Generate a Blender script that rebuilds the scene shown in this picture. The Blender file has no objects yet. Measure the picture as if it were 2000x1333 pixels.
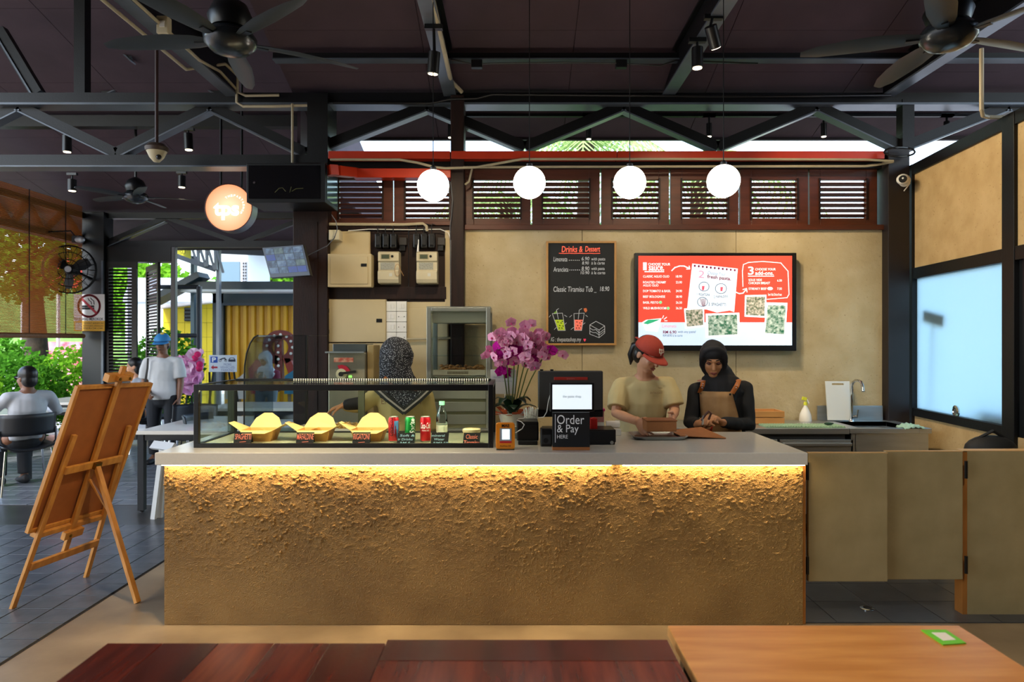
import bpy, bmesh, math, random
from mathutils import Vector, Matrix, noise
random.seed(7)
sc = bpy.context.scene
col = sc.collection
# ---------------------------------------------------------------- camera, world, light
F = 2000 * 24 / 36; CH = 1.57            # focal length in pixels of a 2000 x 1333 frame, eye height
cam = bpy.data.cameras.new('camera'); cam.lens = 24; cam.sensor_width = 36
cam.dof.use_dof = True; cam.dof.focus_distance = 4.1; cam.dof.aperture_fstop = 3.2
co = bpy.data.objects.new('camera', cam); col.objects.link(co)
co.location = (0, 0, CH); co.rotation_euler = (math.pi / 2, 0, 0); sc.camera = co
sc.view_settings.view_transform = 'Standard'; sc.view_settings.look = 'None'
sc.view_settings.gamma = 1; sc.view_settings.exposure = 0.35; sc.view_settings.use_curve_mapping = False
w = bpy.data.worlds.new('world'); sc.world = w; w.use_nodes = True
wn = w.node_tree; bg = wn.nodes['Background']
sky = wn.nodes.new('ShaderNodeTexSky'); sky.sky_type = 'NISHITA'; sky.sun_disc = False
sky.sun_elevation = math.radians(58); sky.sun_rotation = math.radians(200); sky.dust_density = 3; sky.air_density = 1.2
wn.links.new(sky.outputs[0], bg.inputs[0]); bg.inputs[1].default_value = 0.8
def lamp(name, kind, loc, rot, energy, color, **kw):
    l = bpy.data.lights.new(name, kind); l.energy = energy; l.color = color
    for k, v in kw.items(): setattr(l, k, v)
    o = bpy.data.objects.new(name, l); col.objects.link(o); o.location = loc; o.rotation_euler = rot
    return o
lamp('sun', 'SUN', (0, 0, 20), (math.radians(32), 0, math.radians(-35)), 4.0, (1, .95, .86), angle=math.radians(3))

# ---------------------------------------------------------------- helpers
def P(px, py, Y): return Vector(((px - 1000) * Y / F, Y, CH - (py - 666.5) * Y / F))
def PX(px, Y): return (px - 1000) * Y / F
def PZ(py, Y): return CH - (py - 666.5) * Y / F
def V(*a): return Vector(a)
def lin(h):
    h = h.lstrip('#'); c = [int(h[i:i + 2], 16) / 255 for i in (0, 2, 4)]
    return tuple(x / 12.92 if x <= .04045 else ((x + .055) / 1.055) ** 2.4 for x in c) + (1,)
MATS = {}
def M(name, c='#808080', r=.5, m=0, vary=.0, vs=8, bump=0, bs=60, emit=0, c2=None, spec=.5, stretch=None, trans=0, pits=None):
    """procedural principled material: noise-mixed colour and optional fine bump"""
    if name in MATS: return MATS[name]
    ma = bpy.data.materials.new(name); ma.use_nodes = True; MATS[name] = ma
    nt = ma.node_tree; b = nt.nodes['Principled BSDF']; L = nt.links.new
    b.inputs['Roughness'].default_value = r; b.inputs['Metallic'].default_value = m
    b.inputs['Specular IOR Level'].default_value = spec
    base = lin(c) if isinstance(c, str) else c
    b.inputs['Base Color'].default_value = base
    if trans: b.inputs['Transmission Weight'].default_value = trans
    tc = nt.nodes.new('ShaderNodeTexCoord'); mp = nt.nodes.new('ShaderNodeMapping')
    L(tc.outputs['Object'], mp.inputs[0])
    if stretch: mp.inputs['Scale'].default_value = stretch
    if vary or c2:
        n = nt.nodes.new('ShaderNodeTexNoise'); n.inputs['Scale'].default_value = vs; n.inputs['Detail'].default_value = 5
        L(mp.outputs[0], n.inputs['Vector'])
        cr = nt.nodes.new('ShaderNodeValToRGB'); L(n.outputs[0], cr.inputs[0])
        e = cr.color_ramp.elements; e[0].position = .35; e[1].position = .68
        d = lin(c2) if c2 else tuple(x * (1 - vary) for x in base[:3]) + (1,)
        e[0].color = d; e[1].color = base
        L(cr.outputs[0], b.inputs['Base Color'])
        if emit: L(cr.outputs[0], b.inputs['Emission Color'])
    if pits:                                    # small dark pores with a shape of their own
        n3 = nt.nodes.new('ShaderNodeTexNoise'); n3.inputs['Scale'].default_value = 62; n3.inputs['Detail'].default_value = 3; L(mp.outputs[0], n3.inputs['Vector'])
        c3 = nt.nodes.new('ShaderNodeValToRGB'); c3.color_ramp.elements[0].position = .66; c3.color_ramp.elements[1].position = .74; L(n3.outputs[0], c3.inputs[0])
        mc = nt.nodes.new('ShaderNodeMix'); mc.data_type = 'RGBA'; L(c3.outputs[0], mc.inputs[0]); L(cr.outputs[0], mc.inputs[6]); mc.inputs[7].default_value = lin(pits); L(mc.outputs[2], b.inputs['Base Color'])
    if emit:
        b.inputs['Emission Color'].default_value = base; b.inputs['Emission Strength'].default_value = emit
    if bump:
        n2 = nt.nodes.new('ShaderNodeTexNoise'); n2.inputs['Scale'].default_value = bs; n2.inputs['Detail'].default_value = 6
        L(mp.outputs[0], n2.inputs['Vector'])
        bp = nt.nodes.new('ShaderNodeBump'); bp.inputs['Strength'].default_value = bump; bp.inputs['Distance'].default_value = .01
        L(n2.outputs[0], bp.inputs['Height']); L(bp.outputs[0], b.inputs['Normal'])
    return ma
def thin_glass(name, tint=(.93, .98, .95, 1), k=1.0):
    ma = bpy.data.materials.new(name); ma.use_nodes = True; nt = ma.node_tree; MATS[name] = ma
    nt.nodes.remove(nt.nodes['Principled BSDF']); out = nt.nodes['Material Output']
    tr = nt.nodes.new('ShaderNodeBsdfTransparent'); tr.inputs[0].default_value = tint
    gl = nt.nodes.new('ShaderNodeBsdfGlossy'); gl.inputs['Roughness'].default_value = .02; gl.inputs[0].default_value = (.9, .95, 1, 1)
    fr = nt.nodes.new('ShaderNodeFresnel'); fr.inputs[0].default_value = 1.45
    mu = nt.nodes.new('ShaderNodeMath'); mu.operation = 'MULTIPLY'; mu.inputs[1].default_value = k
    mx = nt.nodes.new('ShaderNodeMixShader'); L = nt.links.new
    L(fr.outputs[0], mu.inputs[0]); L(mu.outputs[0], mx.inputs[0]); L(tr.outputs[0], mx.inputs[1]); L(gl.outputs[0], mx.inputs[2]); L(mx.outputs[0], out.inputs[0])
    return ma
def translucent(name, c, mix=.5, gloss=0):
    ma = bpy.data.materials.new(name); ma.use_nodes = True; nt = ma.node_tree; MATS[name] = ma
    nt.nodes.remove(nt.nodes['Principled BSDF']); out = nt.nodes['Material Output']; L = nt.links.new
    a = nt.nodes.new('ShaderNodeBsdfDiffuse'); a.inputs[0].default_value = lin(c)
    t = nt.nodes.new('ShaderNodeBsdfTranslucent'); t.inputs[0].default_value = lin(c)
    mx = nt.nodes.new('ShaderNodeMixShader'); mx.inputs[0].default_value = mix
    L(a.outputs[0], mx.inputs[1]); L(t.outputs[0], mx.inputs[2]); last = mx
    if gloss:
        g = nt.nodes.new('ShaderNodeBsdfGlossy'); g.inputs['Roughness'].default_value = .15
        m2 = nt.nodes.new('ShaderNodeMixShader'); m2.inputs[0].default_value = gloss
        L(mx.outputs[0], m2.inputs[1]); L(g.outputs[0], m2.inputs[2]); last = m2
    L(last.outputs[0], out.inputs[0]); return ma

class MB:
    def __init__(s): s.v = []; s.f = []
    def add(s, vs, fs):
        o = len(s.v); s.v += [Vector(p) for p in vs]; s.f += [tuple(i + o for i in f) for f in fs]; return s
    def box(s, x0, x1, y0, y1, z0, z1):
        x0, x1 = sorted((x0, x1)); y0, y1 = sorted((y0, y1)); z0, z1 = sorted((z0, z1))
        return s.add([(x0,y0,z0),(x1,y0,z0),(x1,y1,z0),(x0,y1,z0),(x0,y0,z1),(x1,y0,z1),(x1,y1,z1),(x0,y1,z1)],
              [(0,3,2,1),(4,5,6,7),(0,1,5,4),(1,2,6,5),(2,3,7,6),(3,0,4,7)])
    def frame(s, c, ax, ay, az):
        """box from centre and three half-axis vectors"""
        c = Vector(c); vs = []
        for k in (-1, 1):
            for (i, j) in ((-1,-1),(1,-1),(1,1),(-1,1)): vs.append(c + ax * i + ay * j + az * k)
        return s.add(vs, [(0,3,2,1),(4,5,6,7),(0,1,5,4),(1,2,6,5),(2,3,7,6),(3,0,4,7)])
    def bar(s, p, q, wd, ht, up=(0, 0, 1)):
        p = Vector(p); q = Vector(q); d = (q - p); l = d.length / 2; d.normalize(); up = Vector(up)
        x = d.cross(up)
        if x.length < 1e-4: x = d.cross(Vector((1, 0, 0)))
        x.normalize(); u = x.cross(d)
        return s.frame((p + q) / 2, x * wd / 2, d * l, u * ht / 2)
    def tube(s, pts, rad, seg=10, axis=None, rnd=False, cap=True):
        pts = [Vector(p) for p in pts]; n = len(pts)
        R = [rad] * n if isinstance(rad, (int, float, tuple)) else list(rad)
        if rnd:
            for end in (0, 1):
                a, b = (pts[0], pts[1]) if end == 0 else (pts[-1], pts[-2])
                r = R[0] if end == 0 else R[-1]; d = (a - b).normalized(); rr = min(r) if isinstance(r, tuple) else r
                ex = [(a + d * rr * .5, .87), (a + d * rr * .85, .52)]
                sc_ = lambda r, k: (r[0] * k, r[1] * k) if isinstance(r, tuple) else r * k
                for (p, k) in ex:
                    if end == 0: pts.insert(0, p); R.insert(0, sc_(r, k))
                    else: pts.append(p); R.append(sc_(r, k))
            n = len(pts)
        rings = []; prev = None
        for i, p in enumerate(pts):
            t = (pts[min(i + 1, n - 1)] - pts[max(i - 1, 0)])
            t = t.normalized() if t.length > 1e-9 else Vector((0, 0, 1))
            if axis is not None: a = Vector(axis) - t * Vector(axis).dot(t)
            elif prev is not None: a = prev - t * prev.dot(t)
            else: a = t.cross(Vector((0, 0, 1))) if abs(t.z) < .9 else t.cross(Vector((0, 1, 0)))
            if a.length < 1e-6: a = t.orthogonal()
            a.normalize(); prev = a; b = t.cross(a)
            ra, rb = R[i] if isinstance(R[i], tuple) else (R[i], R[i])
            rings.append([p + a * ra * math.cos(2 * math.pi * k / seg) + b * rb * math.sin(2 * math.pi * k / seg) for k in range(seg)])
        vs = [v for r in rings for v in r]; fs = []
        for i in range(n - 1):
            for k in range(seg):
                k2 = (k + 1) % seg; fs.append((i * seg + k, i * seg + k2, (i + 1) * seg + k2, (i + 1) * seg + k))
        if cap: fs.append(tuple(reversed(range(seg)))); fs.append(tuple((n - 1) * seg + k for k in range(seg)))
        return s.add(vs, fs)
    def lathe(s, prof, c=(0, 0, 0), seg=24, axis=(0, 0, 1)):
        """profile of (radius, height) along axis"""
        c = Vector(c); ax = Vector(axis).normalized(); a = ax.orthogonal().normalized(); b = ax.cross(a); n = len(prof); vs = []; fs = []
        for (r, h) in prof:
            for k in range(seg):
                t = 2 * math.pi * k / seg; vs.append(c + ax * h + (a * math.cos(t) + b * math.sin(t)) * max(r, 1e-5))
        for i in range(n - 1):
            for k in range(seg):
                k2 = (k + 1) % seg; fs.append((i * seg + k, i * seg + k2, (i + 1) * seg + k2, (i + 1) * seg + k))
        if prof[0][0] < .002 or prof[-1][0] < .002:
            fs.append(tuple(reversed(range(seg)))); fs.append(tuple((n - 1) * seg + k for k in range(seg)))
        else:
            for k in range(seg): k2 = (k + 1) % seg; fs.append(((n - 1) * seg + k, (n - 1) * seg + k2, k2, k))
        return s.add(vs, fs)
    def ell(s, c, r, R=None, seg=18, rings=10):
        c = Vector(c); r = (r, r, r) if isinstance(r, (int, float)) else r; vs = []; fs = []
        R = R or Matrix.Identity(3)
        for i in range(rings + 1):
            ph = math.pi * i / rings
            for k in range(seg):
                t = 2 * math.pi * k / seg; sp = max(math.sin(ph), 1e-4)
                vs.append(c + R @ Vector((r[0] * sp * math.cos(t), r[1] * sp * math.sin(t), -r[2] * math.cos(ph))))
        for i in range(rings):
            for k in range(seg):
                k2 = (k + 1) % seg; fs.append((i * seg + k, i * seg + k2, (i + 1) * seg + k2, (i + 1) * seg + k))
        fs.append(tuple(reversed(range(seg)))); fs.append(tuple(rings * seg + k for k in range(seg)))
        return s.add(vs, fs)
    def prism(s, pts, d):
        """planar polygon (3D points) extruded by vector d"""
        pts = [Vector(p) for p in pts]; n = len(pts); d = Vector(d)
        fs = [tuple(range(n)), tuple(reversed(range(n, 2 * n)))]
        for i in range(n): j = (i + 1) % n; fs.append((i, i + n, j + n, j))
        return s.add(pts + [p + d for p in pts], fs)
    def ribbon(s, pts, wd, nrm=(0, -1, 0), th=.0012):
        """flat stroke lying in the plane with normal nrm"""
        nrm = Vector(nrm)
        for a, b in zip(pts[:-1], pts[1:]):
            a = Vector(a); b = Vector(b); d = (b - a)
            if d.length < 1e-6: continue
            d.normalize(); x = d.cross(nrm).normalized() * wd / 2; e = d * wd * .3
            s.prism([a - e - x, b + e - x, b + e + x, a - e + x], nrm * th)
        return s
    def build(s, name, mat, parent=None, smooth=None, bevel=0, local=False):
        off = Vector((0, 0, 0)) if (parent is None or local) else ROOTLOC(parent)
        me = bpy.data.meshes.new(name); me.from_pydata([tuple(v - off) for v in s.v], [], s.f); me.update()
        bm = bmesh.new(); bm.from_mesh(me); bmesh.ops.recalc_face_normals(bm, faces=bm.faces); bm.to_mesh(me); bm.free()
        if smooth:
            me.polygons.foreach_set('use_smooth', [True] * len(me.polygons)); me.set_sharp_from_angle(angle=math.radians(smooth if smooth is not True else 40))
        return link(me, name, mat, parent, bevel)
def ROOTLOC(o):
    v = o.location.copy()
    while o.parent: o = o.parent; v += o.location
    return v
def link(me, name, mat, parent=None, bevel=0):
    if mat is not None and not me.materials: me.materials.append(mat)
    o = bpy.data.objects.new(name, me); col.objects.link(o); o.parent = parent
    if bevel:
        b = o.modifiers.new('bevel', 'BEVEL'); b.width = bevel; b.segments = 2; b.limit_method = 'ANGLE'; b.angle_limit = .6
    return o
def tag(o, label=None, cat=None, group=None, kind=None):
    if label: o['label'] = label
    if cat: o['category'] = cat
    if group: o['group'] = group
    if kind: o['kind'] = kind
    return o
TMP = bpy.data.scenes.new('scratch')          # evaluates single objects without touching the whole scene
def evaluated_mesh(o):
    TMP.collection.objects.link(o); TMP.view_layers[0].update(); dg = TMP.view_layers[0].depsgraph
    me = bpy.data.meshes.new_from_object(o.evaluated_get(dg)); TMP.collection.objects.unlink(o); return me
def thing(name, label, cat, loc=(0, 0, 0), group=None):
    o = bpy.data.objects.new(name, None); col.objects.link(o); o.location = loc; o.empty_display_size = .1
    return tag(o, label, cat, group)
def struct(name, loc=(0, 0, 0)):
    o = bpy.data.objects.new(name, None); col.objects.link(o); o.location = loc; o['kind'] = 'structure'; return o
def copy_tree(o, parent=None):
    c = o.copy(); col.objects.link(c); c.parent = parent
    for ch in list(o.children): copy_tree(ch, c)
    return c
def bx(name, mat, parent, x0, x1, y0, y1, z0, z1, bevel=0): return MB().box(x0, x1, y0, y1, z0, z1).build(name, mat, parent, bevel=bevel)
def pbox(name, mat, parent, px0, px1, py0, py1, Y, depth, bevel=0):
    """box whose front face at distance Y fills the pixel rectangle"""
    return bx(name, mat, parent, PX(px0, Y), PX(px1, Y), Y, Y + depth, PZ(py1, Y), PZ(py0, Y), bevel)
def txt(body, px0, px1, py0, py1, Y, mat, parent, name='lettering', rot=None, shear=0, th=.0006, spacing=1, align='CENTER', bold=0):
    """lettering on a plane facing the camera side, fitted to a rectangle"""
    cu = bpy.data.curves.new(name, 'FONT'); cu.body = body; cu.shear = shear; cu.space_character = spacing; cu.align_x = align; cu.offset = bold; cu.resolution_u = 3; cu.space_line = .95
    t = bpy.data.objects.new(name, cu)
    me = evaluated_mesh(t); bpy.data.objects.remove(t); bpy.data.curves.remove(cu)
    me.name = name
    xs = [v.co.x for v in me.vertices]; ys = [v.co.y for v in me.vertices]
    x0, x1, y0, y1 = min(xs), max(xs), min(ys), max(ys)
    A = P(px0, py1, Y); B = P(px1, py0, Y); ox = ROOTLOC(parent) if parent else Vector((0, 0, 0))
    for v in me.vertices:
        v.co = Vector((A.x + (v.co.x - x0) / (x1 - x0) * (B.x - A.x), Y - th, A.z + (v.co.y - y0) / (y1 - y0) * (B.z - A.z)))
    if rot is not None:
        c = (A + B) / 2; Rm = Matrix.Rotation(rot, 3, 'Y')
        for v in me.vertices: v.co = c + Rm @ (v.co - c)
    for v in me.vertices: v.co -= ox
    me.materials.clear()
    return link(me, name, mat, parent)
def stroke(pxs, Y, mat, parent, wd=.004, name='drawing', th=.0012):
    mb = MB()
    for path in (pxs if isinstance(pxs[0][0], (tuple, list)) else [pxs]):
        mb.ribbon([P(a, b, Y) for a, b in path], wd, th=th)
    return mb.build(name, mat, parent)
def ppoly(name, pts, Y, d, mat, parent): return MB().prism([P(a, b, Y) for a, b in pts], (0, d, 0)).build(name, mat, parent)
def blob(name, mb, mat, parent, voxel=.008, it=3):
    """join overlapping closed shapes into one continuous smooth surface"""
    me = bpy.data.meshes.new(name); me.from_pydata([tuple(v) for v in mb.v], [], mb.f)
    bm = bmesh.new(); bm.from_mesh(me); bmesh.ops.recalc_face_normals(bm, faces=bm.faces); bm.to_mesh(me); bm.free()
    t = bpy.data.objects.new(name, me)
    r = t.modifiers.new('r', 'REMESH'); r.mode = 'VOXEL'; r.voxel_size = voxel; r.use_smooth_shade = True
    if it: s = t.modifiers.new('s', 'SMOOTH'); s.factor = .5; s.iterations = it
    m2 = evaluated_mesh(t)
    bpy.data.objects.remove(t); bpy.data.meshes.remove(me); m2.name = name
    off = ROOTLOC(parent) if parent else Vector((0, 0, 0))
    for v in m2.vertices: v.co -= off
    m2.materials.clear(); m2.polygons.foreach_set('use_smooth', [True] * len(m2.polygons))
    return link(m2, name, mat, parent)

# ---------------------------------------------------------------- materials
black_steel = M('black_steel', '#090a0d', .45, .0, vary=.3, vs=5, bump=.08, bs=90, spec=.35)
dark_timber = M('dark_timber', '#28140d', .55, spec=.3, vary=.45, vs=6, bump=.15, bs=40, stretch=(3, 3, .5))
louver_wood = M('louver_wood', '#5a2a18', .45, vary=.4, vs=5, bump=.12, bs=30, stretch=(.6, 3, 4))
plaster = M('plaster', '#c0b08c', .8, c2='#b3a17a', vs=5, bump=.5, bs=34, pits='#8c7a54')
ceil_mat = M('ceiling_board', '#4a3941', .85, vary=.22, vs=2.5, bump=.1, bs=30)
concrete = M('concrete_floor', '#9a8668', .34, c2='#77654e', vs=2.2, bump=.05, bs=30)
tile_mat = M('slate_tile', '#56585c', .3, c2='#44474c', vs=9, bump=.12, bs=18)
grout = M('grout', '#2a2724', .9)
quartz = M('quartz_top', '#d2ccc0', .16, vary=.04, vs=60)
white_paint = M('white_paint', '#e6e4de', .5)
white_plastic = M('white_plastic', '#e8e6e0', .35)
cream_metal = M('cream_metal', '#c9b78e', .45, vary=.08, vs=4)
cream_plastic = M('cream_plastic', '#c9bd9c', .4, vary=.06, vs=10)
conduit_mat = M('conduit', '#b3a688', .5, vary=.15, vs=7)
orange_paint = M('orange_paint', '#c23415', .4, vary=.15, vs=4)
black_plastic = M('black_plastic', '#101113', .35)
black_matte = M('black_matte', '#0d0e10', .7)
steel = M('steel', '#c4cacd', .38, 1, vary=.12, vs=4, stretch=(1, 1, 8))
chrome = M('chrome', '#d0d2d4', .12, 1)
alu = M('aluminium', '#9ea29a', .4, .8)
pine = M('pine', '#d99a4a', .5, c2='#c07f38', vs=7, stretch=(4, 4, .4), bump=.06, bs=40)
hardboard = M('hardboard', '#a8622e', .75, vary=.12, vs=14)
glass = thin_glass('clear_glass', (.96, .99, .97, 1), .55); glass_smoke = thin_glass('tinted_glass', (.84, .88, .88, 1), .5); plastic_clear = thin_glass('clear_plastic', (.88, .93, .9, 1), 1.5)
paper_white = M('paper_white', '#eceae6', .7)
led_warm = M('led_warm', (1, .72, .36, 1), .5, emit=58)
led_dot = M('led_dot', (1, .86, .55, 1), .5, emit=2.5)
bulb = M('globe_glow', (1, .90, .74, 1), .5, emit=13)
# ================================================================ STRUCTURE
def board(name, mat, n, parent, x0, x1, y0, y1, z0, z1): return bx(name, mat, parent, x0, x1, y0, y1, z0, z1)
floor = tag(bx('floor', concrete, None, -9, 6.5, -5, 11.4, -.12, 0), kind='structure')
ground = tag(bx('ground', M('asphalt', '#8b8f93', .8, vary=.2, vs=3, bump=.1), None, -90, 90, -90, 90, -.3, -.13), kind='structure')
bx('grout_bed', grout, floor, -5.02, -2.47, 2.73, 5.78, 0, .0015)
tme = MB().box(-.0975, .0975, -.0975, .0975, 0, .006).build('tile', tile_mat, floor, bevel=.0015, local=True)
tproto = tme
def lay(proto, x, y, z=.0012, rz=0):
    o = proto.copy(); col.objects.link(o); o.parent = floor; o.location = (x, y, z); o.rotation_euler = (0, 0, rz); return o
first = True
for j in range(15):
    Yc = 2.83 + .2025 * j + .04
    for i in range(12):
        Xc = -2.58 - .2025 * i
        if Xc < -5.0: continue
        if first: tproto.location = (Xc, Yc, .0012); first = False
        else: lay(tproto, Xc, Yc)
bx('dark_band', M('dark_stone', '#3c3a39', .3, vary=.3, vs=5), floor, -7.2, -1.95, 5.79, 6.5, 0, .004)
bx('grout_bed', grout, floor, -7.1, -1.6, 6.5, 10.2, 0, .0015)
t2 = MB().box(-.1975, .1975, -.0975, .0975, 0, .006).build('tile', M('slate_tile_long', '#6b7076', .28, c2='#565b62', vs=8, bump=.1, bs=18), floor, bevel=.0015, local=True); t2.location = (-2, 6.62, .0012)
for j in range(18):
    Yc = 6.62 + .2025 * j
    for i in range(13):
        Xc = -2 - .405 * i + (.2 if j % 2 else 0)
        if Xc < -6.9 or (i == 0 and j == 0): continue
        lay(t2, Xc, Yc)
kt = M('kitchen_tile', '#4c4d4e', .35, c2='#3a3b3d', vs=4, bump=.05)
bx('grout_bed', grout, floor, 1.2, 4.4, 3.8, 6, 0, .0015)
t3 = MB().box(-.151, .151, -.151, .151, 0, .006).build('tile', kt, floor, bevel=.0015, local=True); t3.location = (1.96, 3.945, .0012)
for j in range(6):
    for i in range(-1, 7):
        if (i, j) != (0, 0): lay(t3, 1.96 + .306 * i, 3.945 + .306 * j)
drain = thing('floor_drain', 'small round chrome drain cover on the dark tiles behind the swing gate', 'drain', P(1694, 1192, 1.57 * F / 525.5) + V(0, 0, .007))
MB().lathe([(.0, 0), (.04, 0), (.04, .004), (.03, .006), (.0, .006)], drain.location).build('rim', chrome, drain, smooth=True)
MB().lathe([(.0, 0), (.022, 0), (.022, .002), (.0, .002)], drain.location + V(0, 0, .006)).build('grille', black_steel, drain)

# back wall
wb = struct('wall_back', (0, 6.05, 0))
for (a, b) in ((906, 1136.5), (1137.5, 1437), (1438, 1735)): bx('plaster_panel', plaster, wb, PX(a, 6), PX(b, 6), 6.0, 6.1, 0, PZ(450, 6))
bx('backing', dark_timber, wb, PX(906, 6), PX(1735, 6), 6.1, 6.14, 0, PZ(450, 6))
bx('sill', louver_wood, wb, PX(906, 6), PX(1735, 6), 5.97, 6.12, PZ(450, 6), PZ(440, 6), .004)
bx('head_beam', black_steel, wb, PX(640, 6), PX(1775, 6), 6.0, 6.16, PZ(329, 6), PZ(297, 6))
wp = struct('wall_back_panelling', (0, 6.05, 0))
for (a, b) in ((640, 716), (717, 797.5), (798.5, 880)): bx('timber_board', dark_timber, wp, PX(a, 6), PX(b, 6), 6.0, 6.08, 0, PZ(441, 6), .003)
bx('sill', louver_wood, wp, PX(640, 6), PX(880, 6), 5.98, 6.1, PZ(441, 6), PZ(433, 6), .004)
bx('rail', dark_timber, wp, PX(640, 6), PX(872, 6), 5.97, 6.0, PZ(585, 6), PZ(561, 6), .003)
# louvred shutters above the wall
LV = [(645, 766, 661, 745), (768, 880, 791, 876), (907, 1036.5, 925, 1016), (1039.5, 1172.5, 1061, 1151), (1175.5, 1308.5, 1198, 1288), (1311.5, 1445, 1334, 1423), (1448, 1581.5, 1470, 1559), (1584.5, 1717, 1605, 1695)]
slat_me = None
for n, (a, b, c, d) in enumerate(LV):
    wnd = struct('window_%d' % (n + 1), (PX((c + d) / 2, 6), 6.05, PZ(388, 6)))
    y0, y1, o0, o1 = 326, 440 if n > 1 else 433, 350, 425
    for q in ((a, c, y0, y1), (d, b, y0, y1)): bx('stile', louver_wood, wnd, PX(q[0], 6), PX(q[1], 6), 6.03, 6.075, PZ(q[3], 6), PZ(q[2], 6), .003)
    for q in ((c, d, y0, o0), (c, d, o1, y1)): bx('rail', louver_wood, wnd, PX(q[0], 6), PX(q[1], 6), 6.03, 6.075, PZ(q[3], 6), PZ(q[2], 6), .003)
    for q in ((c - 3, c, o0 - 3, o1 + 3), (d, d + 3, o0 - 3, o1 + 3)): bx('bead', dark_timber, wnd, PX(q[0], 6), PX(q[1], 6), 6.02, 6.03, PZ(q[3], 6), PZ(q[2], 6))
    for k in range(7):
        zc = PZ(o0 + 7.8 + 10.35 * k, 6)
        mb = MB(); mb.frame((PX((c + d) / 2, 6), 6.053, zc), V((PX(d, 6) - PX(c, 6)) / 2, 0, 0), V(0, .02, -.009), V(0, .002, .005))
        mb.build('slat', louver_wood, wnd)
# timber and steel columns
def column(name, label, px0, px1, Y0, Y1, z1, mat, z0=0):
    o = thing(name, label, 'column', (PX((px0 + px1) / 2, Y0), (Y0 + Y1) / 2, z0))
    bx('shaft', mat, o, PX(px0, Y0), PX(px1, Y0), Y0, Y1, z0, z1, .006); return o
c1 = column('timber_column', 'broad dark brown timber column carrying the security monitor', 572, 640, 5.9, 6.2, PZ(318, 5.9), dark_timber)
bx('cover_strip', dark_timber, c1, PX(616, 5.9), PX(620, 5.9), 5.893, 5.9, 0, 2.6); bx('capital', black_steel, c1, PX(600, 5.9), PX(640, 5.9), 5.9, 6.2, PZ(318, 5.9), PZ(182, 5.9))
c2 = column('timber_column', 'slim dark brown timber column between electricity meters and plaster wall', 880, 906, 5.9, 6.14, PZ(185, 5.9), dark_timber)
c3 = column('timber_column', 'dark corner column between plaster wall and frosted window', 1735, 1777, 5.9, 6.14, PZ(290, 5.9), M('dark_column', '#1d1516', .5, vary=.4, vs=6))
bx('upper_post', black_steel, c3, PX(1763, 5.95), PX(1786, 5.95), 5.95, 6.05, PZ(290, 5.9), PZ(190, 5.9))
# right wall (turned a little towards the counter)
RA = V(3.49, 6.0, 0); RT = V(.0903, .9959, 0); RN = V(.9959, -.0903, 0)
def RWp(Y): return V(3.49 - .0907 * (6 - Y), Y, 0)
def rw(name, mat, par, Ya, Yb, z0, z1, d0, d1, bevel=0):
    a = RWp(Ya); b = RWp(Yb); mb = MB()
    mb.prism([a + RN * d0 + V(0, 0, z0), b + RN * d0 + V(0, 0, z0), b + RN * d0 + V(0, 0, z1), a + RN * d0 + V(0, 0, z1)], RN * (d1 - d0))
    return mb.build(name, mat, par, bevel=bevel)
wr = struct('wall_right', RWp(5.3))
rcream = M('plaster_right', '#c4a878', .8, c2='#b49766', vs=6, bump=.3, bs=40, pits='#957646')
for (ya, yb, z0, z1) in ((5.92, 4.66, 2.2, 3.01), (5.92, 4.66, 0, .93), (4.53, 3.3, 2.2, 3.01), (4.53, 3.3, 0, .93)): rw('plaster_panel', rcream, wr, ya, yb, z0, z1, 0, .06)
for (ya, yb, z0, z1) in ((6.0, 3.3, 3.01, 3.10), (5.92, 4.66, 2.107, 2.2), (5.92, 4.66, .925, .992), (4.53, 3.3, 2.107, 2.2)): rw('rail', black_steel, wr, ya, yb, z0, z1, -.02, .07, .003)
for (ya, yb) in ((6.0, 5.9), (4.66, 4.53), (3.36, 3.24)): rw('post', black_steel, wr, ya, yb, 0, 3.1, -.025, .075, .003)
w9 = struct('window_9', RWp(5.3))
frost = translucent('frosted_glass', '#d6ecf2', .92, .06)
rw('pane', frost, w9, 5.9, 4.66, .992, 2.107, .02, .028)
lk = RWp(5.256) + V(0, 0, 1.028)
MB().lathe([(0, 0), (.046, 0), (.046, .01), (.03, .016), (.024, .01), (0, .01)], lk - RN * .0, axis=-RN).build('lock', chrome, w9, smooth=True)
dr = struct('door_1', RWp(4))
rw('leaf', M('dark_door', '#16191c', .3), dr, 4.53, 3.36, .05, 2.107, .01, .05)
rw('handle', chrome, dr, 4.40, 4.37, .95, 1.25, -.04, -.02, .004)
br = thing('squeegee', 'long-handled squeegee leaning behind the frosted window', 'squeegee', RWp(5.7) + RN * .12)
q0 = RWp(5.64) + RN * .07; q1 = RWp(5.73) + RN * .16
MB().tube([q1 + V(0, 0, .0), q0 + V(0, 0, 1.73)], .012, 8).build('handle', black_plastic, br)
MB().bar(RWp(5.48) + RN * .06 + V(0, 0, 1.73), RWp(5.80) + RN * .06 + V(0, 0, 1.79), .03, .09).build('blade', black_plastic, br)
bn = thing('storage_box', 'olive box standing behind the frosted window beside the post', 'box', RWp(4.8) + RN * .2)
rw('body', M('olive_card', '#6c6a3c', .7), bn, 5.0, 4.62, 0, 1.04, .1, .34); rw('lid', M('olive_card_lid', '#5a5a34', .7), bn, 5.01, 4.61, 1.04, 1.075, .095, .35)

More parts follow.
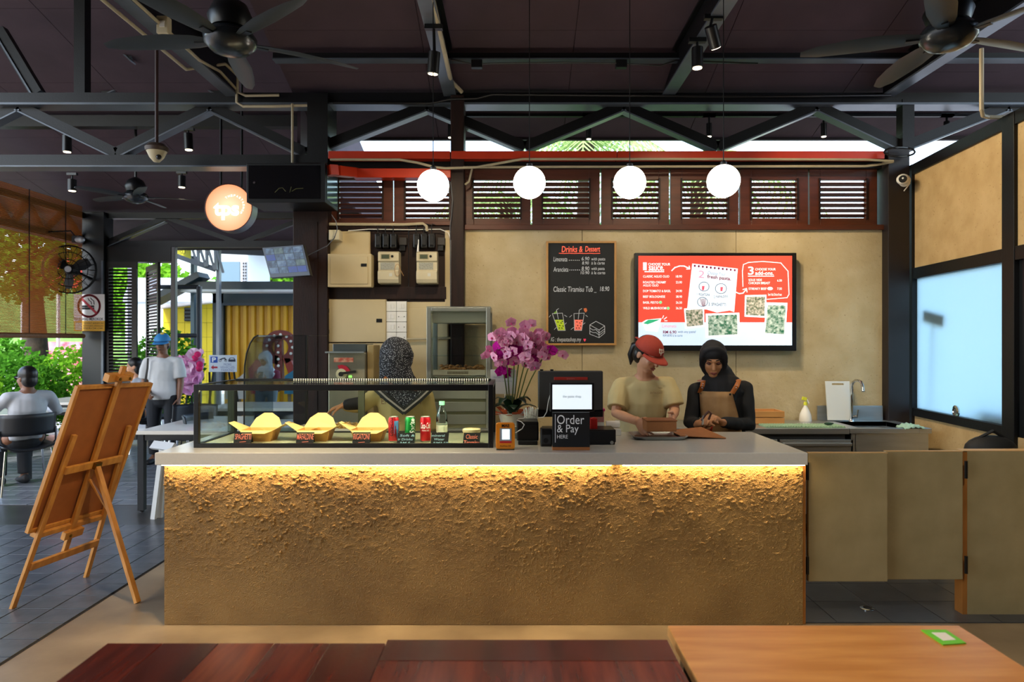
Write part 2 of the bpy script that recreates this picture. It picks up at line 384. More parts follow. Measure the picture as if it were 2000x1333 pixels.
# roof: two slopes with ceiling boards, an end board between them
def slab(name, mat, x0, x1, prof, th=.06, parent=None):
    mb = MB()
    for (ya, za), (yb, zb) in zip(prof[:-1], prof[1:]):
        mb.prism([(x0, ya, za), (x1, ya, za), (x1, yb, zb), (x0, yb, zb)], (0, 0, th))
    return mb.build(name, mat, parent)
zm = lambda y: 3.80 + .325 * (6 - y)
zl = lambda y: 4.72 - .24 * (y - 6)
cl = struct('ceiling', (0, 2, 5))
slab('roof_deck', ceil_mat, -1.95, 6.2, [(6.72, zm(6.72) + .012), (2, zm(2) + .012), (-4.5, zm(2) - 2.0)], parent=cl)
slab('roof_deck', ceil_mat, -7.3, -1.95, [(11.9, zl(11.9) + .012), (2, zl(2) + .012), (-4.5, zl(2) - 2.2)], parent=cl)
def cboard(x0, x1, ya, yb, zf):
    MB().prism([(x0 + .003, ya + .003, zf(ya)), (x1 - .003, ya + .003, zf(ya)), (x1 - .003, yb - .003, zf(yb)), (x0 + .003, yb - .003, zf(yb))], (0, 0, .012)).build('ceiling_board', ceil_mat, cl)
for i in range(5):
    for j in range(4): cboard(-1.94 + 1.22 * i, -1.94 + 1.22 * (i + 1), 4.90 + .455 * j, 4.90 + .455 * (j + 1), zm)
for i in range(5):
    for j in range(6): cboard(-8.05 + 1.22 * i, -8.05 + 1.22 * (i + 1), 5.2 + 1.11 * j, 5.2 + 1.11 * (j + 1), zl)
MB().prism([(-1.95, 11.9, 3.2), (-1.95, 11.9, zl(11.9)), (-1.95, 2, zl(2)), (-1.95, -4.5, zl(2) - 2.2), (-1.95, -4.5, 3.0), (-1.95, 2, zm(2)), (-1.95, 6.2, zm(6.2)), (-1.95, 6.2, 3.2)], (.03, 0, 0)).build('end_board', ceil_mat, cl)
bx('eave_fascia', M('fascia', '#241c1e', .6), cl, -1.95, 6.2, 6.70, 6.74, zm(6.72) - .02, zm(6.72) + .1)
bx('eave_fascia', MATS['fascia'], cl, -7.3, -1.95, 11.88, 11.92, zl(11.9) - .15, zl(11.9) + .1)
# trusses
flange = M('flange_highlight', '#59616b', .35, .2, vary=.2, vs=6)  # paler than the beams: bluish highlights put into the colour
def beam(name, p, q, wd, ht, par, mat=None):
    o = MB().bar(p, q, wd, ht).build(name, mat or black_steel, par)
    return o
tr = thing('roof_truss', 'long black steel lattice truss on top of the louvred shutters', 'truss', (0, 6.05, 3.1))
beam('top_chord', (-8, 6.02, PZ(194, 6)), (5.5, 6.02, PZ(194, 6)), .13, .085, tr)
beam('chord_flange', (-8, 6.02, PZ(207, 6)), (5.5, 6.02, PZ(207, 6)), .17, .018, tr, flange)
beam('bottom_chord', (-8, 6.02, PZ(316, 6)), (-1.62, 6.02, PZ(316, 6)), .13, .10, tr)
beam('chord_flange', (-8, 6.02, PZ(328, 6)), (-1.62, 6.02, PZ(328, 6)), .17, .012, tr, flange)
tops = [-335, 40, 413, 835, 1217, 1592, 1965]; bots = [-145, 230, 600, 1025, 1400, 1760, 2150]
for i, t in enumerate(tops):
    for b in ([bots[i]] + ([bots[i - 1]] if i else [])):
        yb = 300 if b < 610 else 288
        beam('brace', P(t, 208, 6.03), P(b, yb, 6.03), .075, .085, tr)
        a = P(t, 208, 6.03); c = P(b, yb, 6.03); n_ = V(-(c - a).z, 0, (c - a).x).normalized(); n_ = -n_ if n_.z > 0 else n_
        beam('brace_flange', a + n_ * .048, c + n_ * .048, .10, .012, tr, flange)
tb = thing('roof_truss', 'black steel truss deeper in the hall, above the far ceiling fan', 'truss', (-5, 8, 4))
beam('top_chord', (-8.5, 8, PZ(205, 8)), (-2, 8, PZ(205, 8)), .1, .09, tb); beam('bottom_chord', (-8.5, 8, PZ(239, 8)), (-2, 8, PZ(239, 8)), .12, .13, tb)
for a, b in ((-8.4, -7.5), (-7.5, -6.6), (-6.6, -5.2), (-5.2, -4.2), (-4.2, -3.1), (-3.1, -2.1)): beam('brace', (a, 8, PZ(239, 8)), ((a + b) / 2, 8, zl(8) - .06), .06, .07, tb); beam('brace', ((a + b) / 2, 8, zl(8) - .06), (b, 8, PZ(239, 8)), .06, .07, tb)
tf = thing('roof_truss', 'far black truss over the folding shutters and doorway', 'truss', (-4, 10.6, 3))
beam('bottom_chord', (-6.7, 10.6, PZ(476, 10.5)), (-1.96, 10.6, PZ(476, 10.5)), .12, .10, tf); beam('top_chord', (-8.5, 10.6, PZ(420, 10.5)), (-1.96, 10.6, PZ(420, 10.5)), .12, .09, tf)
for (a, b) in ((205, 325), (470, 325), (470, 600), (720, 600)):
    beam('brace', P(a, 476, 10.6), P(b, 425, 10.6), .06, .07, tf)
beam('brace_flange', P(205, 486, 10.55), P(325, 434, 10.55), .09, .012, tf, flange)
bx('door_header', black_steel, tf, PX(190, 10.5), PX(335, 10.5), 10.5, 10.68, PZ(512, 10.5), PZ(482, 10.5))
tl = thing('roof_truss', 'black side truss running above the bamboo blind', 'truss', (-6.6, 9, 3))
beam('bottom_chord', (-6.6, 6, PZ(470, 10.4)), (-6.6, 10.6, PZ(470, 10.4)), .1, .11, tl); beam('top_chord', (-6.6, 6, PZ(420, 10.4)), (-6.6, 10.6, PZ(420, 10.4)), .1, .09, tl)
for a, b in ((6.3, 7.2), (7.2, 8.1), (8.1, 9.0), (9.0, 9.6), (9.6, 10.5)):
    beam('brace', (-6.6, a, PZ(470, 10.4)), (-6.6, (a + b) / 2, PZ(422, 10.4)), .06, .07, tl); beam('brace', (-6.6, (a + b) / 2, PZ(422, 10.4)), (-6.6, b, PZ(470, 10.4)), .06, .07, tl)
# tie beams towards the camera and purlin
for (x, lab) in ((-.54, 'steel tie beam with a cream conduit clipped along it'), (1.36, 'steel tie beam carrying two black spotlights'), (3.28, 'steel tie beam beside the ceiling fan above the frosted window'), (-2.44, 'steel tie beam with two cream conduits and a switch box')):
    t = thing('tie_beam', lab, 'beam', (x, 3, 3.78))
    bx('web', black_steel, t, x - .02, x + .02, -2, 6, 3.72, 3.94); bx('lower_flange', flange, t, x - .055, x + .055, -2, 6, 3.705, 3.72); bx('upper_flange', black_steel, t, x - .055, x + .055, -2, 6, 3.94, 3.955)
pu = thing('purlin', 'thin black rail across the ceiling with two wired junction boxes', 'beam', (1, 5.5, 3.85))
bx('rail', black_steel, pu, -1.92, 4.2, 5.48, 5.53, PZ(117, 5.5), PZ(105, 5.5)); bx('flange', flange, pu, -1.92, 4.2, 5.46, 5.55, PZ(119.5, 5.5), PZ(117, 5.5))
for a in (920, 1203):
    pbox('junction_box', black_plastic, pu, a, a + 22, 116, 131, 5.44, .05, .004)
MB().tube([P(a, b, 5.45) for a, b in ((880, 116), (925, 126), (960, 124), (1100, 122), (1200, 124), (1290, 128), (1320, 118), (1480, 124))], .006, 6).build('cable', black_plastic, pu, smooth=True)
kp = thing('king_post', 'black vertical steel post standing on the truss at the open side', 'post', P(157, 186, 6))
bx('shaft', black_steel, kp, PX(147, 6), PX(168, 6), 5.98, 6.07, PZ(186, 6), zl(6.05) - .01); bx('foot_plate', black_steel, kp, PX(135, 6), PX(180, 6), 5.97, 6.08, PZ(187, 6), PZ(183, 6))
for (a, b, c, d, Yb, lab) in ((170, 25, 260, 110, 7, 'black roof strut falling away from the king post'), (75, 185, 0, 60, 6.2, 'steep black roof strut at the edge of the hall, beyond the king post'), (200, 180, 330, 120, 7.6, 'black roof strut rising behind the dome camera rod'), (330, 120, 440, 185, 7.6, 'black roof strut falling behind the ceiling fan')):
    t = thing('roof_strut', lab, 'strut', P(a, b, Yb), 'slanting struts under the hall roof')
    beam('web', P(a, b, Yb), P(c, d, Yb), .07, .11, t); beam('flange', P(a, b, Yb) + V(0, 0, -.065), P(c, d, Yb) + V(0, 0, -.065), .1, .014, t, flange)
# orange trunking and cream conduits on the back wall
ot = thing('cable_trunking', 'long orange metal cable trunking along the foot of the truss', 'trunking', P(1200, 303, 5.88))
for (a, b) in ((641, 879), (881, 1205), (1206, 1728)): pbox('section', orange_paint, ot, a, b, 295, 310, 5.88, .1, .003)
o2 = thing('cable_trunking', 'short orange trunking with a forward bend beside the black cabinet', 'trunking', P(760, 337, 5.86))
pbox('section', orange_paint, o2, 690, 880, 329, 347, 5.86, .12, .003); a, b = P(690, 338, 5.9), P(655, 334, 5.6)
MB().bar(a, b, .1, .08).build('elbow', orange_paint, o2); MB().bar(b, P(640, 333, 5.55), .1, .08).build('stub', orange_paint, o2)
def conduit(label, pts, r=.011, name='conduit', mat=None, group=None):
    o = MB().tube(pts, r, 8).build(name, mat or conduit_mat, None, smooth=True); return tag(o, label, 'conduit', group)
conduit('cream conduit swooping below the long orange trunking', [P(a, b, 5.84) for a, b in ((645, 312), (780, 312), (815, 318), (850, 327), (870, 329), (930, 327), (975, 319), (1020, 311), (1100, 311), (1400, 311), (1690, 312), (1745, 315))])
conduit('straight cream conduit just above the louvred shutters', [P(a, b, 5.90) for a, b in ((905, 327), (1100, 326), (1690, 325), (1720, 321), (1745, 316))])
conduit('short hooked cream conduit at the end of the first louvre', [P(a, b, 5.93) for a, b in ((922, 330), (919, 342), (916, 355), (908, 361))], .009)
conduit('cream conduit running down the tie beam over the counter', [V(-.50, 3.2, 3.73), V(-.50, 4.4, 3.72), V(-.50, 5.5, 3.70), P(883, 160, 5.8), P(902, 180, 5.9)], .017)
conduit('cream conduit dropping from ceiling to the frosted window wall', [P(1917, 95, 4.6), P(1917, 215, 4.6), P(1920, 226, 4.62), P(1930, 229, 4.7), P(2010, 230, 4.7)], .014)
conduit('cream conduit along the tie beam bending onto the truss', [V(-2.38, 4.2, 3.72), V(-2.38, 5.2, 3.71), P(430, 140, 5.6), P(462, 175, 5.9), P(462, 200, 5.93), P(475, 208, 5.93), P(540, 208, 5.93), P(600, 206, 5.93), P(612, 215, 5.93), P(612, 318, 5.93)], .012)
conduit('second cream conduit beside it ending at the truss', [V(-2.53, 4.2, 3.68), V(-2.53, 5.3, 3.68), P(440, 125, 5.7), P(464, 148, 5.85), P(464, 180, 5.9), P(480, 187, 5.9), P(545, 186, 5.9)], .012)
conduit('upright cream conduit in front of the steel post beside the black cabinet', [P(571, 203, 5.92), P(571, 318, 5.92)], .011)
conduit('dark pipe lying along the truss above the plaster wall', [P(a, b, 5.9) for a, b in ((650, 201), (840, 202), (880, 194), (930, 193), (960, 185), (1200, 187), (1500, 189), (1740, 186))], .011, mat=black_plastic, name='pipe')
ib = thing('isolator_box', 'small cream isolator box under the tie beam by the ceiling fan', 'box', P(315, 48, 4.6)); pbox('body', cream_plastic, ib, 305, 327, 30, 64, 4.6, .06, .004); pbox('switch', white_plastic, ib, 311, 321, 40, 52, 4.595, .006)
tag(MB().tube([P(1757 + 30 * math.cos(t * .35), 297 + 9 * math.sin(t * .35), 5.80 + .02 * math.sin(t)) for t in range(60)], .008, 6).build('cable_coil', black_plastic, None, smooth=True), 'coiled black cable at the top of the corner column', 'cable')

# unseen hall walls behind the camera, added to block sky light
dwall = M('hall_wall', '#4a3a30', .7, vary=.2, vs=3)
tag(bx('wall_front_added', dwall, None, -7.3, 6.2, -4.6, -4.45, 0, 4.9), kind='structure')
tag(bx('wall_right_rear_added', dwall, None, 3.6, 3.7, -4.45, 3.2, 0, 4.9), kind='structure')
# left side: blind, column, shutters
bl = thing('bamboo_blind', 'brown bamboo roll-up blind hanging over the garden side', 'blind', (-6.52, 9.5, 1.63))
reed = translucent('bamboo_reed', '#c48c54', .5)
mb = MB(); z = 1.68; 
while z < 3.62:
    mb.tube([(-6.52, 8.2, z), (-6.52, 10.35, z)], .0075, 4, cap=False); z += .0185
tag(mb.build('reeds', reed, bl), kind='stuff')
MB().tube([(-6.5, 8.2, 1.645), (-6.5, 10.35, 1.645)], .035, 10).build('rolled_hem', M('bamboo_roll', '#7a4f2c', .6, vary=.3, vs=30), bl, smooth=True)
for y in (8.5, 9.2, 9.95): MB().tube([(-6.505, y, 1.63), (-6.505, y, 3.62)], .006, 5).build('cord', black_matte, bl)
lc = column('steel_column', 'dark steel column carrying the no-smoking sign', 160, 203, 10.45, 10.7, PZ(415, 10.5), M('dark_column_far', '#0c0d10', .45, vary=.3, vs=4))
bx('edge_strip', flange, lc, PX(199, 10.44), PX(203, 10.44), 10.42, 10.45, 0, 2.8)
def shutter(name, label, A, B, z0, z1, n, mat, grp=None):
    A = Vector(A); B = Vector(B); d = (B - A).normalized(); nn = V(-d.y, d.x, 0); L = (B - A).length
    o = thing(name, label, 'shutter', (A + B) / 2 + V(0, 0, z0), grp); s = .075
    for p in (A + d * s / 2, B - d * s / 2): MB().bar(p + V(0, 0, z0), p + V(0, 0, z1), s, .04, up=nn).build('stile', mat, o)
    for (za, zb) in ((z0, z0 + .12), (z1 - .09, z1), ((z0 + z1) / 2 - .52, (z0 + z1) / 2 - .44)):
        MB().bar(A + d * s + V(0, 0, (za + zb) / 2), B - d * s + V(0, 0, (za + zb) / 2), .04, zb - za).build('rail', mat, o)
    for k in range(n):
        zc = z0 + .14 + (z1 - .1 - z0 - .14) * (k + .5) / n; p = A + d * s + V(0, 0, zc); q = B - d * s + V(0, 0, zc); m = (p + q) / 2
        MB().frame(m, d * (L / 2 - s), nn * .014 + V(0, 0, .013), V(0, 0, .0035)).build('slat', mat, o)
    return o
shut = M('shutter_paint', '#150f0e', .45, vary=.2, vs=5)
shutter('folding_shutter', 'closed dark louvred shutter leaf beside the no-smoking column', (PX(204, 10.5), 10.5, 0), (PX(268, 10.5), 10.5, 0), .05, PZ(512, 10.5), 50, shut)
shutter('folding_shutter', 'half-open louvred shutter leaf behind the person in the blue cap', (PX(311, 10.55), 10.55, 0), (PX(287, 11.3), 11.3, 0), .05, PZ(512, 10.5), 50, shut)
dp = column('door_post', 'slim steel door post behind the person in the blue cap', 333, 342, 10.5, 10.58, PZ(482, 10.5), M('post_paint', '#3a383d', .4))
bx('base_plate', black_steel, dp, PX(330, 10.5), PX(345, 10.5), 10.48, 10.6, 0, .012)
# ================================================================ SERVICE COUNTER
CT = .9635                                  # worktop height
CY0, CY1 = 3.767, 4.56
cx0, cx1 = PX(321, CY0), PX(1568, CY0)
stucco = M('stucco', '#9c783e', .62, c2='#85632e', vs=3, bump=1.0, bs=170)
ct = thing('service_counter', 'long counter body with rough mustard stucco front', 'counter', (0, 4.15, 0))
NX, NZ = 880, 215
vs, fs = [], []
for j in range(NZ + 1):
    z = .005 + (.885 - .005) * j / NZ
    for i in range(NX + 1):
        x = cx0 + (cx1 - cx0) * i / NX; t = z / .885
        dens = noise.noise((x * 1.3, z * 1.6, 3)) * .45 + (t - .32) * 1.45 + (.25 if x < -1.2 else 0)
        dens = max(0, min(1, dens)); n1 = noise.noise((x * 38, z * 52, 1)); n2 = noise.noise((x * 85, z * 105, 5)); n3 = noise.noise((x * 9, z * 11, 9))
        rid = max(0, n1 * .75 + n2 * .45 + n3 * .4 - .16) * dens
        spot = max(0, n2 - .36) * (.45 + .55 * dens) * 1.3
        h = min(.016, rid * .017 + spot * .014 + n2 * .0011 * dens + n1 * .0006)
        vs.append((x, CY0 - h, z))
for j in range(NZ):
    for i in range(NX):
        a = j * (NX + 1) + i; fs.append((a, a + 1, a + NX + 2, a + NX + 1))
mb = MB(); mb.add(vs, fs); o = mb.build('stucco_front', stucco, ct, smooth=180)
bx('body', stucco, ct, cx0, cx1, CY0 + .001, CY1 - .06, 0, .885)
bx('edge_board', M('raw_edge', '#a86c2c', .6, vary=.2), ct, cx1, cx1 + .02, CY0 + .01, CY0 + .14, 0, .885)
top = thing('worktop', 'pale grey stone worktop of the long service counter', 'worktop', (0, 4.1, .9))
bx('slab', quartz, top, PX(302, 3.7), PX(1578, 3.7), 3.7, CY1, .8965, CT, .004)
for (a, b) in ((323, 1192), (1214, 1566)):
    s = thing('led_strip', 'warm glowing LED strip under the %s length of worktop edge' % ('longer' if a < 400 else 'shorter'), 'light strip', (PX((a + b) / 2, 3.74), 3.74, .889))
    bx('channel', alu, s, PX(a, CY0), PX(b, CY0), 3.722, 3.762, .8935, .8965)
    bx('diffuser', led_warm, s, PX(a, CY0), PX(b, CY0), 3.728, 3.756, .8895, .8935)
# swing gates and low wall
gate_m = M('gate_board', '#a08e66', .7, c2='#92815a', vs=6, bump=.2, bs=50)
hinge_m = M('hinge', '#3a3a3a', .3, .9)
def gate(label, px0, px1, py0, py1, Y, th, hinges):
    g = thing('swing_gate', label, 'gate', P((px0 + px1) / 2, py1, Y)); pbox('leaf', gate_m, g, px0, px1, py0, py1, Y, th, .004)
    bx('top_edge', M('gate_edge', '#c9a066', .6), g, PX(px0, Y), PX(px1, Y), Y, Y + th, PZ(py0, Y), PZ(py0, Y) + .004)
    for (hx, hy) in hinges:
        MB().tube([P(hx, hy - 17, Y - .012), P(hx, hy + 17, Y - .012)], .009, 8).build('hinge', hinge_m, g, smooth=True)
    return g
gate('mustard swing gate leaf hinged to the counter end', 1579, 1734, 886, 1137, 3.82, .03, [(1577, 921), (1577, 1105)])
gate('mustard swing gate leaf overlapping behind the other, hinged to the low wall', 1731, 1881, 883, 1133, 3.875, .03, [(1887, 918), (1887, 1104)])
lw = thing('low_wall', 'low mustard wall panel standing on the floor beside the swing gate', 'wall panel', P(1950, 1203, 3.9))
bx('panel', gate_m, lw, PX(1889, 3.9), 3.6, 3.9, 3.97, 0, PZ(882, 3.9), .003); bx('raw_end', M('raw_edge', '#a86c2c', .6), lw, PX(1880, 3.9), PX(1889, 3.9), 3.9, 3.97, 0, PZ(884, 3.9)); bx('top_edge', MATS['gate_edge'], lw, PX(1882, 3.9), 3.6, 3.9, 3.97, PZ(882, 3.9), PZ(882, 3.9) + .004)

# ---------------------------------------------------------------- display case on the counter
X0, X1, Y0, Y1, Z0, Z1 = -1.806, -.107, 3.87, 4.42, CT, 1.322
dc = thing('display_case', 'low black-framed glass display case on the worktop', 'display case', ((X0 + X1) / 2, (Y0 + Y1) / 2, Z0)); t = .028
for (x, y) in ((X0, Y0), (X1 - t, Y0), (X0, Y1 - t), (X1 - t, Y1 - t)): bx('post', black_plastic, dc, x, x + t, y, y + t, Z0, Z1, .002)
for y in (Y0, Y1 - t):
    bx('bottom_rail', black_plastic, dc, X0 + t, X1 - t, y, y + t, Z0, Z0 + .024, .002)
    bx('top_rail', black_plastic, dc, X0 + t, X1 - t, y, y + t, Z1 - (.034 if y == Y0 else .016), Z1 + (0 if y == Y0 else .005), .002)
for x in (X0, X1 - t):
    bx('side_rail', black_plastic, dc, x, x + t, Y0 + t, Y1 - t, Z1 - .02, Z1, .002); bx('side_rail', black_plastic, dc, x, x + t, Y0 + t, Y1 - t, Z0, Z0 + .02, .002)
bx('deck', M('case_deck', '#c3c6a4', .22), dc, X0 + t, X1 - t, Y0 + t, Y1 - t, Z0 + .006, Z0 + .016)
DZ = Z0 + .016
bx('pane', glass, dc, X0 + t, X1 - t, Y0 + .012, Y0 + .016, Z0 + .02, Z1 - .03)
bx('pane', glass, dc, X0 + .012, X0 + .016, Y0 + t, Y1 - t, Z0 + .02, Z1 - .02); bx('pane', glass, dc, X1 - .016, X1 - .012, Y0 + t, Y1 - t, Z0 + .02, Z1 - .02)
bx('top_pane', glass, dc, X0 + t, X1 - t, Y0 + t, Y1 - t, Z1 - .008, Z1 - .003)
for x in (PX(446, 4.4), PX(700, 4.4)): bx('rear_mullion', M('olive_frame', '#3f4433', .4, .3), dc, x, x + .04, Y1 - .03, Y1 - .01, Z0 + .02, Z1 - .016)
bx('led_bar', M('led_bar_glow', (1, .88, .6, 1), emit=85), dc, X0 + t, X1 - t, Y0 + .03, Y0 + .04, Z1 - .034, Z1 - .03)
dme = None
for k in range(84):
    x = PX(575, 4.4) + (X1 - .05 - PX(575, 4.4)) * k / 83
    if dme is None: d0 = MB().box(-.003, .003, -.002, 0, -.002, .002).build('led', led_dot, dc, local=True); dme = d0
    else: d0 = dme.copy(); col.objects.link(d0); d0.parent = dc
    d0.location = V(x, Y1 - t - .0005, Z1 + .002) - dc.location
# boxes
kraft_in = M('kraft_in', '#e9c983', .6, vary=.06, vs=20); kraft_out = M('kraft_out', '#d8a050', .6, vary=.06, vs=20)
pasta_m = M('fresh_pasta', '#e3b45c', .5, vary=.25, vs=40)
cards = {'SPAGHETTI': 475, 'MAFALDINE': 596, 'RIGATONI': 706}
def takeaway(px, label, kind):
    c = V(PX(px, 4.07), 4.07, DZ); o = thing('takeaway_box', label, 'food box', c, 'open takeaway boxes in the display case')
    w, d, h, e = .075, .06, .065, .02
    b = [c + V(-w, -d, 0), c + V(w, -d, 0), c + V(w, d, 0), c + V(-w, d, 0)]; tt = [c + V(-w - e, -d - e, h), c + V(w + e, -d - e, h), c + V(w + e, d + e, h), c + V(-w - e, d + e, h)]
    MB().prism(b, V(0, 0, .002)).build('base', kraft_out, o)
    for i in range(4):
        j = (i + 1) % 4; n_ = ((b[j] - b[i]).cross(tt[i] - b[i])).normalized() * -.0015
        MB().prism([b[i], b[j], tt[j], tt[i]], n_).build('side', kraft_out, o)
    # flaps: front low, sides out, back standing with peaked lid
    MB().prism([tt[0], tt[1], tt[1] + V(-.03, -.045, -.012), tt[0] + V(.03, -.045, -.012)], (0, 0, .002)).build('flap', kraft_in, o)
    MB().prism([tt[0], tt[0] + V(-.07, .01, .045), tt[3] + V(-.085, -.03, .04), tt[3]], (0, .0, .002)).build('flap', kraft_in, o)
    MB().prism([tt[1], tt[1] + V(.07, .01, .04), tt[2] + V(.085, -.03, .035), tt[2]], (0, .0, .002)).build('flap', kraft_in, o)
    MB().prism([tt[3] + V(-.005, 0, 0), tt[2] + V(.005, 0, 0), tt[2] + V(-.025, .03, .055), tt[2] + V(-.07, .04, .085), tt[3] + V(.07, .04, .085), tt[3] + V(.025, .03, .055)], (0, .002, 0)).build('lid', kraft_in, o)
    mb = MB(); rnd = random.Random(px)
    for k in range(26):
        a = rnd.random() * 6.28; r = rnd.random() * .05; z = .03 + .03 * rnd.random() * (1 - r / .06)
        if kind == 'rig': mb.tube([c + V(r * math.cos(a), r * math.sin(a), z), c + V(r * math.cos(a) + .02 * math.cos(a * 3), r * math.sin(a) + .02 * math.sin(a * 3), z + .004)], .008, 7)
        else: mb.tube([c + V(math.cos(q * .7 + a) * (r * .6 + .012), math.sin(q * .7 + a) * (r * .6 + .012) , z + q * .002) for q in range(9)], .0022 if kind == 'spa' else (.007, .0015), 5)
    tag(mb.build('pasta', pasta_m, o, smooth=True), kind='stuff')
takeaway(510, 'open kraft takeaway box behind the SPAGHETTI card', 'spa'); takeaway(618, 'open kraft takeaway box behind the MAFALDINE card', 'maf'); takeaway(722, 'open kraft takeaway box behind the RIGATONI card', 'rig')
card_m = M('card_black', '#17181a', .6); chalk_o = M('marker_orange', '#ff8a70', .6, emit=.25); chalk_w = M('chalk_white', '#d8dcdc', .8, emit=.1); chalk_b = M('marker_blue', '#bfe6f2', .6, emit=.12)
def card(px0, px1, py0, py1, lines, mat, label):
    Y = 3.935; o = thing('price_card', label, 'card', P((px0 + px1) / 2, py1, Y)); o.location.z = DZ
    A, B, C_, D = P(px0 + 2, py0, Y + .012), P(px1, py0, Y + .012), P(px1 - 2, py1, Y), P(px0, py1, Y); C_.z = D.z = DZ
    MB().prism([A, B, C_, D], (0, .003, 0)).build('card', card_m, o)
    MB().prism([A + V(.005, 0, 0), B - V(.005, 0, 0), V(C_.x - .005, Y + .05, DZ), V(D.x + .005, Y + .05, DZ)], (0, .002, 0)).build('rear_stay', card_m, o)
    n = len(lines); hh = (py1 - py0 - 4) / n
    if n == 1: hh = 14; stroke([((px0 + px1) / 2 - 6, py1 - 6), ((px0 + px1) / 2 + 6, py1 - 7)], Y - .001, mat, o, .003, 'underline')
    for i, (s, a, b) in enumerate(lines): txt(s, a, b, py0 + 3 + i * hh, py0 + 1 + (i + 1) * hh - 1, Y - .001 , mat, o, shear=.15, bold=.008)
card(456, 492, 845, 870, [('SPAGHETTI', 459, 491)], chalk_o, 'small black card lettered SPAGHETTI')
card(578, 614, 845, 870, [('MAFALDINE', 580, 613)], chalk_o, 'small black card lettered MAFALDINE')
card(688, 724, 845, 871, [('RIGATONI', 690, 722)], chalk_o, 'small black card lettered RIGATONI')
card(775, 811, 846, 872, [('Soft &', 781, 810), ('ir Drinks', 777, 806), ('RM 5', 781, 801)], chalk_b, 'small black card priced for soft drinks')
card(841, 877, 846, 872, [('mineral', 843, 869), ('Water', 848, 868), ('RM3.50', 846, 875)], chalk_b, 'small black card priced for mineral water')
card(904, 939, 846, 873, [('Classic', 910, 933), ('Tiramisu', 906, 936)], chalk_o, 'small black card lettered Classic Tiramisu')
def can(px, label, colr, extra):
    c = V(PX(px, 4.0), 4.0, DZ); o = thing('drink_can', label, 'can', c, 'drink cans in the display case')
    m = M('can_' + colr, colr, .3, .3)
    MB().lathe([(0, 0), (.024, 0), (.031, .009), (.031, .132), (.026, .145), (0, .145)], c, 24).build('body', m, o, smooth=50)
    MB().lathe([(.0, 0), (.0262, 0), (.0262, .003), (.023, .003), (.022, .0005), (0, .0005)], c + V(0, 0, .145), 20).build('lid', alu, o, smooth=50)
    MB().lathe([(.0, -.001), (.025, -.001), (.031, .009), (0, .009)], c, 20).build('base_rim', alu, o, smooth=50); return o
def wrap(o, c, r):
    """bend flat lettering around a can"""
    for v in o.data.vertices:
        x = v.co.x; a = x / r; v.co.x = r * math.sin(a); v.co.y = -r * math.cos(a)
k = can(769, 'red and blue drink can beside the soft drinks card', '#c01f2a', 0)
mb = MB()
for i in range(14):
    a = .25 + i * .07; mb.prism([k.location + V(.0314 * math.sin(a), -.0314 * math.cos(a), .05 + .05 * math.sin(i * .5)), k.location + V(.0314 * math.sin(a + .07), -.0314 * math.cos(a + .07), .05 + .05 * math.sin(i * .5)), k.location + V(.0314 * math.sin(a + .07), -.0314 * math.cos(a + .07), .125), k.location + V(.0314 * math.sin(a), -.0314 * math.cos(a), .125)], (0, -.0006, 0))
mb.build('blue_swirl', M('can_blue', '#4f86b8', .35), k)
l = txt('Coca-Cola', 755, 795, 838, 848, 3.968, black_matte, k, shear=.3)
for v in l.data.vertices: # turn the wordmark to run up the can
    x, z = v.co.x - .006, v.co.z - .065; v.co.x, v.co.z = -z * .9 - .012, .075 + x * .9
wrap(l, None, .0316)
k = can(801, 'green drink can behind the soft drinks card', '#17903c', 0)
l = txt('Sprite', 786, 815, 838, 852, 3.968, M('can_white', '#f2f2ee', .4), k, shear=.2, bold=.02)
for v in l.data.vertices:
    x, z = v.co.x + .001, v.co.z - .088; v.co.x, v.co.z = -z * 1.0 - .006, .09 + x * 1.0
wrap(l, None, .0316)
k = can(831, 'plain red drink can with white script between the two blue-lettered cards', '#cf1322', 0)
wrap(txt('Coca-Cola', 820, 842, 826, 838, 3.968, MATS['can_white'], k, shear=.35, bold=.015), None, .0316); wrap(txt('ORIGINAL TASTE', 823, 839, 840, 843, 3.968, MATS['can_white'], k), None, .0316)
c = V(PX(863, 4.03), 4.03, DZ); k = thing('water_bottle', 'clear plastic water bottle with a mint cap in the display case', 'bottle', c)
MB().lathe([(0, 0), (.03, 0), (.033, .01), (.033, .09), (.035, .12), (.033, .15), (.024, .18), (.013, .205), (.013, .215), (0, .215)], c).build('body', plastic_clear, k, smooth=60)
MB().lathe([(0.0, .0), (.0335, .0), (.0335, .045), (0, .045)], c + V(0, 0, .055)).build('label_band', M('pale_label', '#dfe8c8', .5), k, smooth=40); MB().lathe([(0, 0), (.0165, 0), (.0165, .022), (0, .022)], c + V(0, 0, .213)).build('cap', M('mint', '#7fd6a8', .4), k, smooth=40)
c = V(PX(921, 4.0), 4.0, DZ); k = thing('dessert_tub', 'cream dessert tub behind the Classic Tiramisu card', 'tub', c)
MB().lathe([(0, 0), (.042, 0), (.05, .06), (0, .06)], c).build('tub', M('cream_tub', '#d9b97a', .5), k, smooth=40); MB().lathe([(0, 0), (.053, 0), (.053, .014), (.048, .017), (0, .017)], c + V(0, 0, .06)).build('lid', M('cream_lid', '#ead7a2', .4), k, smooth=40)

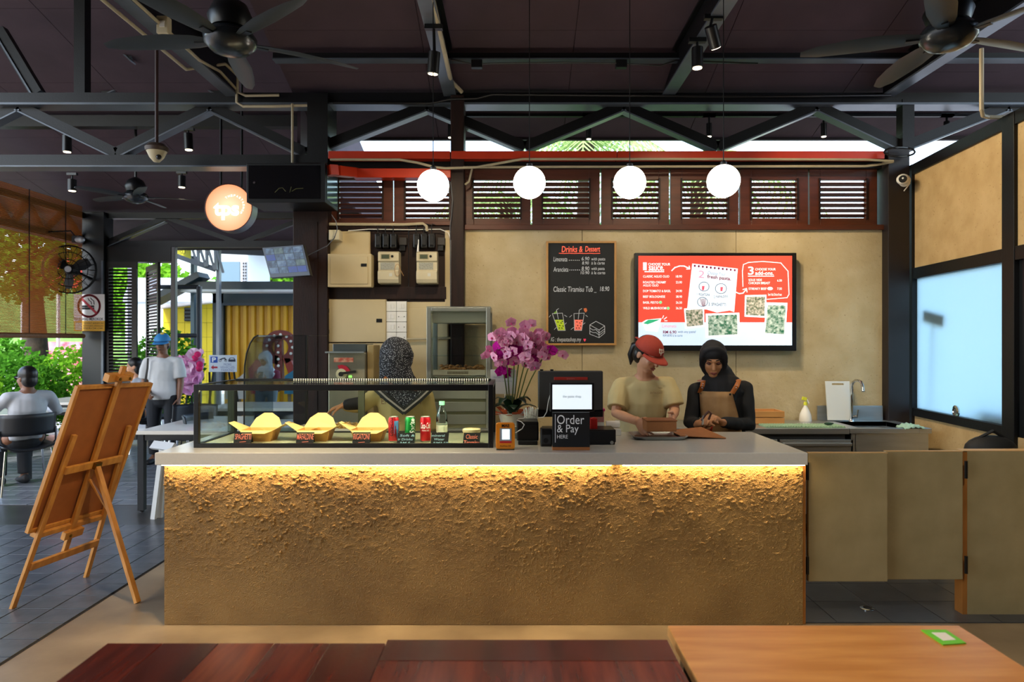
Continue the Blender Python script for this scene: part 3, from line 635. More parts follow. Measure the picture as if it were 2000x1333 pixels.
# ---------------------------------------------------------------- till area
k = thing('payment_soundbox', 'orange payment speaker with a lit screen on the worktop', 'payment device', V(PX(987, 3.80), 3.83, CT))
def rrect(cx, cz, w, h, r, Y, n=6):
    pts = []
    for (sx, sz, a0) in ((1, 1, 0), (-1, 1, 90), (-1, -1, 180), (1, -1, 270)):
        for i in range(n + 1):
            a = math.radians(a0 + 90 * i / n); pts.append(V(cx + sx * (w - r) + r * math.cos(a), Y, cz + sz * (h - r) + r * math.sin(a)))
    return pts
a = P(987, 852.5, 3.80); MB().prism(rrect(a.x, a.z, .053, .073, .016, 3.80), (0, .035, 0)).build('body', M('soundbox_orange', '#e88a1c', .4), k, bevel=.002)
pbox('grey_bezel', M('grey_bezel', '#9aa0a6', .4), k, 976, 999, 837, 862, 3.798, .003); pbox('screen', M('cool_screen', (.75, .9, 1, 1), emit=.8), k, 980.5, 995.5, 839, 859, 3.797, .002); pbox('red_band', M('red_band', '#c2282c', .4), k, 976, 999, 862, 866, 3.797, .003)
txt('MAE', 980, 995, 829, 835, 3.799, black_matte, k, bold=.02); txt('DuitNow QR', 977, 998, 870, 874, 3.799, black_matte, k); bx('foot', plastic_clear, k, a.x - .05, a.x + .05, 3.79, 3.88, CT, CT + .008)
k = thing('counter_sign', 'black Order & Pay HERE sign standing on the worktop', 'sign', V(PX(1116, 3.79), 3.82, CT))
pbox('panel', M('sign_black', '#1a1b1e', .55), k, 1079, 1152, 806, 874, 3.79, .02, .001); pbox('wood_foot', M('sign_foot', '#b5703c', .5), k, 1079, 1152, 874, 879.9, 3.785, .06)
sw = M('sign_white', '#e4e4e4', .6, emit=.1)
txt('Order', 1088, 1141, 811, 829, 3.79, sw, k); txt('& Pay', 1088, 1130, 830, 850, 3.79, sw, k); txt('HERE', 1088, 1109, 850, 857, 3.79, sw, k); pbox('rule', sw, k, 1084, 1085, 810, 865, 3.789, .002)
k = thing('customer_tablet', 'tablet with a bright white screen above the order sign', 'tablet', V(PX(1117, 3.93), 3.98, CT))
pbox('body', black_plastic, k, 1074, 1161, 748, 805, 3.95, .02, .004); pbox('screen', M('white_screen', (.86, .95, 1, 1), emit=.62), k, 1079, 1156, 752, 800, 3.948, .003); txt('the pasta shop', 1099, 1135, 772, 779, 3.947, M('grey_text', '#8a8f96', .6), k)
bx('stand', black_plastic, k, PX(1105, 3.97), PX(1130, 3.97), 3.97, 3.982, CT, PZ(800, 3.97)); bx('stand_foot', black_plastic, k, PX(1090, 3.97), PX(1145, 3.97), 3.90, 3.985, CT, CT + .012)
k = thing('till_monitor', 'dark grey till monitor seen from behind', 'monitor', V(PX(1114, 4.25), 4.3, CT))
pbox('housing', M('monitor_grey', '#45423f', .5), k, 1051, 1178, 725, 806, 4.2, .05, .008); pbox('lower_lip', black_plastic, k, 1051, 1178, 800, 815, 4.2, .05, .004); pbox('red_bar', M('bar_red', '#b3352b', .4), k, 1082, 1148, 737, 743, 4.195, .006, .002)
bx('neck', black_plastic, k, PX(1095, 4.26), PX(1135, 4.26), 4.25, 4.29, CT, PZ(800, 4.25)); bx('foot', black_plastic, k, PX(1075, 4.26), PX(1150, 4.26), 4.3, 4.42, CT, CT + .015); txt('imin', 1107, 1122, 738.5, 741.5, 4.195, M('bar_text', '#c98078', .5), k)
for a in (1055, 1075): pbox('top_clip', black_plastic, k, a, a + 6, 722, 726, 4.21, .03)
k = thing('cash_drawer', 'wide black cash drawer on the worktop', 'cash drawer', V(PX(1130, 4.1), 4.15, CT))
bx('body', black_plastic, k, PX(1061, 4.0), PX(1203, 4.0), 4.0, 4.19, CT + .012, PZ(840, 4.0), .004); pbox('front', black_matte, k, 1063, 1201, 843, 869, 3.993, .008, .002); MB().lathe([(0, 0), (.01, 0), (.01, .006), (0, .006)], P(1195, 865, 3.99), axis=(0, -1, 0)).build('lock', steel, k)
for a in (1066, 1197): MB().lathe([(0, 0), (.012, 0), (.012, .012), (0, .012)], V(PX(a, 4.0), 4.03, CT)).build('foot', black_plastic, k)
k = thing('receipt_printer', 'black receipt printer beside the orange payment speaker', 'printer', V(PX(1030, 4.05), 4.1, CT))
pbox('body', black_plastic, k, 1009, 1052, 824, 862, 4.0, .17, .008); pbox('paper_slot', black_matte, k, 1012, 1048, 828, 830, 3.997, .006); pbox('base', black_matte, k, 1012, 1050, 862, 869.5, 3.97, .12, .004)
k = thing('card_terminal', 'small black card terminal between receipt printer and order sign', 'terminal', V(PX(1065, 3.93), 4.0, CT))
pbox('body', black_plastic, k, 1056, 1078, 838, 874, 3.92, .07, .006); pbox('keypad', M('keypad', '#33363a', .5), k, 1058, 1076, 850, 868, 3.918, .004); MB().lathe([(0, 0), (.014, 0), (.014, .004), (0, .004)], P(1066, 861, 3.918), axis=(0, -1, 0)).build('button', black_matte, k)
tag(MB().tube([P(a, b, y) for a, b, y in ((1075, 770, 4.0), (1071, 785, 4.02), (1068, 805, 4.04), (1062, 815, 4.06), (1050, 817, 4.08), (1042, 812, 4.05), (1034, 810, 4.0), (1022, 818, 3.97), (1012, 819, 3.95), (1009, 821, 3.94), (1018, 824, 3.93), (1024, 830, 3.93), (1020, 838, 3.92), (1007, 846, 3.91))], .0028, 6).build('charging_cable', white_plastic, None, smooth=True), 'white charging cable looping to the orange payment speaker', 'cable')
c = V(PX(1037, 4.2), 4.2, CT); k = thing('straw_tub', 'clear tub full of white straws beside the orchid', 'tub', c)
MB().lathe([(0, 0), (.028, 0), (.036, .09), (.034, .09), (.026, .004), (0, .004)], c).build('tub', plastic_clear, k, smooth=40)
for i in range(22):
    a = i * 2.4; r = .005 + .0042 * math.sqrt(i) ; MB().tube([c + V(r * math.cos(a), r * math.sin(a), .006), c + V(r * 1.9 * math.cos(a), r * 1.9 * math.sin(a), .19 + .01 * math.sin(i * 7))], .0034, 6).build('straw', paper_white, k)
k = thing('snack_box', 'clear box with a pink lid behind the cash drawer', 'box', V(PX(1167, 4.35), 4.35, CT)); pbox('box', M('clear_pink', '#c98a86', .3), k, 1150, 1180, 803, 825, 4.35, .1, .004); pbox('lid', M('pink_lid', '#e0407e', .4), k, 1148, 1182, 799, 804, 4.345, .11, .003); bx('riser', white_plastic, k, PX(1150, 4.35), PX(1180, 4.35), 4.36, 4.44, CT, PZ(825, 4.35))
k = thing('stapler', 'small red tape dispenser on the cash drawer', 'dispenser', V(PX(1160, 4.06), 4.06, PZ(840, 4.0))); pbox('body', M('red_plastic', '#c9201c', .4), k, 1153, 1167, 818, 839, 4.04, .04, .004); MB().lathe([(.006, 0), (.018, 0), (.018, .02), (.006, .02)], P(1160, 822, 4.05), axis=(0, 1, 0)).build('tape_roll', M('tape', '#d84a3a', .4), k, smooth=40)
k = thing('paper_roll', 'white paper roll lying behind the cash drawer', 'roll', V(PX(1185, 4.38), 4.4, CT)); MB().tube([P(1184, 829, 4.44), P(1210, 829, 4.44)], .022, 14).build('roll', paper_white, k, smooth=40); bx('tray', white_plastic, k, PX(1183, 4.4), PX(1212, 4.4), 4.37, 4.5, CT, PZ(836.5, 4.44), .003)
c = V(PX(1010, 4.3), 4.3, CT); k = thing('clear_container', 'clear plastic container in front of the orchid pot', 'container', c); MB().lathe([(0, 0), (.06, 0), (.066, .075), (.063, .075), (.057, .004), (0, .004)], c, 28).build('bowl', plastic_clear, k, smooth=40); MB().lathe([(.055, 0), (.069, 0), (.069, .006), (.055, .006)], c + V(0, 0, .073), 28).build('rim', paper_white, k, smooth=40)
# orchid
c = V(PX(1000, 4.48), 4.46, CT); orc = thing('potted_orchid', 'potted pink orchid with massed blossoms on the worktop', 'plant', c)
MB().lathe([(0, 0), (.055, 0), (.085, .12), (.095, .135), (.085, .14), (.075, .12), (0, .12)], c, 26).build('pot', M('pot_white', '#d8d2c8', .5), orc, smooth=40)
mb = MB()
for i in range(20):
    a = i * .3142; a2 = a + .3142; mb.prism([c + V(.08 * math.cos(a), .08 * math.sin(a), .13), c + V(.08 * math.cos(a2), .08 * math.sin(a2), .13), c + V(.13 * math.cos(a2), .13 * math.sin(a2), .15 + .02 * math.sin(i * 2.1)), c + V(.13 * math.cos(a), .13 * math.sin(a), .15 + .02 * math.sin(i * 2.1))], (0, 0, .002))
mb.build('orange_wrap', M('orange_wrap', '#c4501f', .6), orc)
leafm = M('orchid_leaf', '#1f3a26', .35); rnd = random.Random(3)
for i in range(11):
    a = i * .6; L = .13 + .04 * rnd.random(); pts = []; d = V(math.cos(a), math.sin(a), 0)
    pts = [c + V(0, 0, .13) + d * L * t_ + V(0, 0, .11 * math.sin(t_ * 2.4) * (1 if i % 2 else .6)) for t_ in (0, .2, .45, .7, .9, 1)]
    MB().tube(pts, [(.008, .003), (.026, .003), (.034, .003), (.03, .003), (.016, .002), (.003, .001)], 8, axis=d.cross(V(0, 0, 1))).build('leaf', leafm, orc, smooth=True)
stemm = M('orchid_stem', '#5c6a2c', .5); petal_a = translucent('petal_pink', '#ffc6e6', .35); petal_b = translucent('petal_magenta', '#c8249a', .2); lipm = M('orchid_lip', '#c03478', .4)
def blossom_mesh(nm, mat):
    mb = MB()
    for i, (a, L, w) in enumerate(((90, .028, .012), (210, .028, .012), (330, .028, .012), (20, .031, .021), (160, .031, .021))):
        a = math.radians(a); d = V(math.cos(a), 0, math.sin(a)); s_ = V(-d.z, 0, d.x)
        ring = [d * L * t_ + s_ * w * math.sin(math.pi * min(1, t_ ** .8 + .03)) * sg + V(0, -.004 * math.sin(t_ * 3), 0) for sg, rng in ((1, (.05, .3, .55, .8, 1)), (-1, (.8, .55, .3, .05))) for t_ in rng]
        mb.prism(ring, (0, .0012, 0))
    return mb
ba = blossom_mesh('blossom', petal_a); rnd = random.Random(11)
protoA = ba.build('blossom', petal_a, orc, local=True); protoB = blossom_mesh('b', petal_b).build('blossom', petal_b, orc, local=True)
lipp = MB().ell((0, -.006, -.004), (.0045, .006, .006), seg=8, rings=6).build('lip', lipm, protoA, local=True); 
clusters = [(985, 668, 22), (1020, 655, 24), (1050, 668, 16), (1068, 685, 10), (1005, 692, 24), (975, 690, 14), (1030, 690, 16), (1045, 700, 8), (985, 712, 10)]
nb = 0
for (px, py, n) in clusters:
    for i in range(n):
        y = 4.44 + rnd.uniform(-.1, .1); p = P(px + rnd.gauss(0, 11), py + rnd.gauss(0, 10), y)
        pb = rnd.random() < (.06 if py < 690 else .38)
        src = protoB if pb else protoA
        if nb == 0: o = protoA; 
        elif src is protoB and not getattr(ba, 'usedB', False): o = protoB; ba.usedB = True
        else:
            o = src.copy(); col.objects.link(o); o.parent = orc
            if src is protoA: l2 = lipp.copy(); col.objects.link(l2); l2.parent = o
        o.location = p - c; o.rotation_euler = (rnd.uniform(-.4, .5), rnd.uniform(-.5, .5), rnd.uniform(-.9, .9)); o.scale = [rnd.uniform(1.15, 1.55)] * 3; nb += 1
for (px, py, n) in clusters[:7]:
    q = P(px, py, 4.45); MB().tube([c + V((px - 1010) * .0004, .01, .12), c.lerp(q, .55) + V(.0, 0, .06), q], .004, 6).build('stem', stemm, orc, smooth=True)
k = thing('greeting_card', 'white congratulation card tucked behind the orchid stems', 'card', V(PX(983, 4.56), 4.5, CT)); pbox('card', M('card_grey', '#c9c6c2', .7), k, 958, 1008, 722, 770, 4.53, .004); bx('stick', white_plastic, k, PX(985, 4.535), PX(987, 4.535), 4.535, 4.54, CT, PZ(768, 4.53)); txt("Heartfelt Congratulations", 964, 1003, 735, 740, 4.529, M('grey_text', '#8a8f96', .6), k)
txt("on your new opening", 968, 1000, 743, 747, 4.529, MATS['grey_text'], k)
# tray, box, paper bag
k = thing('serving_tray', 'oval steel tray in front of the person in the red cap', 'tray', V(PX(1284, 4.28), 4.28, CT)); mb = MB()
def rr(cx, cy, w, h, r, z, n=5): return [V(p.x, cy + (p.z), z) for p in rrect(cx, 0, w, h, r, 0, n)]
tx, ty = PX(1284, 4.28), 4.28; A = rr(tx, ty, .15, .11, .05, CT + .002); B = rr(tx, ty, .172, .135, .06, CT + .022); n = len(A); D = rr(tx, ty, .168, .131, .058, CT + .023); E_ = rr(tx, ty, .147, .107, .05, CT + .005)
mb.add(A + B + D + E_, [tuple(range(n))] + [(i + r * n, (i + 1) % n + r * n, (i + 1) % n + (r + 1) * n, i + (r + 1) * n) for r in range(3) for i in range(n)] + [tuple(range(3 * n, 4 * n))]); mb.build('tray', steel, k, smooth=35)
MB().prism(rr(tx, ty, .135, .095, .045, CT + .0055), (0, 0, .001)).build('liner', M('tray_liner', '#5a3420', .5), k)
kc = M('kraft_brown', '#a4693a', .65, vary=.1, vs=30)
k = thing('food_carton', 'closed brown food carton held above the steel tray', 'food box', V(PX(1292, 4.3), 4.3, PZ(843, 4.22))); bx('carton', kc, k, PX(1263, 4.22), PX(1322, 4.22), 4.22, 4.36, PZ(844, 4.22), PZ(824, 4.22), .006); bx('lid', M('kraft_lid', '#8a5228', .65), k, PX(1262, 4.22), PX(1323, 4.22), 4.217, 4.363, PZ(824, 4.22), PZ(821, 4.22), .003)
k = thing('paper_bag', 'flat brown paper bag lying on the worktop', 'paper bag', V(PX(1365, 4.35), 4.35, CT)); 
mb = MB(); A = [V(PX(1322, 4.3), 4.52, CT + .012), V(PX(1372, 4.52), 4.55, CT + .03), V(PX(1420, 4.2), 4.22, CT + .004), V(PX(1330, 4.2), 4.22, CT + .018)]; mb.prism(A, (0, 0, .004)); mb.build('front_sheet', kc, k); MB().prism([p * 1 + V(0, .004, -.003) if p.z > CT + .01 else p + V(0, .004, -.0025) for p in A], (0, 0, .0012)).build('back_sheet', MATS['kraft_lid'], k)
# ---------------------------------------------------------------- pendants
for i, (px, py, Y) in enumerate(((846, 363, 4.3), (1034, 357, 4.25), (1230, 357, 4.25), (1413, 354, 4.2))):
    c = P(px, py, Y); near = ('over the display case', 'in front of the orchid', 'above the red cap', 'above the person in the black headscarf')[i]
    o = thing('pendant_lamp', 'glowing white globe pendant hanging ' + near, 'pendant lamp', c, 'globe pendants over the counter')
    MB().ell(c, .1, seg=32, rings=20).build('globe', bulb, o, smooth=60); MB().lathe([(0, 0), (.02, 0), (.02, .018), (.006, .03), (0, .03)], c + V(0, 0, .098)).build('cap', black_plastic, o, smooth=40)
    MB().tube([c + V(0, 0, .12), V(c.x, c.y, zm(Y) - .01)], .0028, 6).build('cable', black_plastic, o)
# ---------------------------------------------------------------- chalkboard
k = thing('chalkboard', 'wood-framed chalkboard menu of drinks and dessert on the plaster wall', 'chalkboard', P(1135, 675, 5.97)); Yb = 5.955
pbox('slate', M('slate_black', '#1b1d1f', .75, vary=.2, vs=4), k, 1070, 1201, 475, 671, Yb, .02)
fm = M('frame_wood', '#c08f52', .5, vary=.15, vs=12)
for q in ((1067, 1071, 471, 675), (1200, 1204, 471, 675), (1071, 1200, 471, 475), (1071, 1200, 671, 675)): pbox('frame', fm, k, *q, Yb - .012, .045, .002)
cho = M('chalk_orange', '#ff6a50', .7, emit=.35); chw = M('chalk_line', '#c9cdd0', .8, emit=.12); Yt = Yb - .001
txt('Drinks &', 1097, 1138, 481, 493, Yt, cho, k, shear=.1, bold=.012); txt('Dessert', 1143, 1172, 481, 492, Yt, cho, k, shear=.1, bold=.012); stroke([(1092 + 10 * i, 495 + (i % 2) * .4) for i in range(9)], Yt, cho, k, .005)
for (s, a, b, y0, y1) in (('Limonata', 1081, 1108, 502, 511), ('......', 1111, 1132, 508, 509.5), ('6.90', 1136, 1151, 502, 509), ('with pasta', 1155, 1182, 503, 511), ('8.90', 1137, 1150, 511, 517), ('à la carte', 1155, 1181, 511, 517), ('Aranciata', 1081, 1110, 522, 531), ('......', 1112, 1133, 527, 528.5), ('8.90', 1136, 1151, 521, 529), ('with pasta', 1155, 1181, 522, 529.5), ('10.90', 1134, 1151, 530, 536), ('à la carte', 1155, 1182, 530, 536), ('Classic Tiramisu Tub _', 1081, 1165, 560, 572), ('18.90', 1172, 1190, 560, 569), ('IG : thepastashop.my', 1076, 1135, 659, 670)):
    txt(s, a, b, y0, y1, Yt, chw, k, shear=.12)
ppoly('heart', [(1142, 668), (1139.5, 664), (1140.3, 661.5), (1142, 663), (1143.7, 661.5), (1144.5, 664)], Yt, -.001, M('chalk_red', '#e0405a', .7, emit=.3), k)
def cup(x, colr, lean):
    pt = lambda a, b: (x + a + lean * (646 - b), b)
    ppoly('drink_fill', [pt(-8, 625), pt(8, 625), pt(6.5, 645), pt(-6.5, 645)], Yt, -.001, M('chalk_' + colr, colr, .7, emit=.25), k)
    stroke([[pt(-10, 613), pt(-7, 646), pt(7, 646), pt(10, 612), pt(-10, 613)], [pt(-1, 624), pt(0, 606), pt(5, 603)], [pt(-14, 616), pt(-18, 620)], [pt(13, 616), pt(17, 619)], [pt(-9, 640), pt(-14, 644)], [pt(9, 634), pt(13, 631)]], Yt, chw, k, .0035)
    stroke([[pt(a, b), pt(a + 1.5, b + .5)] for a, b in ((-4, 629), (2, 631), (5, 628), (-2, 636), (4, 637), (-4, 641), (1, 641))], Yt - .0012, black_matte, k, .008)
cup(1097, '#a9c020', -.25); cup(1129, '#ff7a62', .06)
ppoly('lime', [(1081, 612), (1087, 607), (1088, 611), (1083, 614)], Yt, -.001, M('chalk_lime', '#6f9a30', .7, emit=.15), k); ppoly('orange_slice', [(1140, 603), (1145, 602), (1147, 607), (1144, 611), (1141, 608)], Yt, -.001, M('chalk_slice', '#c86a3c', .7, emit=.15), k)
stroke([[(1152, 635), (1164, 628), (1181, 637), (1170, 645), (1152, 635)], [(1152, 635), (1152, 653), (1170, 660), (1181, 651), (1181, 637)], [(1170, 645), (1170, 660)], [(1152, 641), (1158, 645), (1164, 644), (1170, 651), (1181, 643)], [(1152, 647), (1158, 650), (1164, 650), (1170, 655), (1181, 647)]], Yt, chw, k, .004)
# ---------------------------------------------------------------- menu television
k = thing('menu_television', 'wall television showing the red pasta menu', 'television', P(1398, 686, 5.95)); Yv = 5.9
pbox('housing', black_plastic, k, 1240, 1556, 494, 686, Yv, .06, .005); pbox('bracket', black_steel, k, 1340, 1460, 540, 640, Yv + .06, .04)
er = lambda n, c, e=1.0: M(n, c, .5, emit=e, spec=.1)
Ys = Yv - .002; pbox('screen_red', er('screen_red', '#e8503f', .5), k, 1247, 1547, 500, 630, Ys, .003); pbox('screen_pale', er('screen_pale', '#cfe3f8', .55), k, 1247, 1547, 630, 675, Ys, .003)
sw_ = er('screen_white', '#ffffff', .72); sr = er('screen_maroon', '#8a1c44', .2); Yx = Ys - .001; sg = er('screen_pink', '#d8808a', .7)
txt('1', 1256, 1263, 513, 528, Yx, sw_, k, bold=.012); txt('CHOOSE YOUR', 1266, 1309, 514, 519, Yx, sw_, k, bold=.01); txt('sauce.', 1267, 1297, 520, 529, Yx, sw_, k, bold=.012); pbox('underline', sw_, k, 1259, 1297, 530, 532, Yx, .001)
for (s, a, b, y) in (('CLASSIC AGLIO OLIO', 1256, 1307, 538), ('ROASTED CREAMY', 1256, 1301, 549.5), ('AGLIO OLIO', 1256, 1286, 555.5), ('DOP TOMATO & BASIL', 1256, 1310, 566.5), ('BEEF BOLOGNESE', 1256, 1299, 577.5), ('BASIL PESTO', 1256, 1286, 589), ('WILD MUSHROOM', 1256, 1301, 600)): txt(s, a, b, y, y + 4.5, Yx, sw_, k, bold=.006)
for (s, y) in (('18.90', 538), ('23.90', 549.5), ('24.90', 566.5), ('28.90', 577.5), ('26.50', 589), ('26.50', 600)): txt(s, 1320, 1332, y, y + 4.5, Yx, sw_, k, bold=.006)
gd = er('screen_green', '#7fd08c', .8)
for (a, b) in ((1290, 591), (1305, 602.5)): ppoly('leaf_mark', [(a + 3 * math.cos(i * .52), b + 3 * math.sin(i * .52)) for i in range(12)], Yx, -.001, gd, k)
stroke([(1312, 529), (1318, 523), (1327, 520), (1336, 520), (1347, 525)], Yx, sw_, k, .009); stroke([[(1341, 526), (1347, 525.5), (1346, 520)]], Yx, sw_, k, .008)
note = [(1352, 515), (1441, 525), (1434, 610), (1425, 607), (1400, 611), (1380, 605), (1342, 603)]
ppoly('note_paper', note, Yx, -.001, er('screen_paper', '#e2f0fb', .55), k); Yn = Yx - .0022
for i in range(11):
    a, b = 1357 + i * 7.8, 519.5 + i * .86; ppoly('punch_hole', [(a + 2 * math.cos(q), b + 2.4 * math.sin(q)) for q in (0, 1.05, 2.1, 3.14, 4.2, 5.24)], Yn, -.001, sr, k)
txt('2', 1364, 1376, 529, 543, Yn, er('screen_rose', '#d890a8', .7), k, rot=.1); txt('Choose Your', 1382, 1417, 531, 538, Yn, M('grey_text2', '#9098b0', .6, emit=.3), k, shear=.3, rot=.1); txt('fresh pasta.', 1381, 1428, 539, 548, Yn, sr, k, rot=.1, bold=.02)
gl_ = er('screen_line', '#5a6080', .15)
for (a, b, r) in ((1375, 560, 10), (1408, 564, 11), (1372, 590, 10)): stroke([(a + r * math.cos(i * .4488), b + r * .9 * math.sin(i * .4488)) for i in range(15)], Yn, gl_, k, .004)
for q in ((1373, 563), (1409, 565)): ppoly('pasta_mark', [(q[0] - 2, q[1] - 4), (q[0] + 3, q[1] - 4), (q[0] + 2, q[1] + 4), (q[0] - 2, q[1] + 4)], Yn, -.001, er('screen_mark', '#d85a6a', .7), k)
stroke([[(1372 + i * 1.2, 598), (1367 + i * 2.6, 584)] for i in range(5)], Yn, sr, k, .0035)
txt('1. RIGATONI', 1361, 1386, 573, 578, Yn, gl_, k, rot=.06); txt('2. MAFALDINE', 1394, 1422, 577, 582, Yn, gl_, k, rot=-.04); txt('3. SPAGHETTI', 1384, 1418, 592, 598, Yn, gl_, k, rot=.04)
stroke([(1437, 571), (1444, 574), (1451, 573), (1457, 566)], Yx, sw_, k, .008); stroke([(1451, 566), (1458, 564), (1459, 571)], Yx, sw_, k, .007)
stroke([(1451, 560), (1450, 530), (1452, 517), (1462, 513), (1490, 511), (1525, 514), (1539, 530), (1541, 575), (1537, 582), (1498, 585)], Yx, sw_, k, .006)
txt('3', 1461, 1472, 521, 537, Yx, sw_, k, bold=.012); txt('CHOOSE YOUR', 1475, 1515, 524, 528.5, Yx, sw_, k, bold=.01); txt('add-ons.', 1475, 1511, 530, 537.5, Yx, sw_, k, bold=.012); pbox('underline', sw_, k, 1461, 1512, 539, 540.5, Yx, .001)
for (s, a, b, y) in (('SOUS VIDE', 1462, 1488, 545), ('CHICKEN BREAST', 1462, 1504, 551), ('STREAKY BEEF', 1462, 1497, 562), ('6.50', 1518, 1527, 546), ('7.50', 1518, 1527, 562)): txt(s, a, b, y, y + 4.5, Yx, sw_, k, bold=.006)
ppoly('new_mark', [(1504 + 5.5 * math.cos(i * .52), 564 + 3.2 * math.sin(i * .52)) for i in range(12)], Yx, -.001, sw_, k); txt('Sous Vide Chicken Breast', 1500, 1527, 573, 578, Yx, sw_, k)
txt('Limonata', 1293, 1321, 634, 640, Yx, sg, k); txt('RM 6.90', 1295, 1321, 646, 652, Yx, sr, k, bold=.02); txt('with any pasta!', 1324, 1359, 646, 652, Yx, gl_, k); txt('RM 8.90 à la carte', 1295, 1333, 653.5, 658, Yx, gl_, k)
food = M('screen_food', '#d8e6d8', .5, emit=.4, c2='#1f6a4a', vs=45)
food2 = M('screen_food_b', '#e8dccc', .5, emit=.38, c2='#3c5a34', vs=50)
def photo(q, m):
    cx = sum(a for a, b in q) / 4; cy = sum(b for a, b in q) / 4; ppoly('photo_border', q, Yx - .002, -.001, sw_, k); ppoly('photo', [(cx + (a - cx) * .86, cy + (b - cy) * .84) for a, b in q], Yx - .0032, -.001, m, k)
photo([(1336, 603), (1375, 601), (1376, 638), (1339, 642)], food2); photo([(1378, 613), (1444, 611), (1445, 657), (1379, 660)], food); photo([(1455, 577), (1497, 576), (1496, 621), (1454, 619)], food2); photo([(1497, 591), (1538, 592), (1534, 659), (1491, 656)], food)
ppoly('bowl_sketch', [(1254, 630), (1262, 625), (1292, 622), (1289, 632), (1284, 648), (1262, 646)], Yx, -.001, sw_, k); ppoly('basil', [(1256, 632), (1266, 625), (1290, 624), (1276, 630), (1265, 634)], Yx - .0012, -.001, er('screen_basil', '#38a878', .6), k)
stroke([[(1294, 622), (1296, 617)], [(1297, 624), (1302, 620)], [(1298, 627), (1303, 627)]], Yx, sw_, k, .006)
# ---------------------------------------------------------------- electrics on the panelled wall
def wallbox(name, label, cat, q, Y, dep, mat, door=None):
    o = thing(name, label, cat, P((q[0] + q[1]) / 2, q[3], Y + dep)); pbox('box', mat, o, *q, Y, dep, .004)
    if door:
        pbox('door', mat, o, *door, Y - .006, .006, .002); return o
    return o
Ye = 5.93
o = wallbox('backing_board', 'plain cream backing board above the fuse cabinet', 'board', (643, 723, 452, 500), 5.98, .02, cream_metal, (645, 721, 454, 498))
o = wallbox('fuse_cabinet', 'cream metal fuse cabinet with a small black latch', 'fuse cabinet', (640, 725, 496, 561), 5.88, .12, cream_metal, (645, 718, 501, 555)); pbox('latch', black_plastic, o, 705, 716, 515, 521, 5.87, .006)
o = wallbox('junction_box', 'small cream junction box with a looping grey cable', 'junction box', (642, 663, 449, 469), 5.86, .14, cream_plastic, (643, 662, 450, 468)); MB().lathe([(0, 0), (.004, 0), (.004, .003), (0, .003)], P(653, 463, 5.853), axis=(0, -1, 0)).build('screw', black_plastic, o)
o = wallbox('wall_cupboard', 'wide cream cupboard door below the fuse cabinet', 'cupboard', (641, 754, 585, 669), 5.95, .05, cream_metal, (642, 753, 586, 668)); pbox('latch', black_plastic, o, 735, 746, 623, 630, 5.94, .006)
for y in (607, 648): pbox('hinge', chrome, o, 640, 643, y - 4, y + 4, 5.935, .01)
o = wallbox('wall_cupboard', 'lower cream cupboard door behind the pasta machine', 'cupboard', (641, 756, 671, 760), 5.95, .05, cream_metal, (642, 755, 672, 759)); pbox('latch', black_plastic, o, 735, 746, 709, 716, 5.94, .006)
o = wallbox('backing_board', 'cream board between switch plates and the warming cabinet', 'board', (795, 876, 590, 800), 5.985, .015, cream_metal, (797, 874, 603, 798)); 
o = wallbox('cable_cover', 'tall narrow cream strip beside the second meter', 'board', (869, 880, 450, 605), 5.985, .015, cream_metal, (870, 879, 452, 603))
for i in range(2):
    for j in range(4):
        a, b = 754.5 + 20 * i, 589 + 20.2 * j
        o = thing('switch_plate', 'white %s plate in the block of eight above the person in the patterned headscarf' % ('socket' if i else 'light switch'), 'switch plate', P(a + 10, b + 10, 5.97), 'block of white switch plates'); pbox('plate', white_plastic, o, a, a + 19.3, b, b + 19.4, 5.955, .045, .002)
        if i == 0 or j == 0: 
            for q in range(2): pbox('rocker', white_paint, o, a + 4 + 6 * q, a + 9.3 + 6 * q, b + 5, b + 14, 5.95, .006, .001)
        else:
            for q in (4, 15): pbox('screw', black_plastic, o, a + q - .8, a + q + .8, b + 9, b + 10.6, 5.953, .003)
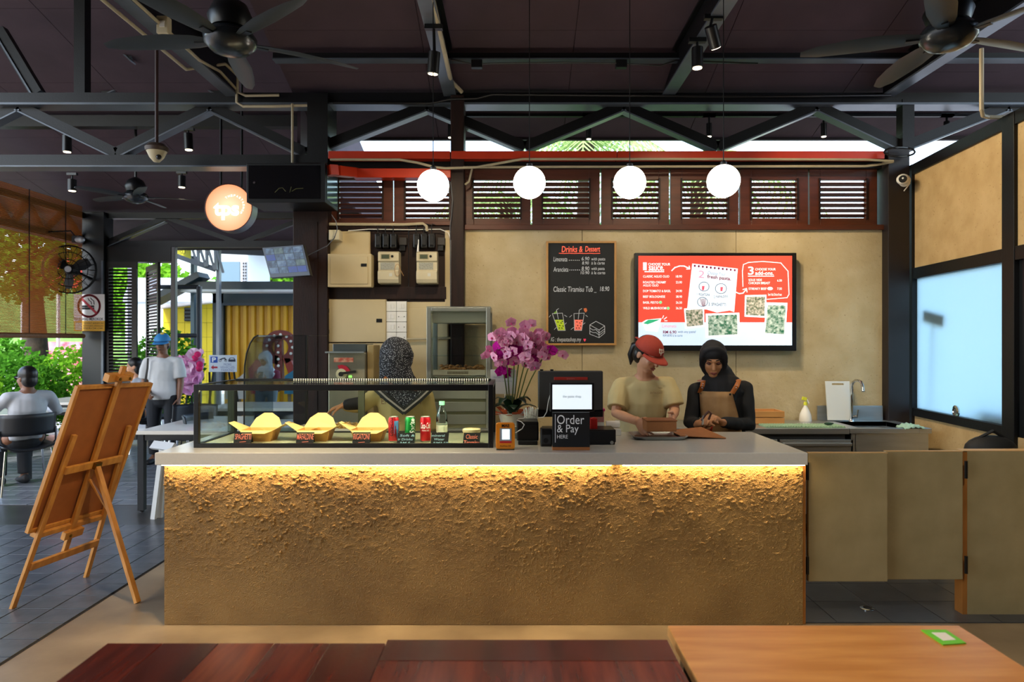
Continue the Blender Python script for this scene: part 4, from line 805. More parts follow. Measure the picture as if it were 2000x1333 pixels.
for n, mx in enumerate((758, 833)):
    o = thing('electricity_meter', 'cream electricity meter %s' % ('with a loose looped wire, next to the fuse cabinet' if n == 0 else 'with a short aerial, next to the slim column'), 'electricity meter', P(mx, 554, 5.99), 'electricity meters')
    z = lambda y: PZ(y, 5.88)
    prof = [(5.90, z(491)), (5.87, z(494)), (5.87, z(510)), (5.885, z(512)), (5.885, z(528)), (5.86, z(531)), (5.86, z(546)), (5.875, z(553)), (5.93, z(554)), (6.0, z(554)), (6.0, z(491))]
    xa, xb = PX(mx - 19.5, 5.88), PX(mx + 21, 5.88); MB().prism([(xa, y, zz) for y, zz in prof], (xb - xa, 0, 0)).build('case', cream_plastic, o, bevel=.003)
    pbox('display_bezel', M('bezel_tan', '#a89a78', .5), o, mx - 15, mx + 4, 496, 507, 5.867, .004); pbox('display', M('lcd', '#4c5340', .3), o, mx - 13, mx + 2, 497.5, 505.5, 5.865, .004); MB().lathe([(0, 0), (.011, 0), (.011, .004), (0, .004)], P(mx + 8, 501, 5.87), axis=(0, -1, 0)).build('sensor', black_plastic, o)
    pbox('rating_label', M('rating_label', '#a4a394', .5, vary=.3, vs=90), o, mx - 15, mx + 13, 513, 527, 5.882, .004); pbox('tag', M('tag_grey', '#c8c7bb', .5), o, mx + 2, mx + 8, 534, 540, 5.857, .004)
    if n: MB().tube([P(mx - 17, 492, 5.89), P(mx - 15.5, 468, 5.89)], [.009, .004], 8).build('aerial', white_plastic, o, smooth=True)
    else: MB().tube([P(mx + 18 + 5 * math.cos(i * .6), 528 + 12 * math.sin(i * .6), 5.85) for i in range(11)] + [P(mx + 30, 539, 5.9)], .003, 5).build('wire', M('wire_tan', '#b08a5a', .5), o, smooth=True)
    for i in range(3):
        f = thing('service_fuse', 'black service fuse block above the %s meter' % ('looped-wire' if n == 0 else 'aerial'), 'fuse', P(mx - 20 + 15 * i, 486, 5.99), 'black service fuses')
        pbox('body', black_plastic, f, mx - 26 + 15 * i, mx - 14 + 15 * i, 456, 484, 5.9, .1, .008); pbox('carrier', black_matte, f, mx - 24 + 15 * i, mx - 16 + 15 * i, 461, 479, 5.885, .02, .005)
        MB().tube([P(mx - 20 + 15 * i, 456, 5.94), P(mx - 20 + 15 * i, 442, 5.93), P(mx - 15 + 13 * i, 438, 5.93), P(mx + 5 + 6 * i, 440, 5.95)], .0045, 6).build('lead', black_matte, f, smooth=True)
    f = thing('neutral_block', 'grey neutral terminal block above the %s meter' % ('looped-wire' if n == 0 else 'aerial'), 'fuse', P(mx + 28, 490, 5.99)); pbox('body', M('dark_grey_plastic', '#2d2a29', .5), f, mx + 21, mx + 36, 464, 479, 5.93, .07, .005); pbox('cover', black_plastic, f, mx + 22, mx + 33, 479, 490, 5.94, .06, .004)
conduit('cream conduit along the top of the panelled wall', [P(643, 438, 5.93), P(790, 439, 5.93), P(826, 437, 5.93), P(833, 442, 5.93), P(834, 452, 5.93)], .013)
conduit('thin white cable along the panelled wall above the fuses', [P(680, 451, 5.95), P(720, 448, 5.95), P(800, 449, 5.95), P(860, 448, 5.95), P(876, 455, 5.95), P(880, 470, 5.9), P(880, 600, 5.89)], .004, name='cable', mat=white_plastic)
conduit('cream conduit behind the warming cabinet', [P(794, 663, 5.95), P(880, 661, 5.95)], .009)
tag(MB().tube([P(a, b, 5.8) for a, b in ((648, 420), (656, 432), (659, 447), (653, 465), (640, 480), (620, 490), (600, 500))], .004, 6).build('grey_cable', M('grey_cable', '#4a4c50', .5), None, smooth=True), 'grey cable looping from the black cabinet to the security monitor', 'cable')
tag(MB().tube([P(a, b, 5.86) for a, b in ((880, 355), (884, 390), (882, 420), (879, 440), (880, 600))], .004, 6).build('grey_cable', MATS['grey_cable'], None, smooth=True), 'thin grey cable hanging down the slim timber column', 'cable')
# black wall cabinet, security monitor, round sign
k = thing('equipment_cabinet', 'black hanging equipment cabinet with a glazed side and loose wires inside', 'cabinet', V(-1.82, 5.75, 2.69)); xa, xb, za, zb = PX(480, 5.5), PX(635, 5.5), PZ(395, 5.5), PZ(318, 5.5)
bx('box', black_steel, k, xa, xb, 5.515, 5.9, za, zb, .004); bx('front_glass', M('cabinet_glass', '#0c0d10', .12), k, xa + .02, xb - .04, 5.508, 5.515, za + .03, zb - .02); bx('front_frame', black_steel, k, xb - .035, xb, 5.5, 5.515, za, zb)
bx('side_glass', M('side_glass', '#3a5868', .15), k, xb, xb + .003, 5.55, 5.87, za + .03, zb - .03); MB().lathe([(0, 0), (.009, 0), (.009, .006), (0, .006)], P(497, 357, 5.505), axis=(0, -1, 0)).build('lock', chrome, k)  # blue reflection put into the side pane's colour
for pts in (((537, 376), (545, 368), (552, 367), (558, 374)), ((566, 376), (569, 365)), ((570, 374), (578, 369), (592, 368))): MB().tube([P(a, b, 5.506) for a, b in pts], .0025, 5).build('wire', M('wire_yellow', '#5c5a34', .5), k)
k = thing('security_monitor', 'tilted security monitor showing sixteen camera views', 'monitor', P(566, 510, 5.75)); A, B, C_, D = P(512, 484, 5.72), P(592, 478, 5.58), P(606, 538, 5.5), P(528, 543, 5.64)
nn = (B - A).cross(D - A).normalized(); nn = nn if nn.y < 0 else -nn
MB().prism([A, B, C_, D], -nn * .035).build('housing', black_plastic, k, bevel=.002)
def bil(u, v): return A.lerp(B, u).lerp(D.lerp(C_, u), v)
cm = [M('cam_view_%d' % i, ('#41586c', '#4c5c54', '#10266e', '#566a78')[i], .4, emit=.45, c2=('#0a1224', '#20302c', '#12265e', '#1c2c50')[i], vs=26) for i in range(4)]
for r in range(4):
    for q in range(4):
        u0, u1, v0, v1 = .04 + q * .232, .04 + q * .232 + .218, .05 + r * .21, .05 + r * .21 + .192
        m = 2 if (r == 3 and q > 1) or (r == 1 and q == 0) else (q + r) % 4 if (q + r) % 4 != 2 else 0
        MB().prism([bil(u0, v0) + nn * .001, bil(u1, v0) + nn * .001, bil(u1, v1) + nn * .001, bil(u0, v1) + nn * .001], nn * .0008).build('camera_view', cm[m], k)
MB().bar(P(575, 505, 5.66), P(590, 500, 5.92), .05, .05).build('bracket', black_steel, k)
k = thing('round_sign', 'round glowing orange light-box sign lettered tps', 'sign', P(447, 406, 6.5)); c = P(447, 406, 6.5); R_ = 47 * 6.5 / F
sg1 = bpy.data.materials.new('sign_glow'); sg1.use_nodes = True; nt = sg1.node_tree; b_ = nt.nodes['Principled BSDF']; tcn = nt.nodes.new('ShaderNodeTexCoord'); ln = nt.nodes.new('ShaderNodeVectorMath'); ln.operation = 'LENGTH'; nt.links.new(tcn.outputs['Object'], ln.inputs[0]); cr = nt.nodes.new('ShaderNodeValToRGB'); cr.color_ramp.elements[0].position = .05; cr.color_ramp.elements[1].position = .24; cr.color_ramp.elements[0].color = lin('#fff3c8'); cr.color_ramp.elements[1].color = lin('#ff9a62'); nt.links.new(ln.outputs[1], cr.inputs[0]); nt.links.new(cr.outputs[0], b_.inputs['Emission Color']); b_.inputs['Emission Strength'].default_value = .72; b_.inputs['Base Color'].default_value = lin('#e09060')
MB().lathe([(0, 0), (R_ - .008, 0), (R_ - .008, .006), (0, .006)], c, 48, axis=(0, -1, 0)).build('face', sg1, k, smooth=40); MB().lathe([(0, 0), (R_, 0), (R_, .12), (0, .12)], c + V(0, .001, 0), 48, axis=(0, 1, 0)).build('drum', M('sign_drum', '#23262b', .4), k, smooth=40)
MB().lathe([(R_ - .009, 0), (R_, 0), (R_, .012), (R_ - .009, .012)], c, 48, axis=(0, -1, 0)).build('rim', M('sign_rim', '#4a160c', .4), k, smooth=40); MB().tube([V(c.x - .1, c.y + .06, c.z + R_ - .02), V(c.x - .1, c.y + .06, zl(6.5) - .02)], .012, 8).build('rod', black_steel, k); MB().tube([V(c.x + .1, c.y + .06, c.z + R_ - .02), V(c.x + .1, c.y + .06, zl(6.5) - .02)], .012, 8).build('rod', black_steel, k)
gw = M('sign_letters', (1, 1, .96, 1), emit=1.5); txt('tps', 417, 467, 396, 430, c.y - .007, gw, k, bold=.035)
for i, ch in enumerate('THEPASTASHOP'):
    a = math.radians(128 - i * 15.5); x, y = 455 + 21 * math.cos(a), 402 - 20 * math.sin(a); txt(ch, x - 1.7, x + 1.7, y - 2, y + 2, c.y - .007, gw, k, rot=math.pi / 2 - a)
# ================================================================ SINK BENCH AND PREP AREA
BZ = .88
k = thing('sink_bench', 'stainless steel bench with a deep sink by the corner column', 'sink bench', V(2.7, 5.65, 0)); sx0, sx1 = PX(1660, 5.38), PX(1820, 5.38)
hx0, hx1, hy0, hy1 = sx0 + .1, sx1 - .1, 5.45, 5.85
for q in ((sx0, hx0, 5.38, 5.95), (hx1, sx1, 5.38, 5.95), (hx0, hx1, 5.38, hy0), (hx0, hx1, hy1, 5.95)): bx('rim', steel, k, *q, BZ - .04, BZ, .002)
bx('basin_floor', steel, k, hx0, hx1, hy0, hy1, BZ - .28, BZ - .27)
for q in ((hx0 - .004, hx0, hy0, hy1), (hx1, hx1 + .004, hy0, hy1), (hx0, hx1, hy0 - .004, hy0), (hx0, hx1, hy1, hy1 + .004)): bx('basin_wall', steel, k, *q, BZ - .28, BZ)
bx('apron', steel, k, sx0 + .05, sx1 - .05, 5.40, 5.415, BZ - .45, BZ - .04); bx('splashback', steel, k, sx0, PX(1727, 5.93), 5.95, 5.97, BZ, PZ(793, 5.95), .002)
for x in (sx0 + .02, sx1 - .05):
    for y in (5.40, 5.9): bx('leg', steel, k, x, x + .035, y, y + .035, 0, BZ - .04)
k = thing('tap', 'tall swan-neck steel tap over the sink', 'tap', P(1666, 822, 5.88)); pts = [P(1663, 822, 5.86), P(1663, 775, 5.86), P(1664, 760, 5.85)] + [P(1674 - 11 * math.cos(a), 757 - 14 * math.sin(a), 5.83 - .05 * a) for a in (.3, .8, 1.3, 1.8, 2.3, 2.8)] + [P(1686, 765, 5.66)]
MB().tube(pts, .012, 10).build('spout', chrome, k, smooth=True); MB().lathe([(0, 0), (.025, 0), (.022, .01), (.016, .02), (0, .02)], V(pts[0].x, pts[0].y, BZ)).build('base', chrome, k, smooth=40); MB().tube([P(1666, 815, 5.86), P(1675, 814, 5.84)], .014, 8).build('valve', chrome, k, smooth=40); MB().tube([P(1674, 814, 5.84), P(1676, 801, 5.82)], .006, 6).build('lever', chrome, k)
k = thing('cutting_board', 'white plastic cutting board with a slot handle leaning on the wall', 'cutting board', P(1637, 821, 5.9)); A, B, C_, D = P(1611, 745, 5.95), P(1658, 745, 5.95), P(1661, 821, 5.88), P(1616, 821, 5.88); mk = M('board_white', '#d4d8d6', .5)
def bl2(u, v): return A.lerp(B, u).lerp(D.lerp(C_, u), v)
for (u0, u1, v0, v1) in ((0, 1, .1, 1), (0, 1, 0, .05), (0, .26, .05, .1), (.76, 1, .05, .1)): MB().prism([bl2(u0, v0), bl2(u1, v0), bl2(u1, v1), bl2(u0, v1)], (0, -.012, 0)).build('board' if v1 == 1 else 'handle_rim', mk, k)
c = V(PX(1573, 5.85), 5.85, BZ); k = thing('spray_bottle', 'white spray bottle with a yellow nozzle on the steel bench', 'spray bottle', c)
MB().lathe([(0, 0), (.048, 0), (.052, .01), (.046, .06), (.03, .1), (.014, .13), (.013, .145), (0, .145)], c).build('bottle', white_plastic, k, smooth=50); MB().lathe([(0, 0), (.017, 0), (.014, .03), (0, .03)], c + V(0, 0, .14)).build('collar', M('yellow_plastic', '#d8d83a', .4), k, smooth=40); MB().bar(c + V(.01, 0, .19), c + V(-.028, 0, .2), .022, .03).build('nozzle', MATS['yellow_plastic'], k, bevel=.004); MB().bar(c + V(.012, 0, .19), c + V(.028, 0, .155), .012, .01).build('trigger', white_plastic, k)
k = thing('work_bench', 'steel refrigerated work bench along the plaster wall', 'work bench', V(1.6, 5.65, 0)); bx('top', steel, k, .9, sx0 - .005, 5.38, 5.96, BZ - .045, BZ, .003)
for i in range(3):
    a = .92 + i * .6; d = bx('door', steel, k, a, a + .58, 5.40, 5.42, .2, BZ - .09, .004); bx('handle', steel, d, a + .02, a + .56, 5.375, 5.40, BZ - .14, BZ - .115, .004)
bx('cabinet', M('bench_body', '#3b3f43', .5, .5), k, .92, sx0 - .02, 5.42, 5.93, .12, BZ - .045)
for x in (.95, 1.7, sx0 - .08):
    for y in (5.45, 5.88): bx('leg', steel, k, x, x + .04, y, y + .04, 0, .12)
k = thing('bamboo_tray', 'stacked pair of bamboo trays on the steel bench', 'tray', V(PX(1500, 5.8), 5.8, BZ)); bam = M('bamboo', '#c98f52', .5, vary=.15, vs=10, stretch=(.5, 3, 3))
for j in range(2):
    z0 = BZ + .002 + j * .055
    for q in ((1470, 1529, 5.66, 5.68), (1470, 1529, 5.86, 5.88)): bx('side', bam, k, PX(q[0], 5.7), PX(q[1], 5.7), q[2], q[3], z0, z0 + .05, .003)
    for a in (1470, 1526): bx('side', bam, k, PX(a, 5.7), PX(a + 3, 5.7), 5.68, 5.86, z0, z0 + .05, .003)
    bx('base', bam, k, PX(1472, 5.7), PX(1527, 5.7), 5.68, 5.86, z0, z0 + .006)
mt = M('mat_green', '#9fc2a0', .7, vary=.35, vs=70)
for (a, b, ya, yb, lab) in ((1490, 1560, 5.43, 5.6, 'pale green ribbed drying mat next to the bamboo trays'), (1562, 1642, 5.42, 5.6, 'pale green ribbed drying mat next to the sink')):
    o = thing('drying_mat', lab, 'mat', V(PX((a + b) / 2, 5.5), 5.5, BZ)); x0, x1 = PX(a, 5.5), PX(b, 5.5); bx('mat', mt, o, x0, x1, ya, yb, BZ, BZ + .008)
    for i in range(14): x = x0 + (x1 - x0) * (i + .5) / 14; MB().tube([(x, ya - .004, BZ + .009), (x, yb + .004, BZ + .009)], .006, 6).build('rib', mt, o, smooth=True)
k = thing('scrub_sponge', 'dark green scourer on the drying mat', 'sponge', V(PX(1618, 5.48), 5.48, BZ + .016)); MB().ell(k.location + V(0, 0, .01), (.035, .02, .011)).build('pad', M('dark_green', '#123a2a', .8), k, smooth=True); MB().ell(k.location + V(.03, 0, .012), (.012, .01, .006)).build('handle', black_plastic, k, smooth=True)
mb = MB(); N_ = 14
for i in range(N_ + 1):
    for j in range(7):
        u = i / N_; x = PX(1762, 5.4) + .17 * u; y = 5.36 + j * .022; z = BZ + .004 + .028 * math.sin(u * 3.1) * (.6 + .4 * math.sin(j * 1.3)) + .006 * math.sin(i * 2 + j)
        mb.v.append(V(x, y, z if y > 5.379 else z - .01))
for i in range(N_):
    for j in range(6): a = i * 7 + j; mb.f.append((a, a + 1, a + 8, a + 7))
o = mb.build('dish_cloth', M('cloth_mint', '#a8cdb8', .9, vary=.2, vs=30), None, smooth=180); tag(o, 'mint dish cloth crumpled on the sink rim', 'cloth'); so = o.modifiers.new('s', 'SOLIDIFY'); so.thickness = .003
# warming cabinet with snacks
k = thing('warming_cabinet', 'aluminium-framed glass warming cabinet with snacks inside', 'warming cabinet', V(PX(895, 5.4), 5.6, BZ)); Yw = 5.4; wx0, wx1 = PX(833, Yw), PX(958, Yw); wz1 = PZ(601, Yw); wz0 = PZ(748, Yw)
for (x, y) in ((wx0, Yw), (wx1 - .035, Yw), (wx0, 5.86), (wx1 - .035, 5.86)): bx('post', alu, k, x, x + .035, y, y + .03, BZ, wz1, .003)
for y in (Yw, 5.86):
    for z in (wz1 - .03, wz0 - .02): bx('rail', alu, k, wx0 + .035, wx1 - .035, y, y + .03, z, z + .03, .003)
for x in (wx0, wx1 - .035):
    bx('side_rail', alu, k, x, x + .035, Yw + .03, 5.86, wz1 - .03, wz1, .003)
bx('roof', alu, k, wx0, wx1, Yw, 5.89, wz1, wz1 + .008); bx('shelf', alu, k, wx0 + .035, wx1 - .035, Yw + .03, 5.86, wz0 + .04, wz0 + .05); bx('hood', M('warm_hood', '#b8b6a8', .3, .6), k, wx0 + .04, wx1 - .04, Yw + .03, 5.84, wz1 - .12, wz1 - .03)
bx('glass_front', glass, k, wx0 + .035, wx1 - .035, Yw + .012, Yw + .016, wz0, wz1 - .03)
for x in (wx0 + .01, wx1 - .014): bx('glass_side', glass, k, x, x + .004, Yw + .03, 5.86, wz0, wz1 - .03)
for z in (1.45, 1.6): bx('wire_shelf', plastic_clear, k, wx0 + .04, wx1 - .04, Yw + .05, 5.8, z, z + .004)
bx('base_cabinet', M('olive_drawer', '#77785c', .4, .4), k, wx0 + .03, wx1 - .03, Yw + .03, 5.86, BZ, wz0 - .02)
for z in (BZ + .03, BZ + .13, BZ + .23): bx('drawer', alu, k, wx0 + .037, wx1 - .037, Yw + .018, Yw + .03, z, z + .075, .003)
o = thing('snack_basket', 'white slotted basket of fried snacks in the warming cabinet', 'basket', V(PX(895, 5.5), 5.55, wz0 + .05)); ox0, ox1 = wx0 + .045, wx1 - .045
bx('tray', M('basket_white', '#cfc8b4', .5), o, ox0, ox1, Yw + .05, 5.75, wz0 + .05, wz0 + .055); bx('front', MATS['basket_white'], o, ox0, ox1, Yw + .05, Yw + .056, wz0 + .05, wz0 + .1)
for i in range(16): bx('slot', M('slot_dark', '#6a5f4c', .7), o, PX(873 + i * 2.6, Yw), PX(874.2 + i * 2.6, Yw), Yw + .047, Yw + .05, wz0 + .065, wz0 + .088)
mb = MB(); rnd = random.Random(5)
for i in range(160): mb.ell((rnd.uniform(ox0 + .04, ox1 - .02), rnd.uniform(Yw + .08, 5.7), wz0 + .075 + rnd.random() * .055), (.015, .012, .011), seg=6, rings=4)
tag(mb.build('snacks', M('fried_snack', '#b8834a', .6, vary=.35, vs=40), o, smooth=60), kind='stuff')
k = thing('back_bench', 'steel bench along the panelled wall under the pasta machine', 'work bench', V(-1.1, 5.7, 0)); bx('top', steel, k, PX(640, 5.6), PX(965, 5.4), 5.32, 5.96, BZ - .04, BZ, .003); bx('shelf', steel, k, PX(645, 5.6), PX(960, 5.4), 5.4, 5.9, .25, .28)
for x in (PX(642, 5.6), PX(955, 5.4)):
    for y in (5.36, 5.88): bx('leg', steel, k, x, x + .04, y, y + .04, 0, BZ - .04)
k = thing('pasta_machine', 'stainless pasta machine with a red dial', 'pasta machine', V(PX(685, 5.5), 5.6, BZ)); Yp = 5.5; pm = M('machine_steel', '#9a9684', .35, .7, vary=.1, vs=5)
bx('body', pm, k, PX(641, Yp), PX(714, Yp), Yp, 5.85, BZ, PZ(689, Yp), .008); bx('hopper', M('hopper_steel', '#6f787c', .3, .8), k, PX(650, Yp + .05), PX(715, Yp + .05), Yp + .05, 5.85, PZ(689, Yp), PZ(672, Yp), .004); bx('lid_lip', steel, k, PX(636, Yp), PX(712, Yp), Yp - .02, 5.86, PZ(690, Yp), PZ(687, Yp))
bx('motor_side', M('machine_tan', '#b09a6a', .4, .3), k, PX(715, Yp), PX(728, Yp), Yp + .04, 5.8, BZ, PZ(674, Yp), .006); pbox('brand_label', M('label_red', '#d8b090', .5, c2='#b84a38', vs=30), k, 652, 690, 699, 708, Yp - .003, .004)
dc_ = P(667, 731, Yp - .002); MB().lathe([(0, 0), (.045, 0), (.043, .012), (0, .012)], dc_, 28, axis=(0, -1, 0)).build('dial_plate', M('dial_cream', '#d6cfa8', .4), k, smooth=40); MB().lathe([(0, .012), (.02, .012), (.018, .03), (0, .03)], dc_, 20, axis=(0, -1, 0)).build('dial_knob', black_plastic, k, smooth=40)
MB().prism([dc_ + V(.044 * math.cos(a), -.004, .044 * math.sin(a)) for a in (0.1, .5, 1, 1.5, 2)] + [dc_ + V(.075 * math.cos(a), -.004, .075 * math.sin(a)) for a in (2, 1.5, 1, .5, .1)], (0, -.004, 0)).build('red_scale', M('scale_red', '#c4243a', .4), k); MB().bar(dc_ + V(0, -.03, .005), dc_ + V(.12, -.03, .02), .012, .02).build('lever', black_plastic, k); pbox('power_light', M('green_led', (.2, 1, .1, 1), emit=1.5), k, 681, 687, 734, 738, Yp - .004, .004)
# curved glass guard over the prep bench (runs away from the camera)
k = thing('glass_guard', 'curved tinted glass guard over the pasta prep bench', 'glass guard', V(PX(540, 4.75), 5.2, .9)); gy = 4.72; gp = [(478, 848), (478, 750), (479, 715), (483, 690), (490, 671), (497, 660), (506, 655)]
pr = [P(a, b, gy) for a, b in gp]; inner = [p + V(.006, 0, -.003) for p in pr]
MB().prism(pr + inner[::-1], (0, .55, 0)).build('curved_pane', glass_smoke, k, smooth=40); MB().prism(pr + [P(598, 655, gy), P(598, 848, gy)], (0, .006, 0)).build('end_pane', glass_smoke, k)
MB().tube([p + V(-.003, -.004, 0) for p in pr], .0055, 6).build('edge_trim', black_plastic, k, smooth=True); bx('rear_post', black_steel, k, PX(596, gy), PX(600, gy), gy, gy + .02, .9, PZ(655, gy)); bx('top_shelf', glass_smoke, k, PX(506, gy), PX(598, gy), gy, gy + .55, PZ(655, gy) - .004, PZ(655, gy))
k = thing('prep_bench', 'prep bench with a steel top under the curved glass guard', 'work bench', V(-1.55, 5.1, 0)); bx('top', steel, k, PX(470, 4.72), PX(700, 4.72), 4.66, 5.28, .87, .90, .003); bx('panel', M('bench_panel', '#6d7066', .5), k, PX(476, 4.72), PX(690, 4.72), 4.72, 5.25, .08, .87); bx('plinth', black_steel, k, PX(480, 4.74), PX(686, 4.74), 4.78, 5.2, 0, .08)
k = thing('pasta_crate', 'white perforated crate of fresh pasta on the prep bench', 'crate', V(PX(640, 4.9), 4.95, .9)); x0, x1, y0, y1 = PX(578, 4.85), PX(735, 4.85), 4.78, 5.15; cw = M('crate_white', '#d6d0bc', .5)
bx('base', cw, k, x0, x1, y0, y1, .902, .908)
for q in ((x0, x1, y0, y0 + .006), (x0, x1, y1 - .006, y1), (x0, x0 + .006, y0, y1), (x1 - .006, x1, y0, y1)): bx('side', cw, k, *q, .902, .955)
mb = MB(); rnd = random.Random(9)
for i in range(46):
    a, b = rnd.uniform(x0 + .09, x1 - .09), rnd.uniform(y0 + .09, y1 - .09); r = rnd.uniform(.025, .06)
    mb.tube([(a + r * math.cos(t * .6 + i), b + r * math.sin(t * .6 + i), .916 + .055 * rnd.random() * (1 if t == 0 else .6) + .004 * t) for t in range(10)], (.006, .0018) if i % 2 else .003, 5)
tag(mb.build('pasta_nests', pasta_m, k, smooth=True), kind='stuff')
# hall lights: black track spots
spot_glow = M('spot_glow', (1, .85, .6, 1), emit=4)
def spot(label, px, py, Y, zt, energy=0, aim=None, r=.04, L=.14, tilt=(0, 0), rail=None):
    p = P(px, py, Y); o = thing('track_spotlight', label, 'spotlight', p, None); d = V(tilt[0], tilt[1], -1).normalized()
    MB().tube([p - d * L / 2, p + d * L / 2], r, 16).build('head', black_plastic, o, smooth=40); MB().lathe([(0, 0), (r * .8, 0), (r * .8, .004), (0, .004)], p + d * (L / 2 + .001), 16, axis=d).build('lens', spot_glow, o)
    MB().tube([p - d * L / 2, V(p.x, p.y, zt)], .01, 8).build('stem', black_plastic, o); bx('adapter', black_plastic, o, p.x - .06, p.x + .06, p.y - .02, p.y + .02, zt - .03, zt)
    if energy:
        q = p + d * (L / 2 + .02); l = lamp('spot_light', 'SPOT', q, (0, 0, 0), energy, (1, .80, .52), spot_size=math.radians(95), spot_blend=.6, shadow_soft_size=.04)
        dv = (Vector(aim) - q).normalized(); l.rotation_euler = dv.to_track_quat('-Z', 'Y').to_euler()
    return o
spot('black cylinder spotlight under the tie beam beside the first globe', 847, 123, 4.6, 3.7, 70, (-.9, 6, 1.3), tilt=(-.1, .15))
spot('black cylinder spotlight on the tie beam, hanging straight down', 1362, 113, 4.8, 3.7, 150, (3.4, 5.2, 2.0))
spot('black cylinder spotlight on the tie beam, tilted sideways', 1393, 72, 4.5, 3.72, 70, (1.6, 6, 1.3), tilt=(.5, .6))
for (px, py, lab) in ((880, 256, 'beside the slim timber column'), (1150, 259, 'above the chalkboard'), (1385, 254, 'above the television'), (1609, 254, 'above the cutting board'), (1849, 250, 'above the frosted window')):
    spot('small black eave spotlight ' + lab, px, py, 6.35, zm(6.35), r=.026, L=.12)
tk = thing('light_track', 'black light track under the eave behind the truss', 'track', P(1300, 236, 6.35)); bx('rail', black_steel, tk, PX(905, 6.35), PX(2000, 6.35), 6.33, 6.37, zm(6.35) - .03, zm(6.35) - .005); bx('end_cap', black_plastic, tk, PX(900, 6.35), PX(905, 6.35), 6.33, 6.37, zm(6.35) - .03, zm(6.35) - .005)
spot('black spotlight with a lit lens left of the dome camera', 131, 281, 7.2, PZ(250, 7.2) , 0, r=.045, L=.17); spot('black spotlight with a lit lens right of the dome camera', 368, 277, 7.2, PZ(250, 7.2), 0, r=.045, L=.17, tilt=(.05, 0))
spot('black spotlight above the far ceiling fan, unlit side', 355, 355, 8.5, PZ(335, 8.5), r=.045, L=.14); spot('black spotlight beside the bamboo blind truss', 141, 362, 8.5, PZ(338, 8.5), r=.05, L=.14)
# unseen hall spotlights above the frame; the gate one is added for brightness
for i, (x, y, ax, ay, en, lab) in enumerate(((.1, 2.1, -2.6, 4.2, 190, 'aimed at the pine easel'), (-1.2, 3.0, -1.3, 3.15, 130, 'above the floor in front of the counter'), (.8, 1.7, .75, 1.8, 130, 'over the light wood table'), (2.2, 1.4, 2.7, 3.8, 130, 'added to brighten the swing gates'))):
    o = thing('track_spotlight', 'black hall spotlight ' + lab, 'spotlight', (x, y, 3.5), 'hall spotlights over the tables')
    MB().tube([(x, y, 3.42), (x, y, 3.58)], .045, 14).build('head', black_plastic, o, smooth=40); MB().tube([(x, y, 3.58), (x, y, 3.72)], .01, 8).build('stem', black_plastic, o); bx('rail', black_steel, o, x - .3, x + .3, y - .02, y + .02, 3.72, 3.75)
    l = lamp('spot_light', 'SPOT', (x, y, 3.40), (0, 0, 0), en, (1, .76, .45) if i < 3 else (1, .92, .78), spot_size=math.radians(44 if i == 0 else 75), spot_blend=.7, shadow_soft_size=.05); l.rotation_euler = (V(ax, ay, .8) - V(x, y, 3.4)).to_track_quat('-Z', 'Y').to_euler()
# ceiling fans
blade_m = M('fan_blade', '#2a3136', .4); 
def fan(label, px, py, Y, zt, R=.72, a0=0, n=5):
    c = P(px, py, Y); o = thing('ceiling_fan', label, 'ceiling fan', c)
    MB().lathe([(0, -.07), (.05, -.068), (.1, -.05), (.135, -.015), (.14, .02), (.12, .05), (.06, .07), (0, .07)], c, 32).build('hub', M('fan_hub', '#20262a', .25), o, smooth=60); MB().lathe([(0, .07), (.1, .07), (.12, .13), (.09, .2), (.03, .24), (0, .24)], c, 24).build('motor', black_plastic, o, smooth=50); MB().tube([c + V(0, 0, .2), V(c.x, c.y, zt)], .016, 10).build('downrod', black_plastic, o)
    for i in range(n):
        a = a0 + 2 * math.pi * i / n; d = V(math.cos(a), math.sin(a), 0); s_ = V(-d.y, d.x, .22).normalized()
        MB().tube([c + d * r_ + V(0, 0, .012 * math.sin(r_ * 4)) for r_ in (.1, .2, .35, .5, .63, R)], [(.03, .008), (.055, .008), (.068, .006), (.062, .005), (.05, .004), (.022, .003)], 8, axis=s_).build('blade', blade_m, o, smooth=True); MB().bar(c + d * .08, c + d * .2, .03, .012).build('blade_arm', black_plastic, o)
    return o
fan('dark five-blade ceiling fan near the cream isolator box', 450, 82, 3.75, 5.3, a0=.55); fan('dark five-blade ceiling fan in front of the frosted window wall', 1852, 72, 3.6, 4.7, a0=.3); fan('grey ceiling fan deep in the hall above the shutters', 265, 386, 8.2, zl(8.2), R=.66, a0=.3)
# wall fan beside the column
c = P(137, 527, 9.9); k = thing('wall_fan', 'black caged wall fan in front of the bamboo blind', 'fan', c); ax = V(.25, -.97, 0).normalized(); u_ = V(0, 0, 1); s_ = ax.cross(u_)
for rr_, off in ((.345, 0), (.345, .05), (.25, .06), (.14, .075), (.05, .08)): MB().tube([c + ax * off + (s_ * math.cos(t * .2618) + u_ * math.sin(t * .2618)) * rr_ for t in range(25)], .006 if rr_ < .3 else .009, 6).build('guard_ring', black_steel, k, smooth=True)
for i in range(24):
    t = i * .2618; e = s_ * math.cos(t) + u_ * math.sin(t); MB().tube([c + ax * .08 + e * .04, c + ax * .06 + e * .25, c + e * .345, c - ax * .08 + e * .22], .0035, 4).build('guard_wire', black_steel, k)
for i in range(3):
    t = i * 2.094 + .6; e = s_ * math.cos(t) + u_ * math.sin(t); f_ = ax.cross(e) + ax * .5; MB().tube([c + e * .05, c + e * .16, c + e * .28], [(.04, .006), (.085, .006), (.06, .006)], 8, axis=f_).build('blade', black_plastic, k, smooth=True)
